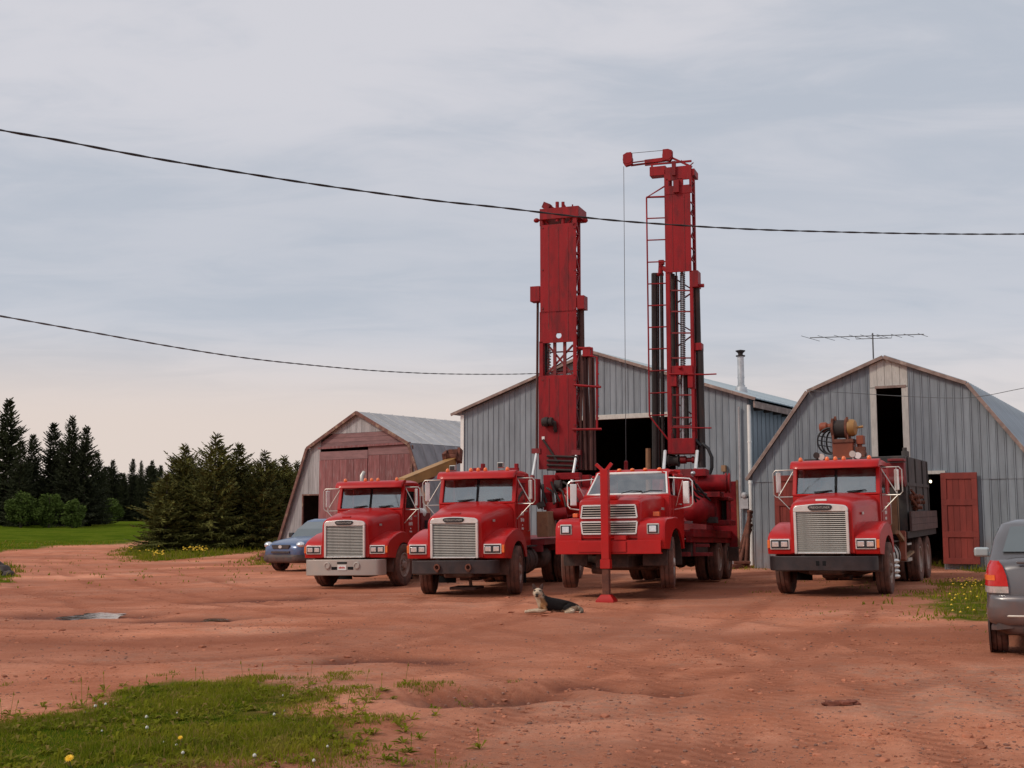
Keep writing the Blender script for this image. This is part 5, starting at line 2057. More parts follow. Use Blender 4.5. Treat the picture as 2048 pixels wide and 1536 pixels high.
# bonnet: wide, flat topped
mb = MB()
secs = [(-1.02, .64, 1.66, 1.68, .05, .66, .98), (-1.0, .66, 1.74, 1.76, .06, .67, .98), (-.86, .69, 1.79, 1.815, .07, .70, .98), (-.3, .76, 1.84, 1.87, .08, .80, .98), (.35, .86, 1.885, 1.92, .09, .90, .98)]
mb.rings([hood_ring(*s) for s in secs])
hood3 = mb.build('hood', 'red', T3, sm=40)
mb = MB()
mb.b2((-.16, -1.0, 1.755), (.16, -.3, 1.865))
mb.build('hood_ridge', 'red', hood3, bevel=.04)
for s in (-1, 1):
    prof = [(-1.06, .80), (-1.08, .95), (-1.08, 1.22), (-1.02, 1.33), (-.85, 1.40), (-.2, 1.44), (.2, 1.44), (.6, 1.34), (.74, 1.15), (.78, .80), (.64, .80)] + arcpts((0, .53), .70, 22, 158, 12)
    mb = MB()
    rr = []
    for x, k in ((s * .6, 1), (s * .9, 1), (s * 1.08, 1), (s * 1.14, .99), (s * 1.17, .95)):
        rr.append([(x, -.1 + (u + .1) * (1 - (1 - k) * .6), .86 + (v - .86) * k) for u, v in prof])
    mb.rings(rr)
    f = mb.build('fender', 'red', T3, sm=45)
    mb = MB()
    mb.prism(arcpts((0, .53), .695, -5, 185, 14) + arcpts((0, .53), .66, 185, -5, 14), s * .6, s * 1.12)
    mb.build('wheel_arch', 'chassis', f, sm=30)
    mb = MB()
    mb.b2((s * .80, -1.10, 1.08), (s * 1.06, -1.06, 1.29))
    hl_ = mb.build('headlight', 'alu', T3, bevel=.02)
    mb = MB()
    mb.b2((s * .825, -1.107, 1.105), (s * 1.035, -1.09, 1.265))
    mb.build('lamp_housing', 'lampdark', hl_)
    mb = MB()
    mb.box((s * .93, -1.112, 1.185), (.15, .02, .125))
    mb.build('lens', 'lens', hl_, bevel=.02)
    mb = MB()
    mb.b2((s * .82, -.62, 1.44), (s * .93, -.52, 1.52) if s < 0 else (s * .95, -.5, 1.53))
    mb.build('turn_signal', 'amber', T3, bevel=.01)
    mb = MB()
    mb.b2((s * .885, -.12, 1.58), (s * .90, .08, 1.63))
    mb.build('badge', 'alu', T3)
# grille: two rows of bright bars in trapezoid frames, cut by the post
mb = MB()
mb.b2((-.64, -1.045, 1.0), (.64, -1.0, 1.70))
fp = mb.build('grille_panel', 'red', T3, bevel=.02)
gz = [(1.415, 1.655, .60, .565), (1.10, 1.33, .57, .60)]
for (z0, z1, w0, w1) in gz:
    mb = MB()
    mb.prism([(-w0, z0), (w0, z0), (w1, z1), (-w1, z1)], -1.062, -1.046, 'xz')
    g3 = mb.build('grille', 'rubber', T3)
    mb = MB()
    a = [(-w0, z0), (w0, z0), (w1, z1), (-w1, z1)]
    for i in range(4):
        mb.beam((a[i][0], -1.075, a[i][1]), (a[(i + 1) % 4][0], -1.075, a[(i + 1) % 4][1]), .028, .03)
    mb.build('grille_frame', 'chrome', g3)
    for k in range(4):
        z = z0 + (z1 - z0) * (k + 1) / 5
        w = w0 + (w1 - w0) * (k + 1) / 5
        mb = MB()
        mb.b2((-w, -1.078, z - .009), (w, -1.062, z + .009))
        mb.build('grille_slat', 'slat', g3)
# bumper channel, post, jack
mb = MB()
mb.b2((-1.12, -1.22, .70), (1.12, -1.19, .97))
mb.b2((-1.12, -1.19, .94), (1.12, -1.08, .97))
mb.b2((-1.12, -1.19, .70), (1.12, -1.08, .73))
bp3 = mb.build('bumper', 'red', T3, bevel=.01)
mb = MB()
mb.b2((-.62, -1.245, .74), (.40, -1.222, .95))
mb.b2((.15, -1.24, .972), (.40, -1.0, 1.06))
mb.build('bumper_plate', 'red', bp3, bevel=.008)
pc = L3(1211.5, 1100, -1.36)
ztop = L3(1211, 938, -1.36).z
mb = MB()
mb.b2((pc.x - .078, -1.42, .60), (pc.x + .078, -1.248, ztop))
post = mb.build('front_post', 'red', T3, bevel=.012)
mb = MB()
mb.beam((pc.x - .04, -1.355, ztop - .02), (pc.x - .17, -1.355, ztop + .10), .06)
mb.beam((pc.x + .04, -1.355, ztop - .02), (pc.x + .15, -1.355, ztop + .11), .06)
mb.build('post_fork', 'red', post)
mb = MB()
mb.b2((pc.x - .10, -1.44, .42), (pc.x + .10, -1.27, .60))
mb.build('jack_sleeve', 'red', post, bevel=.01)
zpad = -(.17 + .044) + .0
mb = MB()
mb.b2((pc.x - .07, -1.42, zpad + .1), (pc.x + .07, -1.29, .45))
mb.build('jack_leg', 'rust', post, bevel=.008)
mb = MB()
mb.rings([[(pc.x + dx * k, -1.355 + dy * k, z) for dx, dy in ((-.18, -.16), (.18, -.16), (.18, .16), (-.18, .16))] for z, k in ((zpad - .02, 1), (zpad + .03, 1), (zpad + .14, .52))])
mb.build('jack_foot', 'red', post, bevel=.006)
# cab
mb = MB()
mb.b2((-.96, .32, .95), (.96, .40, 1.87))
mb.b2((-.98, .34, 1.85), (.98, .45, 1.92))
mb.b2((-.96, .4, .93), (.96, 1.62, 1.0))
for s in (-1, 1):
    mb.prism([(.34, .93), (.50, .93), (.50, 1.9), (.34, 1.9)], s * .93, s * .985)
    mb.prism([(1.34, .93), (1.64, .93), (1.64, 2.40), (1.36, 2.40)], s * .90, s * .98)
    mb.prism([(.5, .93), (1.34, .93), (1.34, 1.0), (.5, 1.0)], s * .93, s * .985)
    mb.beam((s * .94, .40, 1.9), (s * .80, .86, 2.40), .055, .05)
mb.b2((-.9, 1.58, 1.0), (.9, 1.64, 1.95))
mb.b2((-.9, 1.58, 2.3), (.9, 1.64, 2.42))
for s in (-1, 1):
    mb.b2((s * .55, 1.58, 1.95), (s * .9, 1.64, 2.3))
cab3 = mb.build('cab', 'red', T3, bevel=.015)
mb = MB()
mb.rings([[(-.84 * k, y, 2.36), (-.86 * k, y, z - .05), (-.72 * k, y, z), (.72 * k, y, z), (.86 * k, y, z - .05), (.84 * k, y, 2.36)] for y, k, z in ((.80, .96, 2.42), (.9, 1, 2.475), (1.2, 1.02, 2.50), (1.6, 1.03, 2.49), (1.67, 1, 2.42))])
mb.build('roof', 'red', T3, sm=50)
w3 = [(-.90, .385, 1.93), (.90, .385, 1.93), (.78, .835, 2.40), (-.78, .835, 2.40)]
def bow(p, q, n=8, d=.09):
    p, q = Vector(p), Vector(q)
    return [p.lerp(q, k / n) + Vector((0, -d * (1 - (2 * k / n - 1) ** 2), 0)) for k in range(n + 1)]
lo_, hi_ = bow(w3[0], w3[1]), bow(w3[3], w3[2])
mb = MB()
mb.sheet([lo_, hi_])
mb.build('windshield', 'glass', T3, sm=60)
mb = MB()
mb.tube(lo_ + hi_[::-1], .024, 6, closed=True)
mb.build('windshield_frame', 'white', T3, sm=60)
for k, x in enumerate((-.1, .35)):
    mb = MB()
    mb.tube([Vector((x, .285, 1.95)), Vector((x + .2, .32, 2.0)), Vector((x + .45, .36, 1.99))], .009, 5)
    mb.build('wiper', 'rubber', T3)
for x in (-.62, -.3, 0, .3, .62):
    mb = MB()
    mb.ball((x, .88, 2.475), .045, (1.2, 1, .8), 10, 6)
    mb.build('marker_light', 'amber', T3, sm=60)
for s in (-1, 1):
    mb = MB()
    mb.prism([(.52, 1.02), (1.32, 1.02), (1.32, 1.9), (.52, 1.9)], s * .95, s * .996)
    mb.prism([(1.27, 1.9), (1.32, 1.9), (1.32, 2.36), (1.27, 2.36)], s * .92, s * .97)
    mb.prism([(.88, 2.32), (1.32, 2.32), (1.32, 2.37), (.92, 2.37)], s * .90, s * .95)
    d = mb.build('door', 'red', T3, bevel=.012)
    mb = MB()
    mb.poly([(s * .955, .50, 1.91), (s * .955, 1.27, 1.91), (s * .925, 1.27, 2.32), (s * .925, .90, 2.32)])
    mb.build('door_glass', 'cglass', d, sm=0)
    mb = MB()
    mb.beam((s * .962, .80, 1.91), (s * .942, .86, 2.32), .02)
    mb.build('vent_post', 'alu', d)
    mb = MB()
    mb.b2((s * .996, 1.16, 1.72), (s * 1.02, 1.27, 1.75))
    mb.build('door_handle', 'chrome', d)
    # big square mirrors on looped arms
    mb = MB()
    mb.tube([(s * .86, .72, 2.28), (s * 1.36, .55, 2.24), (s * 1.42, .55, 2.18), (s * 1.42, .55, 1.72), (s * 1.36, .55, 1.66), (s * .98, .62, 1.6)], .014, 6)
    mb.tube([(s * .98, .8, 1.66), (s * 1.2, .58, 2.2)], .011, 6)
    br = mb.build('mirror_bracket', 'chrome', T3)
    mb = MB()
    mb.box((s * 1.28, .55, 1.95), (.15, .06, .47), Matrix.Rotation(s * R(-20), 3, 'Z'))
    mb.build('mirror', 'chrome', br, bevel=.02)
mb = MB()
mb.prism([(.42, 1.4), (.5, 1.86), (.8, 1.84), (.85, 1.6), (.85, 1.4)], -.88, .88)
mb.build('dashboard', 'inner', cab3, bevel=.02)
mb = MB()
c0, ax = Vector((.42, .92, 1.93)), Vector((0, -.45, .85)).normalized()
u, v = Vector((1, 0, 0)), Vector((0, -.45, .85)).normalized().cross(Vector((1, 0, 0)))
mb.tube([c0 + u * .22 * math.cos(2 * PI * k / 20) + v * .22 * math.sin(2 * PI * k / 20) for k in range(20)], .016, 6, closed=True)
mb.beam(c0 - u * .2, c0 + u * .2, .03)
mb.build('steering_wheel', 'rubber', cab3)
mb = MB()
mb.b2((-.85, 1.0, 1.3), (.85, 1.42, 1.45))
mb.box((0, 1.47, 1.72), (1.7, .12, .56), Matrix.Rotation(R(-8), 3, 'X'))
mb.build('seat', 'seat', cab3, bevel=.03)
# frame and running gear
mb = MB()
for s in (-1, 1):
    mb.b2((s * .38, -1.05, .66), (s * .46, 7.3, .90))
for y in (-1.0, 1.9, 3.4, 6.4):
    mb.b2((-.38, y, .7), (.38, y + .1, .86))
mb.build('frame', 'chassis', T3)
mb = MB()
mb.b2((-.36, -.9, .42), (.36, 1.0, .84))
mb.b2((-.5, -.98, .84), (.5, .3, 1.6))
mb.cyl((0, 1.0, .62), (0, 5.2, .62), .055, n=10)
mb.build('engine', 'chassis', T3, bevel=.04)
mb = MB()
mb.tube([(-.95, 0, .52), (-.6, 0, .43), (.6, 0, .43), (.95, 0, .52)], .065, 8)
mb.lathe([(-.3, .02), (-.3, .1), (.0, .12), (.02, .02)], (-.3, -.3, .4), (1, 0, 0), 12)
mb.build('front_axle', 'chassis', T3)
mb = MB()
mb.b2((-.55, .75, .36), (.55, 2.1, .62))
mb.build('gearbox', 'chassis', T3, bevel=.05)  # added belly mass, cuts off light beneath this truck
for s in (-1, 1):
    wheel(T3, s * 1.03, 0, .525, s, 'front', r=.52, steer=R(10), rimmat='alu')
for y in (5.5, 6.75):
    for s in (-1, 1):
        wheel(T3, s * .98, y, .525, s, 'dual', r=.50, w=.25)
    mb = MB()
    mb.cyl((-.9, y, .52), (.9, y, .52), .08, n=10)
    mb.ball((0, y, .54), .22)
    mb.build('rear_axle', 'chassis', T3)
for ch in T3.children:
    if not (ch.name.startswith('wheel') and 'arch' not in ch.name) and not ch.name.startswith('front_post'):
        ch.scale.x *= .955
        ch.location.x += .11
# overhead rest beam behind the cab
b0, b1 = L3(1216, 946, 1.95), L3(1362, 947, 1.95)
mb = MB()
mb.b2((-.95, 1.88, b1.z - .08), (b1.x, 2.02, b1.z + .08))
for x in (-.9, b1.x - .05):
    mb.b2((x - .06, 1.9, 1.1), (x + .06, 2.0, b1.z - .07))
mb.beam((b1.x - .3, 1.95, 1.2), (b1.x - .05, 1.95, b1.z - .1), .06)
mb.build('mast_rest', 'red', T3, bevel=.01)
# deck and machinery
mb = MB()
mb.b2((-1.15, 1.95, 1.05), (1.17, 6.95, 1.17))
mb.b2((1.10, 1.95, 1.17), (1.17, 6.95, 1.23))
for s in (-1, 1):
    mb.b2((s * 1.0, 1.95, .93), (s * 1.12, 6.95, 1.05))
mb.build('deck', 'deckred', T3, bevel=.008)
mb = MB()
lo, hi = q2(F3, 1452, 963, 1476, 1098, 6.9, .06)
mb.b2((.35, 6.9, lo[2]), (hi[0], 6.96, hi[2]))
ep = mb.build('tail_panel', 'deckred', T3, bevel=.006)
mb = MB()
mb.b2((hi[0] + .001, 6.88, lo[2]), (hi[0] + .05, 6.98, hi[2] + .03))
mb.build('panel_edge', 'tan', ep)
t = L3(1398, 1019, 3.3)
mb = MB()
mb.lathe([(-.22, .004), (-.19, .14), (-.1, .25), (0, .31), (.1, .32), (1.3, .32), (1.45, .2), (1.46, .004)], (t.x - .1, 3.3, t.z), (0, 1, 0), 28)
mb.build('air_tank', 'deckred', T3, sm=60)
c = L3(1397, 966, 3.9)
e_ = L3(1447, 968, 3.9)
mb = MB()
mb.lathe([(0, .02), (0, .20), (.62, .20), (.62, .235), (.655, .235), (.655, .2), (.70, .2), (.70, .235), (.735, .235), (.735, .02)], (c.x, 3.9, c.z), (1, .1, -.02), 26)
mb.build('drum', 'deckred', T3, sm=40)
mb = MB()
for (x0, y0, x1, y1, ly, d_) in ((1386, 938, 1412, 952, 3.6, .4), (1380, 952, 1398, 1000, 3.7, .3), (1395, 984, 1440, 994, 3.8, .6), (1413, 994, 1434, 1050, 4.2, 1.2), (1434, 994, 1456, 1000, 4.4, .8),
                                 (1452, 1000, 1456, 1048, 4.6, .5), (1434, 1040, 1462, 1050, 4.2, .7), (1366, 952, 1384, 962, 2.2, .2)):
    mb = MB()
    mb.b2(*q2(F3, x0, y0, x1, y1, ly, d_))
    mb.build('machinery_box', 'deckred', T3, bevel=.015)
mb = MB()
mb.b2(*q2(F3, 1434, 1000, 1453, 1042, 4.9, .5))
mb.build('engine_block', 'chassis', T3, bevel=.01)
mb = MB()
mb.b2(*q2(F3, 1414, 1034, 1432, 1046, 3.6, .3))
mb.build('battery_box', 'chassis', T3, bevel=.01)
for k in range(5):
    a, b = L3(1372 + 5 * k, 958 + (7 * k) % 18, 2.6), L3(1392 + 7 * k, 1004 - (5 * k) % 17, 2.9)
    mb = MB()
    mb.tube([a, (a + b) / 2 + Vector((.05 * (-1) ** k, 0, -.08)), b], .025, 6)
    mb.build('hose', 'hose', T3, sm=60)
mb = MB()
mb.ball(L3(1386, 947, 3.4), .06)
mb.tube([L3(1385, 950, 3.4), L3(1384, 985, 3.4)], .025, 6)
mb.b2(*q2(F3, 1368, 1042, 1384, 1047, 2.3, .1))
mb.build('valve', 'steel', T3)
mb = MB()
mb.lathe([(0, .02), (0, .07), (.16, .07), (.17, .03)], L3(1448, 976, 4.2), (0, .1, 1), 12)
mb.build('air_filter', 'tan', T3)
# boxes below the deck
mb = MB()
for (x0, y0, x1, y1, ly, d_) in ((1359, 1060, 1389, 1066, 2.1, .1), (1385, 1066, 1390, 1112, 2.4, .1), (1390, 1088, 1418, 1094, 2.5, .1), (1358, 1104, 1376, 1113, 1.9, .5), (1376, 1105, 1418, 1112, 2.4, .5), (1390, 1066, 1396, 1090, 3.2, .1)):
    mb.b2(*q2(F3, x0, y0, x1, y1, ly, d_))
mb.build('tool_box_frame', 'darkred', T3, bevel=.006)
mb = MB()
mb.b2((.4, 2.2, .62), (1.06, 4.2, 1.0))
mb.b2((-1.06, 2.0, .5), (-.4, 4.1, 1.0))
mb.build('tool_box', 'chassis', T3, bevel=.01)
mb = MB()
lo, hi = q2(F3, 1456, 1094, 1476, 1122, 6.7, .2)
mb.b2(lo, hi)
mb.b2((-1.1, 6.7, .6), (.9, 6.9, 1.0))
mb.build('rear_jack', 'chassis', T3, bevel=.01)

# ------------------------------------------------------------------ tall open mast
Mw3, FN = mast_frame(T3, F3, -.25, 6.3, R(20))
L = FN.L
mb = MB()
zb0, zsol, ztop_ = L(1362, 907, 0).z, L(1362, 543, 0).z, L(1362, 336, 0).z
lx0, lx1, lx2, lx3 = L(1331.5, 600, 0).x, L(1340, 600, 0).x, L(1378, 600, 0).x, L(1386, 600, 0).x
dep = .55
mb.b2((lx0, 0, zb0), (lx1, .1, ztop_))
mb.b2((lx2 + .02, 0, zb0), (lx3, .09, zsol))
mb.b2((lx1 + .01, dep - .1, zb0), (lx1 + .1, dep, zsol))
mb.b2((lx3 - .08, dep - .1, zb0), (lx3, dep, ztop_))
mb.b2((lx0, dep - .1, zb0), (lx0 + .08, dep, ztop_))
mast3 = mb.build('mast', 'rigred', T3, bevel=.008)
mast3.matrix_basis = T3.matrix_world.inverted() @ Mw3
def brace3(a, b, w):
    m_ = MB()
    m_.beam(a, b, w)
    m_.build('mast_brace', 'darkred', mast3)
ys = [581, 623, 666, 716, 790, 835, 852]
for k, yy in enumerate(ys):
    brace3(L(1338, yy, .05), L(1382, yy, .05), .035)
    brace3(L(1338, yy, dep - .05), L(1386, yy, dep - .05), .03)
for (p0, p1) in (((1383, 586), (1345, 612)), ((1383, 578), (1348, 556)), ((1383, 672), (1345, 700)), ((1383, 662), (1346, 640)), ((1346, 800), (1383, 828)), ((1383, 845), (1346, 874)), ((1383, 752), (1346, 776))):
    brace3(L(*p0, dep - .05), L(*p1, dep - .05), .035)
nn = 9
for k in range(nn):
    z0, z1 = zsol + (ztop_ - zsol) * k / nn, zsol + (ztop_ - zsol) * (k + 1) / nn
    brace3((lx3 - .03, .05, z0), (lx3 - .03, dep - .05, z1 if k % 2 else z0), .03)
    brace3((lx3 - .03, .05, z0 if k % 2 else z1), (lx3 - .03, dep - .05, z1), .03)
def plate3(x0, y0, x1, y1, nm='mast_plate', ly=-.02, dep_=.025, mat='rigred', bevel=.006):
    return plate(x0, y0, x1, y1, nm, ly, dep_, mat, mast3, FN, bevel)
plate3(1330.5, 385, 1383, 542)
for px_ in (1345, 1369):
    plate3(px_ - .8, 388, px_ + .8, 540, 'weld_seam', -.028, .009, 'darkred', bevel=0)
mb = MB()
for args in ((1330.5, 335, 1383, 357), (1330.5, 373, 1383, 385), (1330.5, 357, 1337, 373), (1346, 357, 1366, 373), (1378, 357, 1383, 373)):
    mb.b2(*q2(FN, *args, -.03, .06))
mb.b2(*q2(FN, 1343, 322, 1351, 350, -.09, .1))
mb.b2(*q2(FN, 1346, 360, 1358, 384, -.10, .08))
mb.b2(*q2(FN, 1383, 337, 1389, 350, .0, .5))
mb.b2(*q2(FN, 1340, 358, 1343, 372, .2, .1))
mb.build('crown_block', 'rigred', mast3, bevel=.008)
plate3(1299, 334, 1331, 349, 'crown_arm', .0, .3)
mb = MB()
for (x0, x1, y0, y1) in ((1247, 1265, 306, 333), (1325, 1345, 299, 323)):
    m_ = L((x0 + x1) / 2, (y0 + y1) / 2, .15)
    hw, hh = (L(x1, y0, .15).x - L(x0, y0, .15).x) / 2, (L(x0, y0, .15).z - L(x0, y1, .15).z) / 2
    pr = [(m_.x - hw, m_.z - hh * .5), (m_.x - hw * .55, m_.z - hh), (m_.x + hw, m_.z - hh * .8), (m_.x + hw * .85, m_.z + hh), (m_.x - hw * .2, m_.z + hh), (m_.x - hw, m_.z + hh * .7)]
    if x0 > 1300:
        pr = [(2 * m_.x - u, v) for u, v in pr][::-1]
    mb.prism(pr, .08, .11, 'xz')
    mb.prism(pr, .19, .22, 'xz')
    mb.cyl((m_.x, .07, m_.z), (m_.x, .23, m_.z), .13, n=16)
mb.tube([L(1262, 325.5, .11), L(1292, 321.5, .11)], .02, 6)
mb.tube([L(1262, 331, .15), L(1292, 327, .15)], .03, 6)
mb.beam(L(1290, 324, .15), L(1330, 319, .15), .10, .1)
mb.beam(L(1290, 330, .15), L(1383, 322, .15), .05)
mb.beam(L(1340, 314, .15), L(1384, 334, .15), .05)
mb.beam(L(1304, 331, .15), L(1304, 336, .15), .05)
mb.beam(L(1368, 326, .2), L(1362, 320, .2), .02)
mb.beam(L(1380, 331, .2), L(1387, 325, .2), .025)
mb.build('jib', 'rigred', mast3, bevel=.005)
mb = MB()
mb.tube([L(1256, 307, .15), L(1335, 300, .15)], .008, 5)
rc = L(1247.5, 333, .15)
rb = L(1252, 931, .15)
mb.tube([rc, rb], .008, 5)
mb.build('hoist_cable', 'greywire', mast3)
mb = MB()
mb.tube([L(1252, 926, .15), L(1252, 944, .15)], [.05, .055], 10)
mb.ball(L(1252, 925, .15), .055)
mb.build('cable_swivel', 'rigred', mast3)
# ladder cage
mb = MB()
mb.tube([L(1330, 372, .05), L(1293, 395, .05), L(1299, 832, .05), L(1337, 880, .05)], .022, 6)
mb.tube([L(1330, 394, .3), L(1293, 395, .05)], .02, 6)
mb.build('ladder', 'rigred', mast3)
for yy in (394, 437, 480.5, 524.5, 568, 611.5, 655, 698.5, 742, 786.5, 831):
    xx = 1293 + (yy - 395) / 437 * 6
    mb = MB()
    mb.tube([L(xx, yy, .05), L(1334, yy - 1.5, .05)], .018, 6)
    mb.build('ladder_rung', 'rigred', mast3)
# pipes and cylinders in the mast
for (x0, x1, y0, y1, r, ly, mt) in ((1309, 1311, 547, 945, .085, .25, 'pipe'), (1323, 1326, 550, 945, .048, .25, 'pipe'), (1345.5, 1348.5, 548, 880, .055, .3, 'pipe'), (1352.5, 1354, 543, 725, .02, .35, 'pipe'),
                                    (1393, 1396, 572, 700, .085, .2, 'pipe'), (1399, 1404, 698, 935, .10, .2, 'pipe'), (1372, 1374, 740, 880, .06, .3, 'pipe'), (1316.5, 1318, 552, 944, .03, .35, 'brownpipe')):
    mb = MB()
    mb.tube([L(x0, y0, ly), L(x1, y1, ly)], r, 14)
    mb.build('drill_pipe', mt, mast3, sm=60)
mb = MB()
mb.tube([L(1365, 543, .3), L(1366, 880, .3)], .062, 12)
kl = mb.build('kelly_bar', 'steel', mast3, sm=60)
mb = MB()
mb.tube(spiral(L(1365, 545, .3), L(1366, 740, .3), .062, 46), .014, 5)
mb.build('chain', 'pipe', mast3)
mb = MB()
mb.tube([L(1305, 549, .25), L(1327, 549, .25)], .05, 8)
mb.box(L(1323, 525, .2), (.14, .14, .12))
mb.tube([L(1322, 528, .2), L(1321, 548, .2)], .07, 8)
mb.beam(L(1325, 535, .2), L(1334, 541, .1), .1)
mb.build('pipe_cap', 'rigred', mast3, bevel=.01)
plate3(1383, 541, 1396, 573, 'side_box', -.03, .4)
mb = MB()
mb.tube([L(1386, 572, .1), L(1408, 571, .1)], .05, 8)
mb.build('side_nub', 'rigred', mast3)
mb = MB()
mb.b2(*q2(FN, 1385, 686, 1403, 700, .05, .3))
mb.build('pipe_clamp', 'rigred', mast3, bevel=.01)
plate3(1343, 732, 1385, 746, 'rotary_head', -.04, .4)
plate3(1375, 746, 1386, 775, 'rotary_head', -.04, .4)
plate3(1341, 746, 1353, 772, 'rotary_head', -.03, .4)
mb = MB()
mb.tube([L(1338, 748, -.06), L(1408, 749, -.06), L(1433, 748, -.02)], .02, 6)
mb.tube([L(1342, 855, -.06), L(1423, 856, -.06)], .02, 6)
mb.ball(L(1360, 735, -.06), .05)
mb.build('guide_rod', 'rigred', mast3)
plate3(1337, 877, 1390, 907, 'base_block', -.08, .55, bevel=.012)
plate3(1337, 866, 1343, 905, 'base_block', -.085, .3)
mb = MB()
w0 = L(1337, 922, .1)
mb.lathe([(0, .02), (0, .16), (.03, .16), (.03, .13), (.25, .13), (.25, .16), (.28, .16), (.28, .02)], w0, (1, 0, 0), 20)
mb.build('winch_drum', 'chassis', mast3)
mb = MB()
mb.lathe([(0, .02), (0, .1), (.15, .1), (.16, .06), (.3, .06), (.3, .09), (.36, .09), (.36, .02)], L(1361, 920, .1), (1, 0, 0), 14)
mb.build('winch_motor', 'rigred', mast3)
for (p0, p1) in (((1330.5, 902), (1327, 945)), ((1394.5, 902), (1391, 940))):
    mb = MB()
    a, b = L(*p0, -.1), L(*p1, -.5)
    mb.tube([a, b], .045, 10)
    cy_ = mb.build('hydraulic_cylinder', 'chrome', mast3)
    mb = MB()
    mb.tube([b, b + (b - a) * 1.2], .07, 10)
    mb.build('cylinder_barrel', 'rigred', cy_)
mb = MB()
mb.tube([L(1392, 886, .2), L(1404, 886, .15), L(1416, 897, .1), L(1424, 915, .1), L(1424, 935, .1), L(1419, 950, .1)], .045, 8)
mb.tube([L(1390, 880, .1), L(1402, 892, .1)], .05, 8)
mb.build('hose', 'hose', mast3, sm=60)
# lower stack standing on the deck under the mast
mb = MB()
mb.b2((-1.0, 6.0, 1.17), (.7, 6.9, 1.5))
mb.b2((-.75, 6.3, 1.5), (.3, 6.85, F3.L(1360, 938, 6.3).z))
mb.build('mast_foot', 'darkred', T3, bevel=.02)


# ------------------------------------------------------------------ cars
def car_ring(y, w, z0, z1, crown=.03, tuck=.9):
    half = [(w * .8, z0), (w * .96, z0 + .05), (w, z0 + (z1 - z0) * .3), (w, z0 + (z1 - z0) * .62), (w * .975, z1 - (z1 - z0) * .14), (w * tuck, z1 - .015), (w * .6, z1 + crown * .6), (w * .2, z1 + crown)]
    return [(x, y, z) for x, z in half] + [(-x, y, z) for x, z in reversed(half)]


def rrect(x, y0, y1, z, r=.12):
    c = []
    for (cx_, cy_, a) in ((x - r, y1 - r, 0), (-x + r, y1 - r, 90), (-x + r, y0 + r, 180), (x - r, y0 + r, 270)):
        c += [(cx_ + r * math.cos(R(a + k * 30)), cy_ + r * math.sin(R(a + k * 30)), z) for k in range(4)]
    return c


def smooth_build(mb, name, mat, par, lv=1):
    o = mb.build(name, mat, par, sm=60)
    return o


# blue car, front towards the camera, half hidden by the first truck
pb = gnd(567, 1141)
YB = R(33)
Rb = Matrix.Rotation(-YB, 4, 'Z')
pr = pb - Rb @ Vector((-.70, 0, 0))
MB_ = pose(pr, YB)
CB = empty('blue_car', MB_, 'blue sport utility car half hidden by the leftmost red truck', 'car')
mb = MB()
mb.rings([car_ring(*s) for s in ((-.86, .58, .42, .72), (-.83, .72, .36, .83), (-.70, .83, .33, .90), (-.35, .87, .32, .985), (.1, .885, .32, 1.05), (.45, .89, .31, 1.09), (1.2, .89, .31, 1.08), (2.6, .89, .31, 1.08),
                                 (3.1, .87, .33, 1.06), (3.28, .82, .38, 1.0), (3.34, .7, .45, .9))])
body = mb.build('body', 'blue', CB, sm=60)
mb = MB()
mb.rings([rrect(.85, .42, 3.25, 1.07), rrect(.80, .72, 3.16, 1.36), rrect(.71, 1.10, 3.05, 1.62), rrect(.58, 1.32, 2.9, 1.685)])
mb.build('roof', 'blue', CB, sm=60)
def pane(par, pts, nm='window', mat='cglass', th=.012):
    n = (Vector(pts[1]) - Vector(pts[0])).cross(Vector(pts[2]) - Vector(pts[0])).normalized() * th
    mb = MB()
    mb.rings([[Vector(p) for p in pts], [Vector(p) + n for p in pts]])
    return mb.build(nm, mat, par, sm=0)
MAT['carglass'] = M('dark_reflective_car_glass', (0.10, 0.12, 0.125), 0.06, var=.05, coat=.6, spec=.9)
mb = MB()
mb.sheet([[(.74, .425, 1.085), (-.74, .425, 1.085)], [(.72, .700, 1.36), (-.72, .700, 1.36)], [(.62, 1.055, 1.59), (-.62, 1.055, 1.59)]])
mb.build('windshield', 'carglass', CB, sm=0)
for s in (-1, 1):
    q = [(s * .862, .75, 1.12), (s * .862, 3.0, 1.12), (s * .75, 2.85, 1.56), (s * .745, 1.32, 1.56)]
    pane(CB, q if s < 0 else q[::-1], 'window', 'carglass', .01)
    mb = MB()
    mb.ball((s * .70, -.69, .86), .17, (.95, .75, .62), 14, 8)
    mb.build('headlight', 'lens', CB, sm=60)
    mb = MB()
    mb.box((s * 1.02, .72, 1.16), (.2, .1, .15))
    mb.beam((s * .85, .72, 1.12), (s * .95, .72, 1.13), .05)
    mb.build('mirror', 'carblack', CB, bevel=.03)
    for y in (0, 2.5):
        mb = MB()
        mb.lathe([(0, .40), (.02, .40), (.02, .02), (0, .02)], (s * .878, y, .38), (s, 0, 0), 28)
        mb.build('wheel_arch', 'carblack', CB, sm=40)
        wheel(CB, s * .80, y, .345, s, 'car', r=.345, w=.215)
mb = MB()
mb.rings([[(x * k, yy, z) for x, z in ((-.34, .74), (.34, .74), (.40, .85), (.36, .87), (-.36, .87), (-.40, .85))] for yy, k in ((-.885, 1), (-.78, 1))])
gb = mb.build('grille', 'carblack', CB, bevel=.01)
mb = MB()
mb.rings([[(.075 * math.cos(2 * PI * k / 16), yy, .805 + .05 * math.sin(2 * PI * k / 16)) for k in range(16)] for yy in (-.90, -.884)])
mb.build('emblem', 'chrome', gb)
mb = MB()
mb.rings([car_ring(*s, 0.0, .97) for s in ((-.915, .52, .36, .50), (-.88, .74, .30, .56), (-.72, .855, .28, .57), (-.42, .875, .28, .56))])
mb.build('bumper', 'carblack', CB, sm=60)
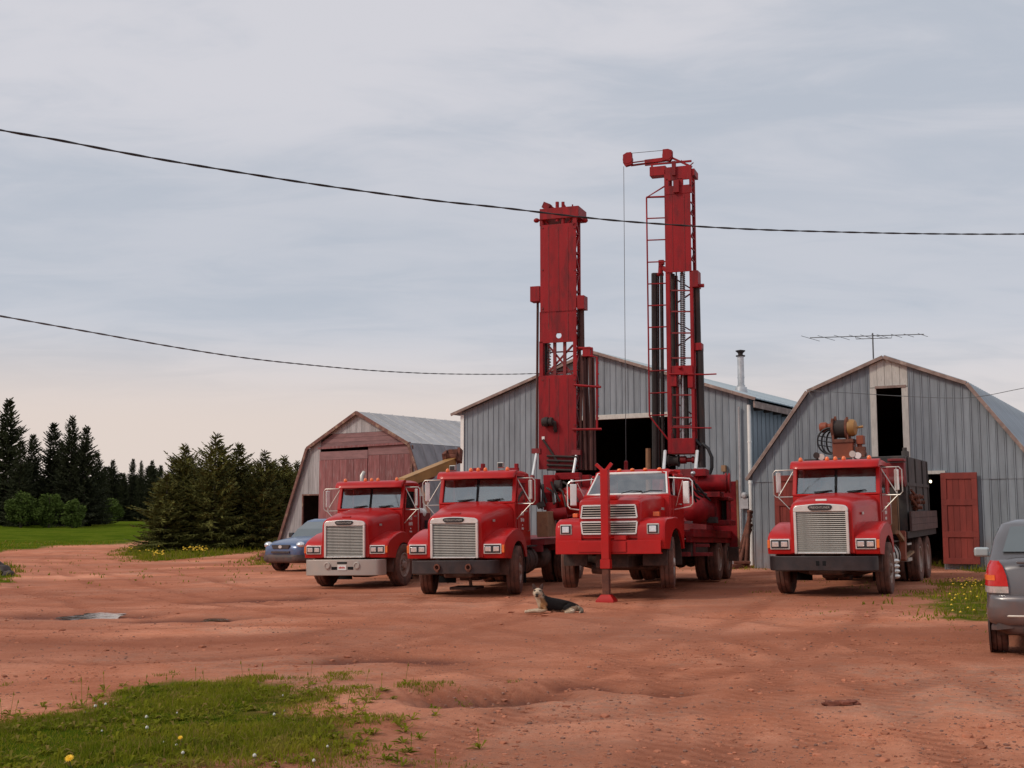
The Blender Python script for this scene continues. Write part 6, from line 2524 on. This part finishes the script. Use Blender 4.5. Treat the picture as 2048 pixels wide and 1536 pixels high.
mb = MB()
mb.b2((-.40, -.905, .60), (.40, -.80, .665))
mb.build('air_intake', 'carblack', CB, bevel=.01)
mb = MB()
for x in (-.3, .3):
    mb.beam((x, .42, 1.09), (x + .45, .50, 1.105), .015)
mb.build('wiper', 'rubber', CB)
mb = MB()
mb.b2((-.8, .0, .25), (.8, 3.0, .34))
mb.build('underbody', 'chassis', CB)

# grey car at the right edge, seen from behind
pw = gnd(2009, 1303)
YS = R(23.5)
Rs = Matrix.Rotation(-YS, 4, 'Z')
MS = pose(pw - Rs @ Vector((-.70, 0, 0)), YS)
CS = empty('grey_car', MS, 'dusty grey saloon car seen from behind at the right edge of the yard', 'car')
FS = Frame(MS)
mb = MB()
mb.rings([car_ring(*s) for s in ((-.655, .70, .40, .98), (-.60, .785, .34, 1.055), (-.45, .825, .31, 1.095), (-.1, .84, .30, 1.11), (.6, .845, .29, 1.06), (1.5, .845, .28, 1.02), (2.2, .84, .28, 1.0), (2.9, .80, .29, .90), (3.15, .70, .33, .78), (3.22, .5, .4, .68))])
mb.build('body', 'silver', CS, sm=60)
mb = MB()
mb.rings([rrect(.80, -.42, 2.1, 1.07), rrect(.74, -.12, 1.72, 1.32), rrect(.66, .10, 1.45, 1.49), rrect(.52, .28, 1.25, 1.535)])
mb.build('roof', 'silver', CS, sm=60)
pane(CS, [(-.645, -.318, 1.17), (.645, -.318, 1.17), (.555, .045, 1.455), (-.555, .045, 1.455)], 'rear_window', 'carglass')
for s in (-1, 1):
    q = [(s * .80, -.05, 1.12), (s * .80, 1.75, 1.12), (s * .69, 1.35, 1.44), (s * .69, .2, 1.44)]
    pane(CS, q[::-1] if s < 0 else q, 'window', 'carglass', .01)
    # lamp cluster wrapped round the corner: red over clear
    mb = MB()
    def corner(z, a, out=.012):
        xi = .60 + a * 1.2
        return [(s * (.845 - a + out), -.40, z), (s * (.81 - a + out), -.57 - out, z), (s * max(.74 - a * .6, xi + .02), -.655 - out, z), (s * xi, -.672 - out, z), (s * xi, -.55, z), (s * max(.7 - a * .6, xi + .01), -.40, z)]
    mb.rings([corner(.80, 0), corner(.92, .012), corner(1.03, .04), corner(1.085, .07)])
    tl = mb.build('tail_light', 'taillight', CS, sm=50)
    mb = MB()
    mb.rings([corner(.725, 0, .01), corner(.797, 0, .01)])
    mb.build('reversing_lens', 'lens', tl, sm=50)
    mb = MB()
    mb.rings([[(x, y - .004, z) for x, y, z in corner(zz, .004, .014)[:3]] + [(x, y + .05, z) for x, y, z in corner(zz, .004, .014)[2::-1]] for zz in (.865, .925)])
    mb.build('turn_lens', 'amber', tl, sm=50)
    mb = MB()
    mb.box((s * .965, 1.9, 1.10), (.19, .11, .125))
    mb.beam((s * .82, 1.9, 1.06), (s * .93, 1.9, 1.075), .06)
    mb.build('mirror', 'paleblue', CS, bevel=.04)
    for y in (0, 2.37):
        mb = MB()
        mb.lathe([(0, .36), (.02, .36), (.02, .02), (0, .02)], (s * .83, y, .34), (s, 0, 0), 28)
        mb.build('wheel_arch', 'carblack', CS, sm=40)
        wheel(CS, s * .74, y, .295, s, 'car', r=.295, w=.18)
mb = MB()
mb.rings([car_ring(*s, .0, .97) for s in ((-.78, .60, .44, .665), (-.755, .76, .385, .70), (-.66, .83, .345, .715), (-.45, .852, .325, .715), (-.30, .85, .33, .70))])
mb.build('bumper', 'silver', CS, sm=60)
mb = MB()
mb.tube([(-.845, -.42, .475), (-.80, -.66, .475), (-.6, -.775, .475), (.6, -.775, .475), (.80, -.66, .475), (.845, -.42, .475)], .014, 6)
mb.build('bumper_glint', 'alu', CS)  # pale tube standing in for light caught along the bumper crease
mb = MB()
mb.rings([car_ring(*s, .0, .97) for s in ((-.73, .58, .30, .42), (-.70, .74, .27, .42), (-.5, .81, .25, .40), (-.32, .81, .25, .38))])
mb.build('valance', 'carblack', CS, sm=60)
mb = MB()
mb.b2((-.5, -.675, 1.05), (.5, -.645, 1.085))
mb.b2((-.22, -.684, .78), (.22, -.66, .93))
mb.build('boot_trim', 'silver', CS, bevel=.012)
mb = MB()
mb.b2((-.76, -.3, .22), (.76, 2.9, .30))
mb.tube([(.35, -.72, .27), (.35, .2, .27)], .03, 8)
mb.build('underbody', 'chassis', CS)

# ------------------------------------------------------------------ dog lying in the yard
pd = gnd(1108, 1226)
MD = Matrix.Translation((pd.x, pd.y, zsurf(pd.x, pd.y) - .01)) @ Matrix.Rotation(R(2), 4, 'Z') @ Matrix.Scale(1.0, 4)
def skin(name, verts, edges, mat, parent=None, lv=2):
    me = bpy.data.meshes.new(name)
    me.from_pydata([v[:3] for v in verts], edges, [])
    o = link(name, me, mat, parent, 0, 0)
    o.modifiers.new('skin', 'SKIN')
    sl = me.skin_vertices[0].data if len(me.skin_vertices) else None
    if sl is None:
        bpy.context.view_layer.objects.active = o
        sl = me.skin_vertices[0].data
    for k, v in enumerate(verts):
        r = v[3]
        sl[k].radius = r if isinstance(r, tuple) else (r, r)
        sl[k].use_root = (k == 0)
    s = o.modifiers.new('sub', 'SUBSURF')
    s.levels = s.render_levels = lv
    o.modifiers['skin'].use_smooth_shade = True
    return o
dv = [(.27, .02, .118, .118), (.12, .01, .128, .122), (-.04, .0, .142, .128), (-.16, -.01, .170, .120), (-.222, -.03, .240, .098), (-.262, -.055, .312, .092), (-.290, -.082, .365, .102),
      (-.302, -.160, .345, .070), (-.310, -.222, .320, .050),                           # muzzle 7 8
      (-.20, -.11, .11, .062), (-.14, -.13, .05, .045), (-.34, -.14, .045, .030), (-.46, -.13, .035, .027), (-.52, -.13, .03, .030),   # near fore leg 9..13
      (-.22, .09, .11, .06), (-.18, .10, .05, .045), (-.36, .05, .035, .033), (-.47, .03, .03, .032),                             # far fore leg 14..17
      (.30, -.10, .105, .088), (.16, -.17, .075, .058), (.34, -.21, .045, .036), (.24, -.25, .03, .030), (.16, -.26, .028, .032),         # near hind leg 18..22
      (.40, .02, .085, .06), (.475, -.05, .055, .04), (.47, -.16, .03, .036), (.42, -.25, .028, .02)]                             # tail 23..26
de = [(0, 1), (1, 2), (2, 3), (3, 4), (4, 5), (5, 6), (6, 7), (7, 8), (3, 9), (9, 10), (10, 11), (11, 12), (12, 13), (3, 14), (14, 15), (15, 16), (16, 17), (0, 18), (18, 19), (19, 20), (20, 21), (21, 22), (0, 23), (23, 24), (24, 25), (25, 26)]
md = bpy.data.materials.new('shepherd_coat')
md.use_nodes = True
nt = md.node_tree
nt.nodes.clear()
t = N(nt, 'ShaderNodeTexCoord')
s3 = N(nt, 'ShaderNodeSeparateXYZ', {0: t.outputs['Object']})
ns = N(nt, 'ShaderNodeTexNoise', {'Vector': t.outputs['Object'], 'Scale': 14.0, 'Detail': 5.0})
nf = mth(nt, 'MULTIPLY', mth(nt, 'SUBTRACT', ns.outputs[0], 0.5), 0.10)
x_, y_, z_ = (mth(nt, 'ADD', s3.outputs[i], nf) for i in range(3))
cream = mixc(nt, remap(nt, ns.outputs[0], .3, .7), (0.60, 0.42, 0.27), (0.76, 0.62, 0.47))
tanc = mixc(nt, remap(nt, ns.outputs[0], .3, .7), (0.33, 0.15, 0.06), (0.45, 0.24, 0.11))
chest = mth(nt, 'MULTIPLY', mth(nt, 'MULTIPLY', remap(nt, x_, -.27, -.23), remap(nt, x_, -.06, -.12)), mth(nt, 'MULTIPLY', remap(nt, z_, .30, .25), remap(nt, z_, .05, .09)))
c = mixc(nt, chest, cream, tanc)
saddle = mth(nt, 'MULTIPLY', remap(nt, mth(nt, 'ADD', x_, mth(nt, 'MULTIPLY', z_, .35)), -.11, -.06), remap(nt, mth(nt, 'SUBTRACT', z_, mth(nt, 'MULTIPLY', remap(nt, x_, .12, .36), .075)), .035, .065))
nape = mth(nt, 'MULTIPLY', remap(nt, mth(nt, 'ADD', s3.outputs[1], mth(nt, 'MULTIPLY', nf, .5)), -.055, -.03), remap(nt, z_, .20, .24))
tailf = remap(nt, x_, .42, .45)
blk = mth(nt, 'MAXIMUM', mth(nt, 'MAXIMUM', saddle, nape), mth(nt, 'MULTIPLY', tailf, .75))
c = mixc(nt, blk, c, (0.018, 0.014, 0.014))
muz = mth(nt, 'MULTIPLY', remap(nt, s3.outputs[1], -.205, -.235), remap(nt, z_, .27, .30))
c = mixc(nt, mth(nt, 'MULTIPLY', muz, .85), c, (0.03, 0.02, 0.018))
bump = N(nt, 'ShaderNodeTexNoise', {'Vector': N(nt, 'ShaderNodeMapping', {0: t.outputs['Object'], 3: (.4, 1, 1)}).outputs[0], 'Scale': 90.0, 'Detail': 4.0})
bp = N(nt, 'ShaderNodeBump', {'Strength': 1.0, 'Distance': .035, 'Height': bump.outputs[0]})
b = N(nt, 'ShaderNodeBsdfPrincipled', {'Base Color': c, 'Roughness': .9, 'Specular IOR Level': .2, 'Normal': bp.outputs[0]})
N(nt, 'ShaderNodeOutputMaterial', {0: b.outputs[0]})
MAT['coat'] = md
dog = skin('dog', dv, de, 'coat')
dog.matrix_world = MD
tag(dog, 'black and tan shepherd dog lying on the red earth, head up', 'dog')
MAT['ear'] = M('dark_brown_ear', (0.06, 0.03, 0.022), .9, var=.2)
MAT['nose'] = M('black_nose', (0.012, 0.011, 0.011), .35)
for s, ang in ((-1, -14), (1, 18)):
    mb = MB()
    b0 = Vector((-.284 + s * .050, -.070, .428))
    tip = b0 + Vector((s * .034, .012, .080))
    mb.rings([[b0 + Vector((dx * .042, dy * .022, -.02)) for dx, dy in ((-1, 0), (-.5, .9), (.5, .9), (1, 0), (.5, -.5), (-.5, -.5))],
              [b0.lerp(tip, .55) + Vector((dx * .030, dy * .014, 0)) for dx, dy in ((-1, 0), (-.5, .9), (.5, .9), (1, 0), (.5, -.5), (-.5, -.5))],
              [tip + Vector((dx * .005, dy * .004, 0)) for dx, dy in ((-1, 0), (-.5, .9), (.5, .9), (1, 0), (.5, -.5), (-.5, -.5))]])
    mb.build('ear', 'ear', dog, sm=60)
    mb = MB()
    mb.ball((-.298 + s * .044, -.178, .392), .015, (1.2, .8, .9), 8, 6)
    mb.build('eye', 'nose', dog, sm=60)
mb = MB()
mb.ball((-.311, -.268, .330), .024, (1.1, .8, .8), 10, 6)
mb.build('nose', 'nose', dog, sm=60)
mb = MB()
mb.tube([(-.330, -.235, .302), (-.309, -.25, .296), (-.290, -.235, .302)], .010, 6)
mb.build('mouth', 'nose', dog, sm=60)

# ------------------------------------------------------------------ leaning pipes, rocks, clod
pp = gnd(1487, 1122)
pp.y -= .0
for k in range(7):
    b0 = at(1470 + 4.2 * k, 1110, 36.9 - .10 * (k % 3))
    b0.z = zg(b0.x, b0.y) + .02
    t0 = at(1502.5 - .8 * k, 1022 + 9 * ((k * 3) % 5), 37.55 - .04 * (k % 3))
    mb = MB()
    mb.tube([(0, 0, 0), t0 - b0], .055, 10)
    mb.tube([(t0 - b0) * .965, (t0 - b0) * 1.0], .07, 10)
    o = mb.build('rusty_pipe', 'rust', None, sm=60)
    o.location = b0
    tag(o, 'rusty pipe leaning in a bundle against the corner beside the downspout', 'pipe', 'rusty pipes leaning at the barn corner')
mb = MB()
mb.box((0, 0, .06), (.5, .3, .12), Matrix.Rotation(R(14), 3, 'Z'))
mb.box((.1, -.05, .17), (.5, .22, .09), Matrix.Rotation(R(-9), 3, 'Z'))
o = mb.build('scrap_block', 'rust', None, bevel=.02)
q = at(1477, 1124, 36.4)
q.z = zg(q.x, q.y)
o.location = q
tag(o, 'rusty steel scrap lying at the foot of the leaning pipes', 'scrap')


def rock(px, py, r, sc, mat, label, group=None, name='rock', seed=0):
    p = gnd(px, py)
    mb = MB()
    g = bmesh.ops.create_icosphere(mb.bm, subdivisions=3, radius=r)
    for v in g['verts']:
        n = mnoise.noise(v.co / r * 1.4 + Vector((seed * 3.7, 1.3 * seed, 0))) * .35 + mnoise.noise(v.co / r * 4 + Vector((seed, 0, 0))) * .12
        v.co *= 1 + n
        v.co = Vector((v.co.x * sc[0], v.co.y * sc[1], v.co.z * sc[2]))
    o = mb.build(name, mat, None, sm=50)
    o.location = (p.x, p.y, zg(p.x, p.y) + r * sc[2] * .45)
    o.rotation_euler = (0, 0, seed * 1.7)
    return tag(o, label, 'rock', group)


rock(4, 1150, .30, (1.3, 1, .7), 'darkstone', 'largest dark rock in the grass at the left edge of the yard', 'dark rocks at the left edge', seed=1)
rock(17, 1152, .16, (1.2, 1, .8), 'darkstone', 'small dark rock right of the largest one at the left edge', 'dark rocks at the left edge', seed=2)
rock(-8, 1140, .26, (1.2, 1, .8), 'darkstone', 'dark rock behind the largest one at the left edge', 'dark rocks at the left edge', seed=3)
for k, (px_, py_, r_, lb_) in enumerate(((528, 1117, .20, 'red stone just left of the blue car, biggest of three'), (516, 1122, .12, 'small red stone in grass left of the blue car, farthest from it'), (538, 1112, .13, 'small red stone touching the nose of the blue car'))):
    rock(px_, py_, r_, (1.3, 1, .8), 'clod', lb_, 'red stones by the blue car', seed=5 + k)
pc_ = gnd(1683, 1412)
mb = MB()
rs = random.Random(4)
for k in range(9):
    mb.ball((-.15 + .036 * k + rs.uniform(-.01, .01), rs.uniform(-.035, .035), .012 + rs.uniform(0, .014)), rs.uniform(.018, .044), (rs.uniform(1, 1.7), 1, rs.uniform(.5, .8)), 12, 8, .9, k)
o = mb.build('clay_clod', 'clod', None, sm=60)
o.location = (pc_.x, pc_.y, zsurf(pc_.x, pc_.y))
tag(o, 'long dark red clod of clay lying alone on the bare yard', 'clod')

# ------------------------------------------------------------------ dandelions
def flower(name, mat, hd, r, stemh, sc):
    mb = MB()
    rs = random.Random(hd)
    if mat == 'petal':
        for ring, (rr, tilt) in enumerate(((r, .08), (r * .75, .3), (r * .45, .7))):
            for k in range(14):
                a = 2 * PI * (k + .5 * ring) / 14
                d = Vector((math.cos(a) * math.cos(tilt), math.sin(a) * math.cos(tilt), math.sin(tilt)))
                sd = Vector((-math.sin(a), math.cos(a), 0)) * r * .16
                b = Vector((0, 0, stemh))
                mb.poly([b, b + d * rr * .6 - sd, b + d * rr, b + d * rr * .6 + sd])
    else:
        mb.ball((0, 0, stemh), r, (1, 1, 1), 10, 7, .25, hd)
    o = mb.build(name, mat, None, sm=60)
    mb = MB()
    mb.tube([(0, 0, 0), (.008, 0, stemh * .5), (0, 0, stemh)], .0035, 5)
    mb.build('stem', 'stem', o)
    return o


yel = [(147, 1514, 1.3, 'large yellow dandelion flower in the near grass corner'), (364, 1474, .8, 'smaller yellow dandelion flower in the grass, right of the large one')]
f0 = None
for (px_, py_, s_, lb_) in yel:
    p = gnd(px_, py_ + 30 * s_)
    Mw_ = Matrix.Translation((p.x, p.y, zsurf(p.x, p.y))) @ Matrix.Rotation(R(38), 4, 'X') @ Matrix.Rotation(R(px_), 4, 'Z') @ Matrix.Scale(s_, 4)
    if f0 is None:
        f0 = flower('dandelion', 'petal', 1, .026, .115, 1)
        f0.matrix_world = Mw_
        tag(f0, lb_, 'flower', 'yellow dandelions in the near grass')
    else:
        dup(f0, Mw_, lb_)
w0_ = None
whites = [(565, 1393), (567, 1424), (548, 1436), (293, 1444), (204, 1466), (168, 1428), (210, 1414), (190, 1420), (354, 1430), (353, 1497), (364, 1516), (508, 1525), (551, 1531), (655, 1500), (628, 1530), (292, 1466), (327, 1490)]
for k, (px_, py_) in enumerate(whites):
    p = gnd(px_, py_ + 9)
    Mw_ = Matrix.Translation((p.x, p.y, zsurf(p.x, p.y))) @ Matrix.Rotation(R(8 * (k % 5) - 16), 4, 'X') @ Matrix.Scale((.45, .55, .7, .8)[k % 4], 4)
    if w0_ is None:
        w0_ = flower('seed_head', 'seed', 3, .017, .075, 1)
        w0_.matrix_world = Mw_
        tag(w0_, 'fluffy white dandelion seed head standing in the near grass', 'seed head', 'white seed heads in the near grass')
    else:
        dup(w0_, Mw_)


def far_flowers(pts, r, name, label):
    V, F = [], []
    for (x, y, z) in pts:
        i = len(V)
        V += [(x - r, y, z), (x, y - r * .6, z + r * .3), (x + r, y, z), (x, y + r * .6, z + r * .5), (x, y, z + r)]
        F += [(i, i + 1, i + 4), (i + 1, i + 2, i + 4), (i + 2, i + 3, i + 4), (i + 3, i, i + 4)]
    tag(pyd(name, V, F, 'petal'), label, 'flowers', kind='stuff')


rs = random.Random(6)
pts = []
for (x0, x1, y0, y1, n) in ((1900, 1965, 1168, 1185, 34), (1880, 1960, 1196, 1216, 10), (1900, 1960, 1225, 1245, 5)):
    for _ in range(n):
        p = gnd(rs.uniform(x0, x1), rs.uniform(y0, y1))
        pts.append((p.x, p.y, zg(p.x, p.y) + rs.uniform(.07, .15)))
far_flowers(pts, .026, 'dandelion_patch', 'yellow dandelions sprinkled in the grass beside the grey car')
pts = []
for (x0, x1, y0, y1, n) in ((385, 416, 1102, 1110, 40), (366, 384, 1102, 1108, 14), (305, 328, 1114, 1120, 14), (250, 330, 1095, 1115, 10)):
    for _ in range(n):
        p = gnd(rs.uniform(x0, x1), rs.uniform(y0, y1))
        pts.append((p.x, p.y, zg(p.x, p.y) + rs.uniform(.15, .3)))
far_flowers(pts, .055, 'dandelion_patch', 'yellow dandelions in the grass under the young spruces')


# ------------------------------------------------------------------ trees
def spruce_crown(h, rb, seed, step, nb, z0=.25, tw=.13, wid=.05, fill=1.0, pw=.85, lead=2.0):
    rs = random.Random(seed)
    V, F = [], []
    def dia(b, d, ln, w):
        sd = d.orthogonal().normalized()
        sd = Matrix.Rotation(rs.uniform(0, PI), 3, d) @ sd
        i = len(V)
        V.extend([b, b + d * ln * .45 + sd * w, b + d * ln, b + d * ln * .45 - sd * w])
        F.append((i, i + 1, i + 2, i + 3))
    z = z0
    while z < h * .985:
        fz = z / h
        Lb = rb * (1 - fz) ** pw * (1 - .62 * sstep(lead - .05, lead + .05, fz)) * (0.8 + .35 * mnoise.noise(Vector((z * 1.3, seed * 5.1, 0)))) + .03
        a0 = rs.uniform(0, 6.28)
        for k in range(nb):
            az = a0 + 2 * PI * k / nb + rs.gauss(0, .2)
            ln = Lb * rs.uniform(.62, 1.15) * (1 + .3 * mnoise.noise(Vector((math.cos(az) * 1.4, math.sin(az) * 1.4, z * .8 + seed))))
            up = -.30 + .85 * fz ** 1.3 + rs.gauss(0, .07)
            hor = Vector((math.cos(az), math.sin(az), 0))
            zz_ = z + rs.uniform(-.5, .5) * step
            m = max(3, int(ln / tw))
            prev = None
            for j in range(m + 1):
                s = j / m
                p = hor * ln * s + Vector((0, 0, zz_ + ln * (up * s + .20 * s * s)))
                if prev is not None:
                    d0 = (p - prev).normalized()
                    tl = (.42 * ln * (1 - s) ** .8 + min(.14, .12 * ln + .03)) * rs.uniform(.6, 1.1)
                    tl = min(tl, .62)
                    for sg in (-1, 1):
                        d = (Matrix.Rotation(sg * rs.uniform(.55, 1.1), 3, 'Z') @ d0)
                        d.z += rs.uniform(-.30, .12)
                        dia(p, d.normalized(), tl, wid * rs.uniform(.7, 1.3))
                    if rs.random() < .7 * fill:
                        dia(p, Vector((d0.x * .5, d0.y * .5, -rs.uniform(.3, 1))).normalized(), tl * .6, wid)
                    dia(p, d0, tw * 1.8, wid * .8)
                prev = p
        for _ in range(int(3 * fill)):
            a = rs.uniform(0, 6.28)
            rr = Lb * rs.random() * .6
            dia(Vector((math.cos(a) * rr, math.sin(a) * rr, z)), Vector((math.cos(a), math.sin(a), rs.uniform(-.6, .3))).normalized(), .4, wid * 1.6)
        z += step * (1 - .35 * fz) * rs.uniform(.8, 1.2)
    for k in range(10):
        dia(Vector((0, 0, h - .06 * k)), Vector((math.cos(k * 2.4) * .5, math.sin(k * 2.4) * .5, 1)).normalized(), .10 + .02 * k, wid * .5)
    return V, F


def spruce(name, label, h, rb, seed, mat, group, **k):
    o = bpy.data.objects.new(name, None)
    C.objects.link(o)
    tag(o, label, 'tree', group)
    V, F = spruce_crown(h, rb, seed, **k)
    pyd('crown', V, F, mat, o)
    mb = MB()
    mb.tube([(0, 0, -.2), (.02, .01, h * .4), (0, 0, h * .75), (0, 0, h * 1.0)], [.028 * h * .5 + .03, .020 * h * .5 + .02, .03, .008], 8)
    mb.build('trunk', 'bark', o)
    return o


def stand(px, D):
    p = at(px, 1040, D)
    return Vector((p.x, p.y, zg(p.x, p.y)))


def tree_place(proto, first, px, top, D, h0, wide, lab, rot):
    p = stand(px, D)
    h = at(px, top, D).z - p.z
    s = h / h0
    Mw_ = Matrix.Translation(p) @ Matrix.Rotation(rot, 4, 'Z') @ Matrix.Diagonal((s * wide, s * wide, s, 1))
    if first:
        proto.matrix_world = Mw_
        proto['label'] = lab
        return proto
    return dup(proto, Mw_, lab)


GT = 'tall dark spruces across the field'
tall = [spruce('spruce_tree', '', 11.0, 4.2, s, 'needle', GT, step=.38, nb=11, z0=.5, tw=.17, wid=.075, fill=1.7, pw=.88) for s in (1, 2, 3)]
used = set()
def put(protos, k, *a):
    pr_ = protos[k % len(protos)]
    first = pr_.name not in used
    used.add(pr_.name)
    return tree_place(pr_, first, *a)
for k, (px_, top_, D_, wd_, lb_) in enumerate((
        (8, 798, 100, 1.0, 'tallest dark spruce at the left edge of the field'), (100, 845, 101, .92, 'dark spruce left of the pair with the high tips'), (137, 831, 98, .86, 'dark spruce with the highest tip in the middle of the left clump'),
        (166, 853, 97, .95, 'dark spruce forming the right end of the left clump'), (60, 868, 104, .9, 'shorter dark spruce in the gap beside the tallest one'), (-40, 830, 103, 1.0, 'dark spruce cut by the left edge behind the tallest one'),
        (190, 905, 103, .9, 'low dark spruce at the foot of the left clump, right end'), (36, 880, 96, .9, 'low dark spruce in front of the tallest one'), (118, 880, 105, 1.0, 'dark spruce half hidden behind the pair with high tips'))):
    put(tall, k, px_, top_, D_, 11.0, wd_, lb_, 1.3 * k)
GM = 'spruces in the gap beyond the field'
for k, (px_, top_, D_, wd_) in enumerate(((222, 920, 150, 1.0), (262, 917, 153, .7), (279, 921, 150, .6), (301, 921, 152, .9), (318, 930, 148, .9), (343, 914, 156, .9), (245, 948, 150, 1.0), (205, 950, 156, 1.0), (360, 930, 150, .9), (330, 950, 154, 1.0))):
    o = put(tall, k, px_, top_, D_, 11.0, wd_ * .95, ['tall', 'slim', 'slender twin', 'broad', 'blunt', 'tall', 'low', 'low', 'blunt', 'low'][k] + ' dark spruce beyond the green field, ' +
            ['first right of the left clump', 'left of a slender pair', 'right of a slender pair', 'just right of the slender pair', 'behind the first young spruce', 'rising behind the first young spruce', 'between two taller ones', 'close to the left clump', 'above the young spruces', 'filling the gap by the young spruces'][k], 2.1 * k)
    o['group'] = GM
GW = 'far row of dark spruces closing the view'
for k in range(26):
    px_ = -90 + k * 30
    put(tall, k, px_, 943 + 12 * math.sin(k * 2.3), 185 + 6 * (k % 3), 11.0, 2.1, 'small far dark spruce in the row that closes the view', .9 * k)['group'] = GW
GY = 'young olive green spruces beside the old barn'
young = [spruce('young_spruce', '', 5.5, 2.3, s, 'needle2', GY, step=.22, nb=10, z0=.12, tw=.10, wid=.036, fill=1.3, pw=.62, lead=.84) for s in (11, 12, 13)]
for k, (px_, top_, D_, wd_, lb_) in enumerate((
        (428, 870, 60.5, .98, 'tallest young spruce with a bushy tip and bare lower trunk'), (366, 888, 61.5, 1.0, 'young spruce with a spiky tip left of the tallest one'), (474, 886, 62.5, 1.0, 'young spruce with a thin straight tip right of the tallest one'),
        (526, 904, 61.5, 1.0, 'young spruce in the middle of the hedge with a thin tip'), (566, 911, 63.5, 1.05, 'young spruce at the right end of the hedge by the barn'), (332, 946, 60.0, 1.35, 'low spreading young spruce at the left end of the hedge'),
        (400, 925, 64.5, 1.1, 'young spruce behind the tallest one, on its left'), (452, 922, 64.5, 1.1, 'young spruce behind the tallest one, on its right'), (500, 925, 64.5, 1.1, 'young spruce behind the middle of the hedge'), (545, 925, 65.5, 1.1, 'young spruce behind the right half of the hedge'),
        (592, 922, 68, 1.0, 'young spruce peeping out behind the old barn'), (620, 935, 70, 1.0, 'young spruce hidden mostly by the old barn'))):
    put(young, k, px_, top_, D_, 5.5, wd_, lb_, 1.9 * k)


def bush(name, label, h, r, seed, mat, n, leaf, group):
    rs = random.Random(seed)
    V, F = [], []
    cl = []
    while len(cl) < 16:
        q = Vector((rs.uniform(-1, 1), rs.uniform(-1, 1), rs.uniform(-1, 1)))
        if q.length < 1:
            cl.append((q.x * r * .75, q.y * r * .75, h * (.48 + .40 * q.z), rs.uniform(.22, .42) * r))
    cl = cl + [(0, 0, h * .62, r * .6), (0, 0, h * .35, r * .8)]
    for _ in range(n):
        cx_, cy_, cz_, cr_ = rs.choice(cl)
        d = Vector((rs.gauss(0, 1), rs.gauss(0, 1), rs.gauss(0, 1))).normalized()
        p = Vector((cx_, cy_, cz_)) + d * cr_ * rs.uniform(.6, 1.05)
        if p.z < .05:
            continue
        a = Vector((rs.gauss(0, 1), rs.gauss(0, 1), rs.gauss(0, 1))).normalized()
        b = a.orthogonal().normalized()
        i = len(V)
        q = leaf * rs.uniform(.7, 1.3)
        V += [p - a * q, p + b * q * .5, p + a * q, p - b * q * .5]
        F.append((i, i + 1, i + 2, i + 3))
    o = bpy.data.objects.new(name, None)
    C.objects.link(o)
    tag(o, label, 'bush', group)
    pyd('foliage', V, F, mat, o)
    mb = MB()
    for k in range(5):
        a = k * 1.26
        mb.tube([(0, 0, -.1), (math.cos(a) * r * .2, math.sin(a) * r * .2, h * .4), (math.cos(a) * r * .5, math.sin(a) * r * .5, h * .75)], [.06, .04, .015], 6)
    mb.build('stem', 'bark', o)
    return o


GB = 'green bushes in front of the dark spruces'
for k, (px_, top_, D_, r_, lb_) in enumerate(((42, 974, 93, 1.45, 'largest green bush under the dark spruces, leftmost of three'), (98, 976, 93, 1.25, 'middle of three green bushes under the dark spruces'), (145, 992, 92, 1.0, 'smallest green bush under the dark spruces, rightmost of three'),
                                               (222, 992, 146, 1.6, 'far green bush in the gap right of the dark clump'))):
    p = stand(px_, D_)
    o = bush('bush', lb_, at(px_, top_, D_).z - p.z, r_, 20 + k, 'leaf', 5200, .10 if D_ < 100 else .14, GB)
    o.location = p

# ------------------------------------------------------------------ overhead cables
def cable(name, label, pts, r, mat, twist=True):
    P = [at(*p) for p in pts]
    out = []
    n = len(P)
    for i in range(n - 1):
        a, b, c, d = P[max(i - 1, 0)], P[i], P[i + 1], P[min(i + 2, n - 1)]
        m = max(4, int((c - b).length / .12))
        for k in range(m):
            t = k / m
            out.append(.5 * (2 * b + (c - a) * t + (2 * a - 5 * b + 4 * c - d) * t * t + (3 * b - a - 3 * c + d) * t ** 3))
    out.append(P[-1])
    mb = MB()
    if twist:
        for ph in (0, PI):
            s = 0
            q = []
            for i, p in enumerate(out):
                s += (p - out[i - 1]).length if i else 0
                q.append(p + Vector((0, math.sin(s * 6.5 + ph), math.cos(s * 6.5 + ph))) * r * .85)
            mb.tube(q, r, 6)
    else:
        mb.tube(out, r, 5)
    o = mb.build(name, mat, None, sm=60)
    return tag(o, label, 'cable')


cable('power_cable', 'thick twisted black power cable crossing in front of both masts',
      [(-1500, -260, 10.5), (-420, 170, 13.5), (-200, 218, 14.2), (0, 260, 15), (110, 279, 15.5), (250, 306, 16), (400, 332, 16.7), (640, 370, 17.8), (860, 400, 18.8), (1000, 415, 19.4), (1170, 435, 20.2), (1300, 446.5, 20.8), (1480, 457.5, 21.6), (1640, 463, 22.4), (1850, 467.5, 23.3), (2048, 468, 24.2), (2250, 464, 25), (2900, 432, 28), (3800, 350, 32)], .0098, 'wire')
cable('power_cable', 'thinner grey cable running from the left to the long barn behind the masts',
      [(-1500, 280, 11), (-350, 566, 17), (-150, 606, 18.5), (0, 632, 20), (180, 664, 22), (360, 696, 24.5), (500, 717, 27), (640, 732, 30), (760, 742, 33), (880, 747.5, 36), (1000, 748.5, 39), (1072, 747, 41), (1125, 744, 42.2)], .0095, 'greywire')
cable('power_cable', 'thin wire sagging across the front of the gambrel barn',
      [(3400, 520, 16), (2200, 748, 25.5), (2048, 776, 28), (1960, 793, 29.4), (1900, 796, 30.3), (1800, 792, 31.8), (1700, 786, 33.2), (1614, 781, 34.9)], .008, 'greywire', False)
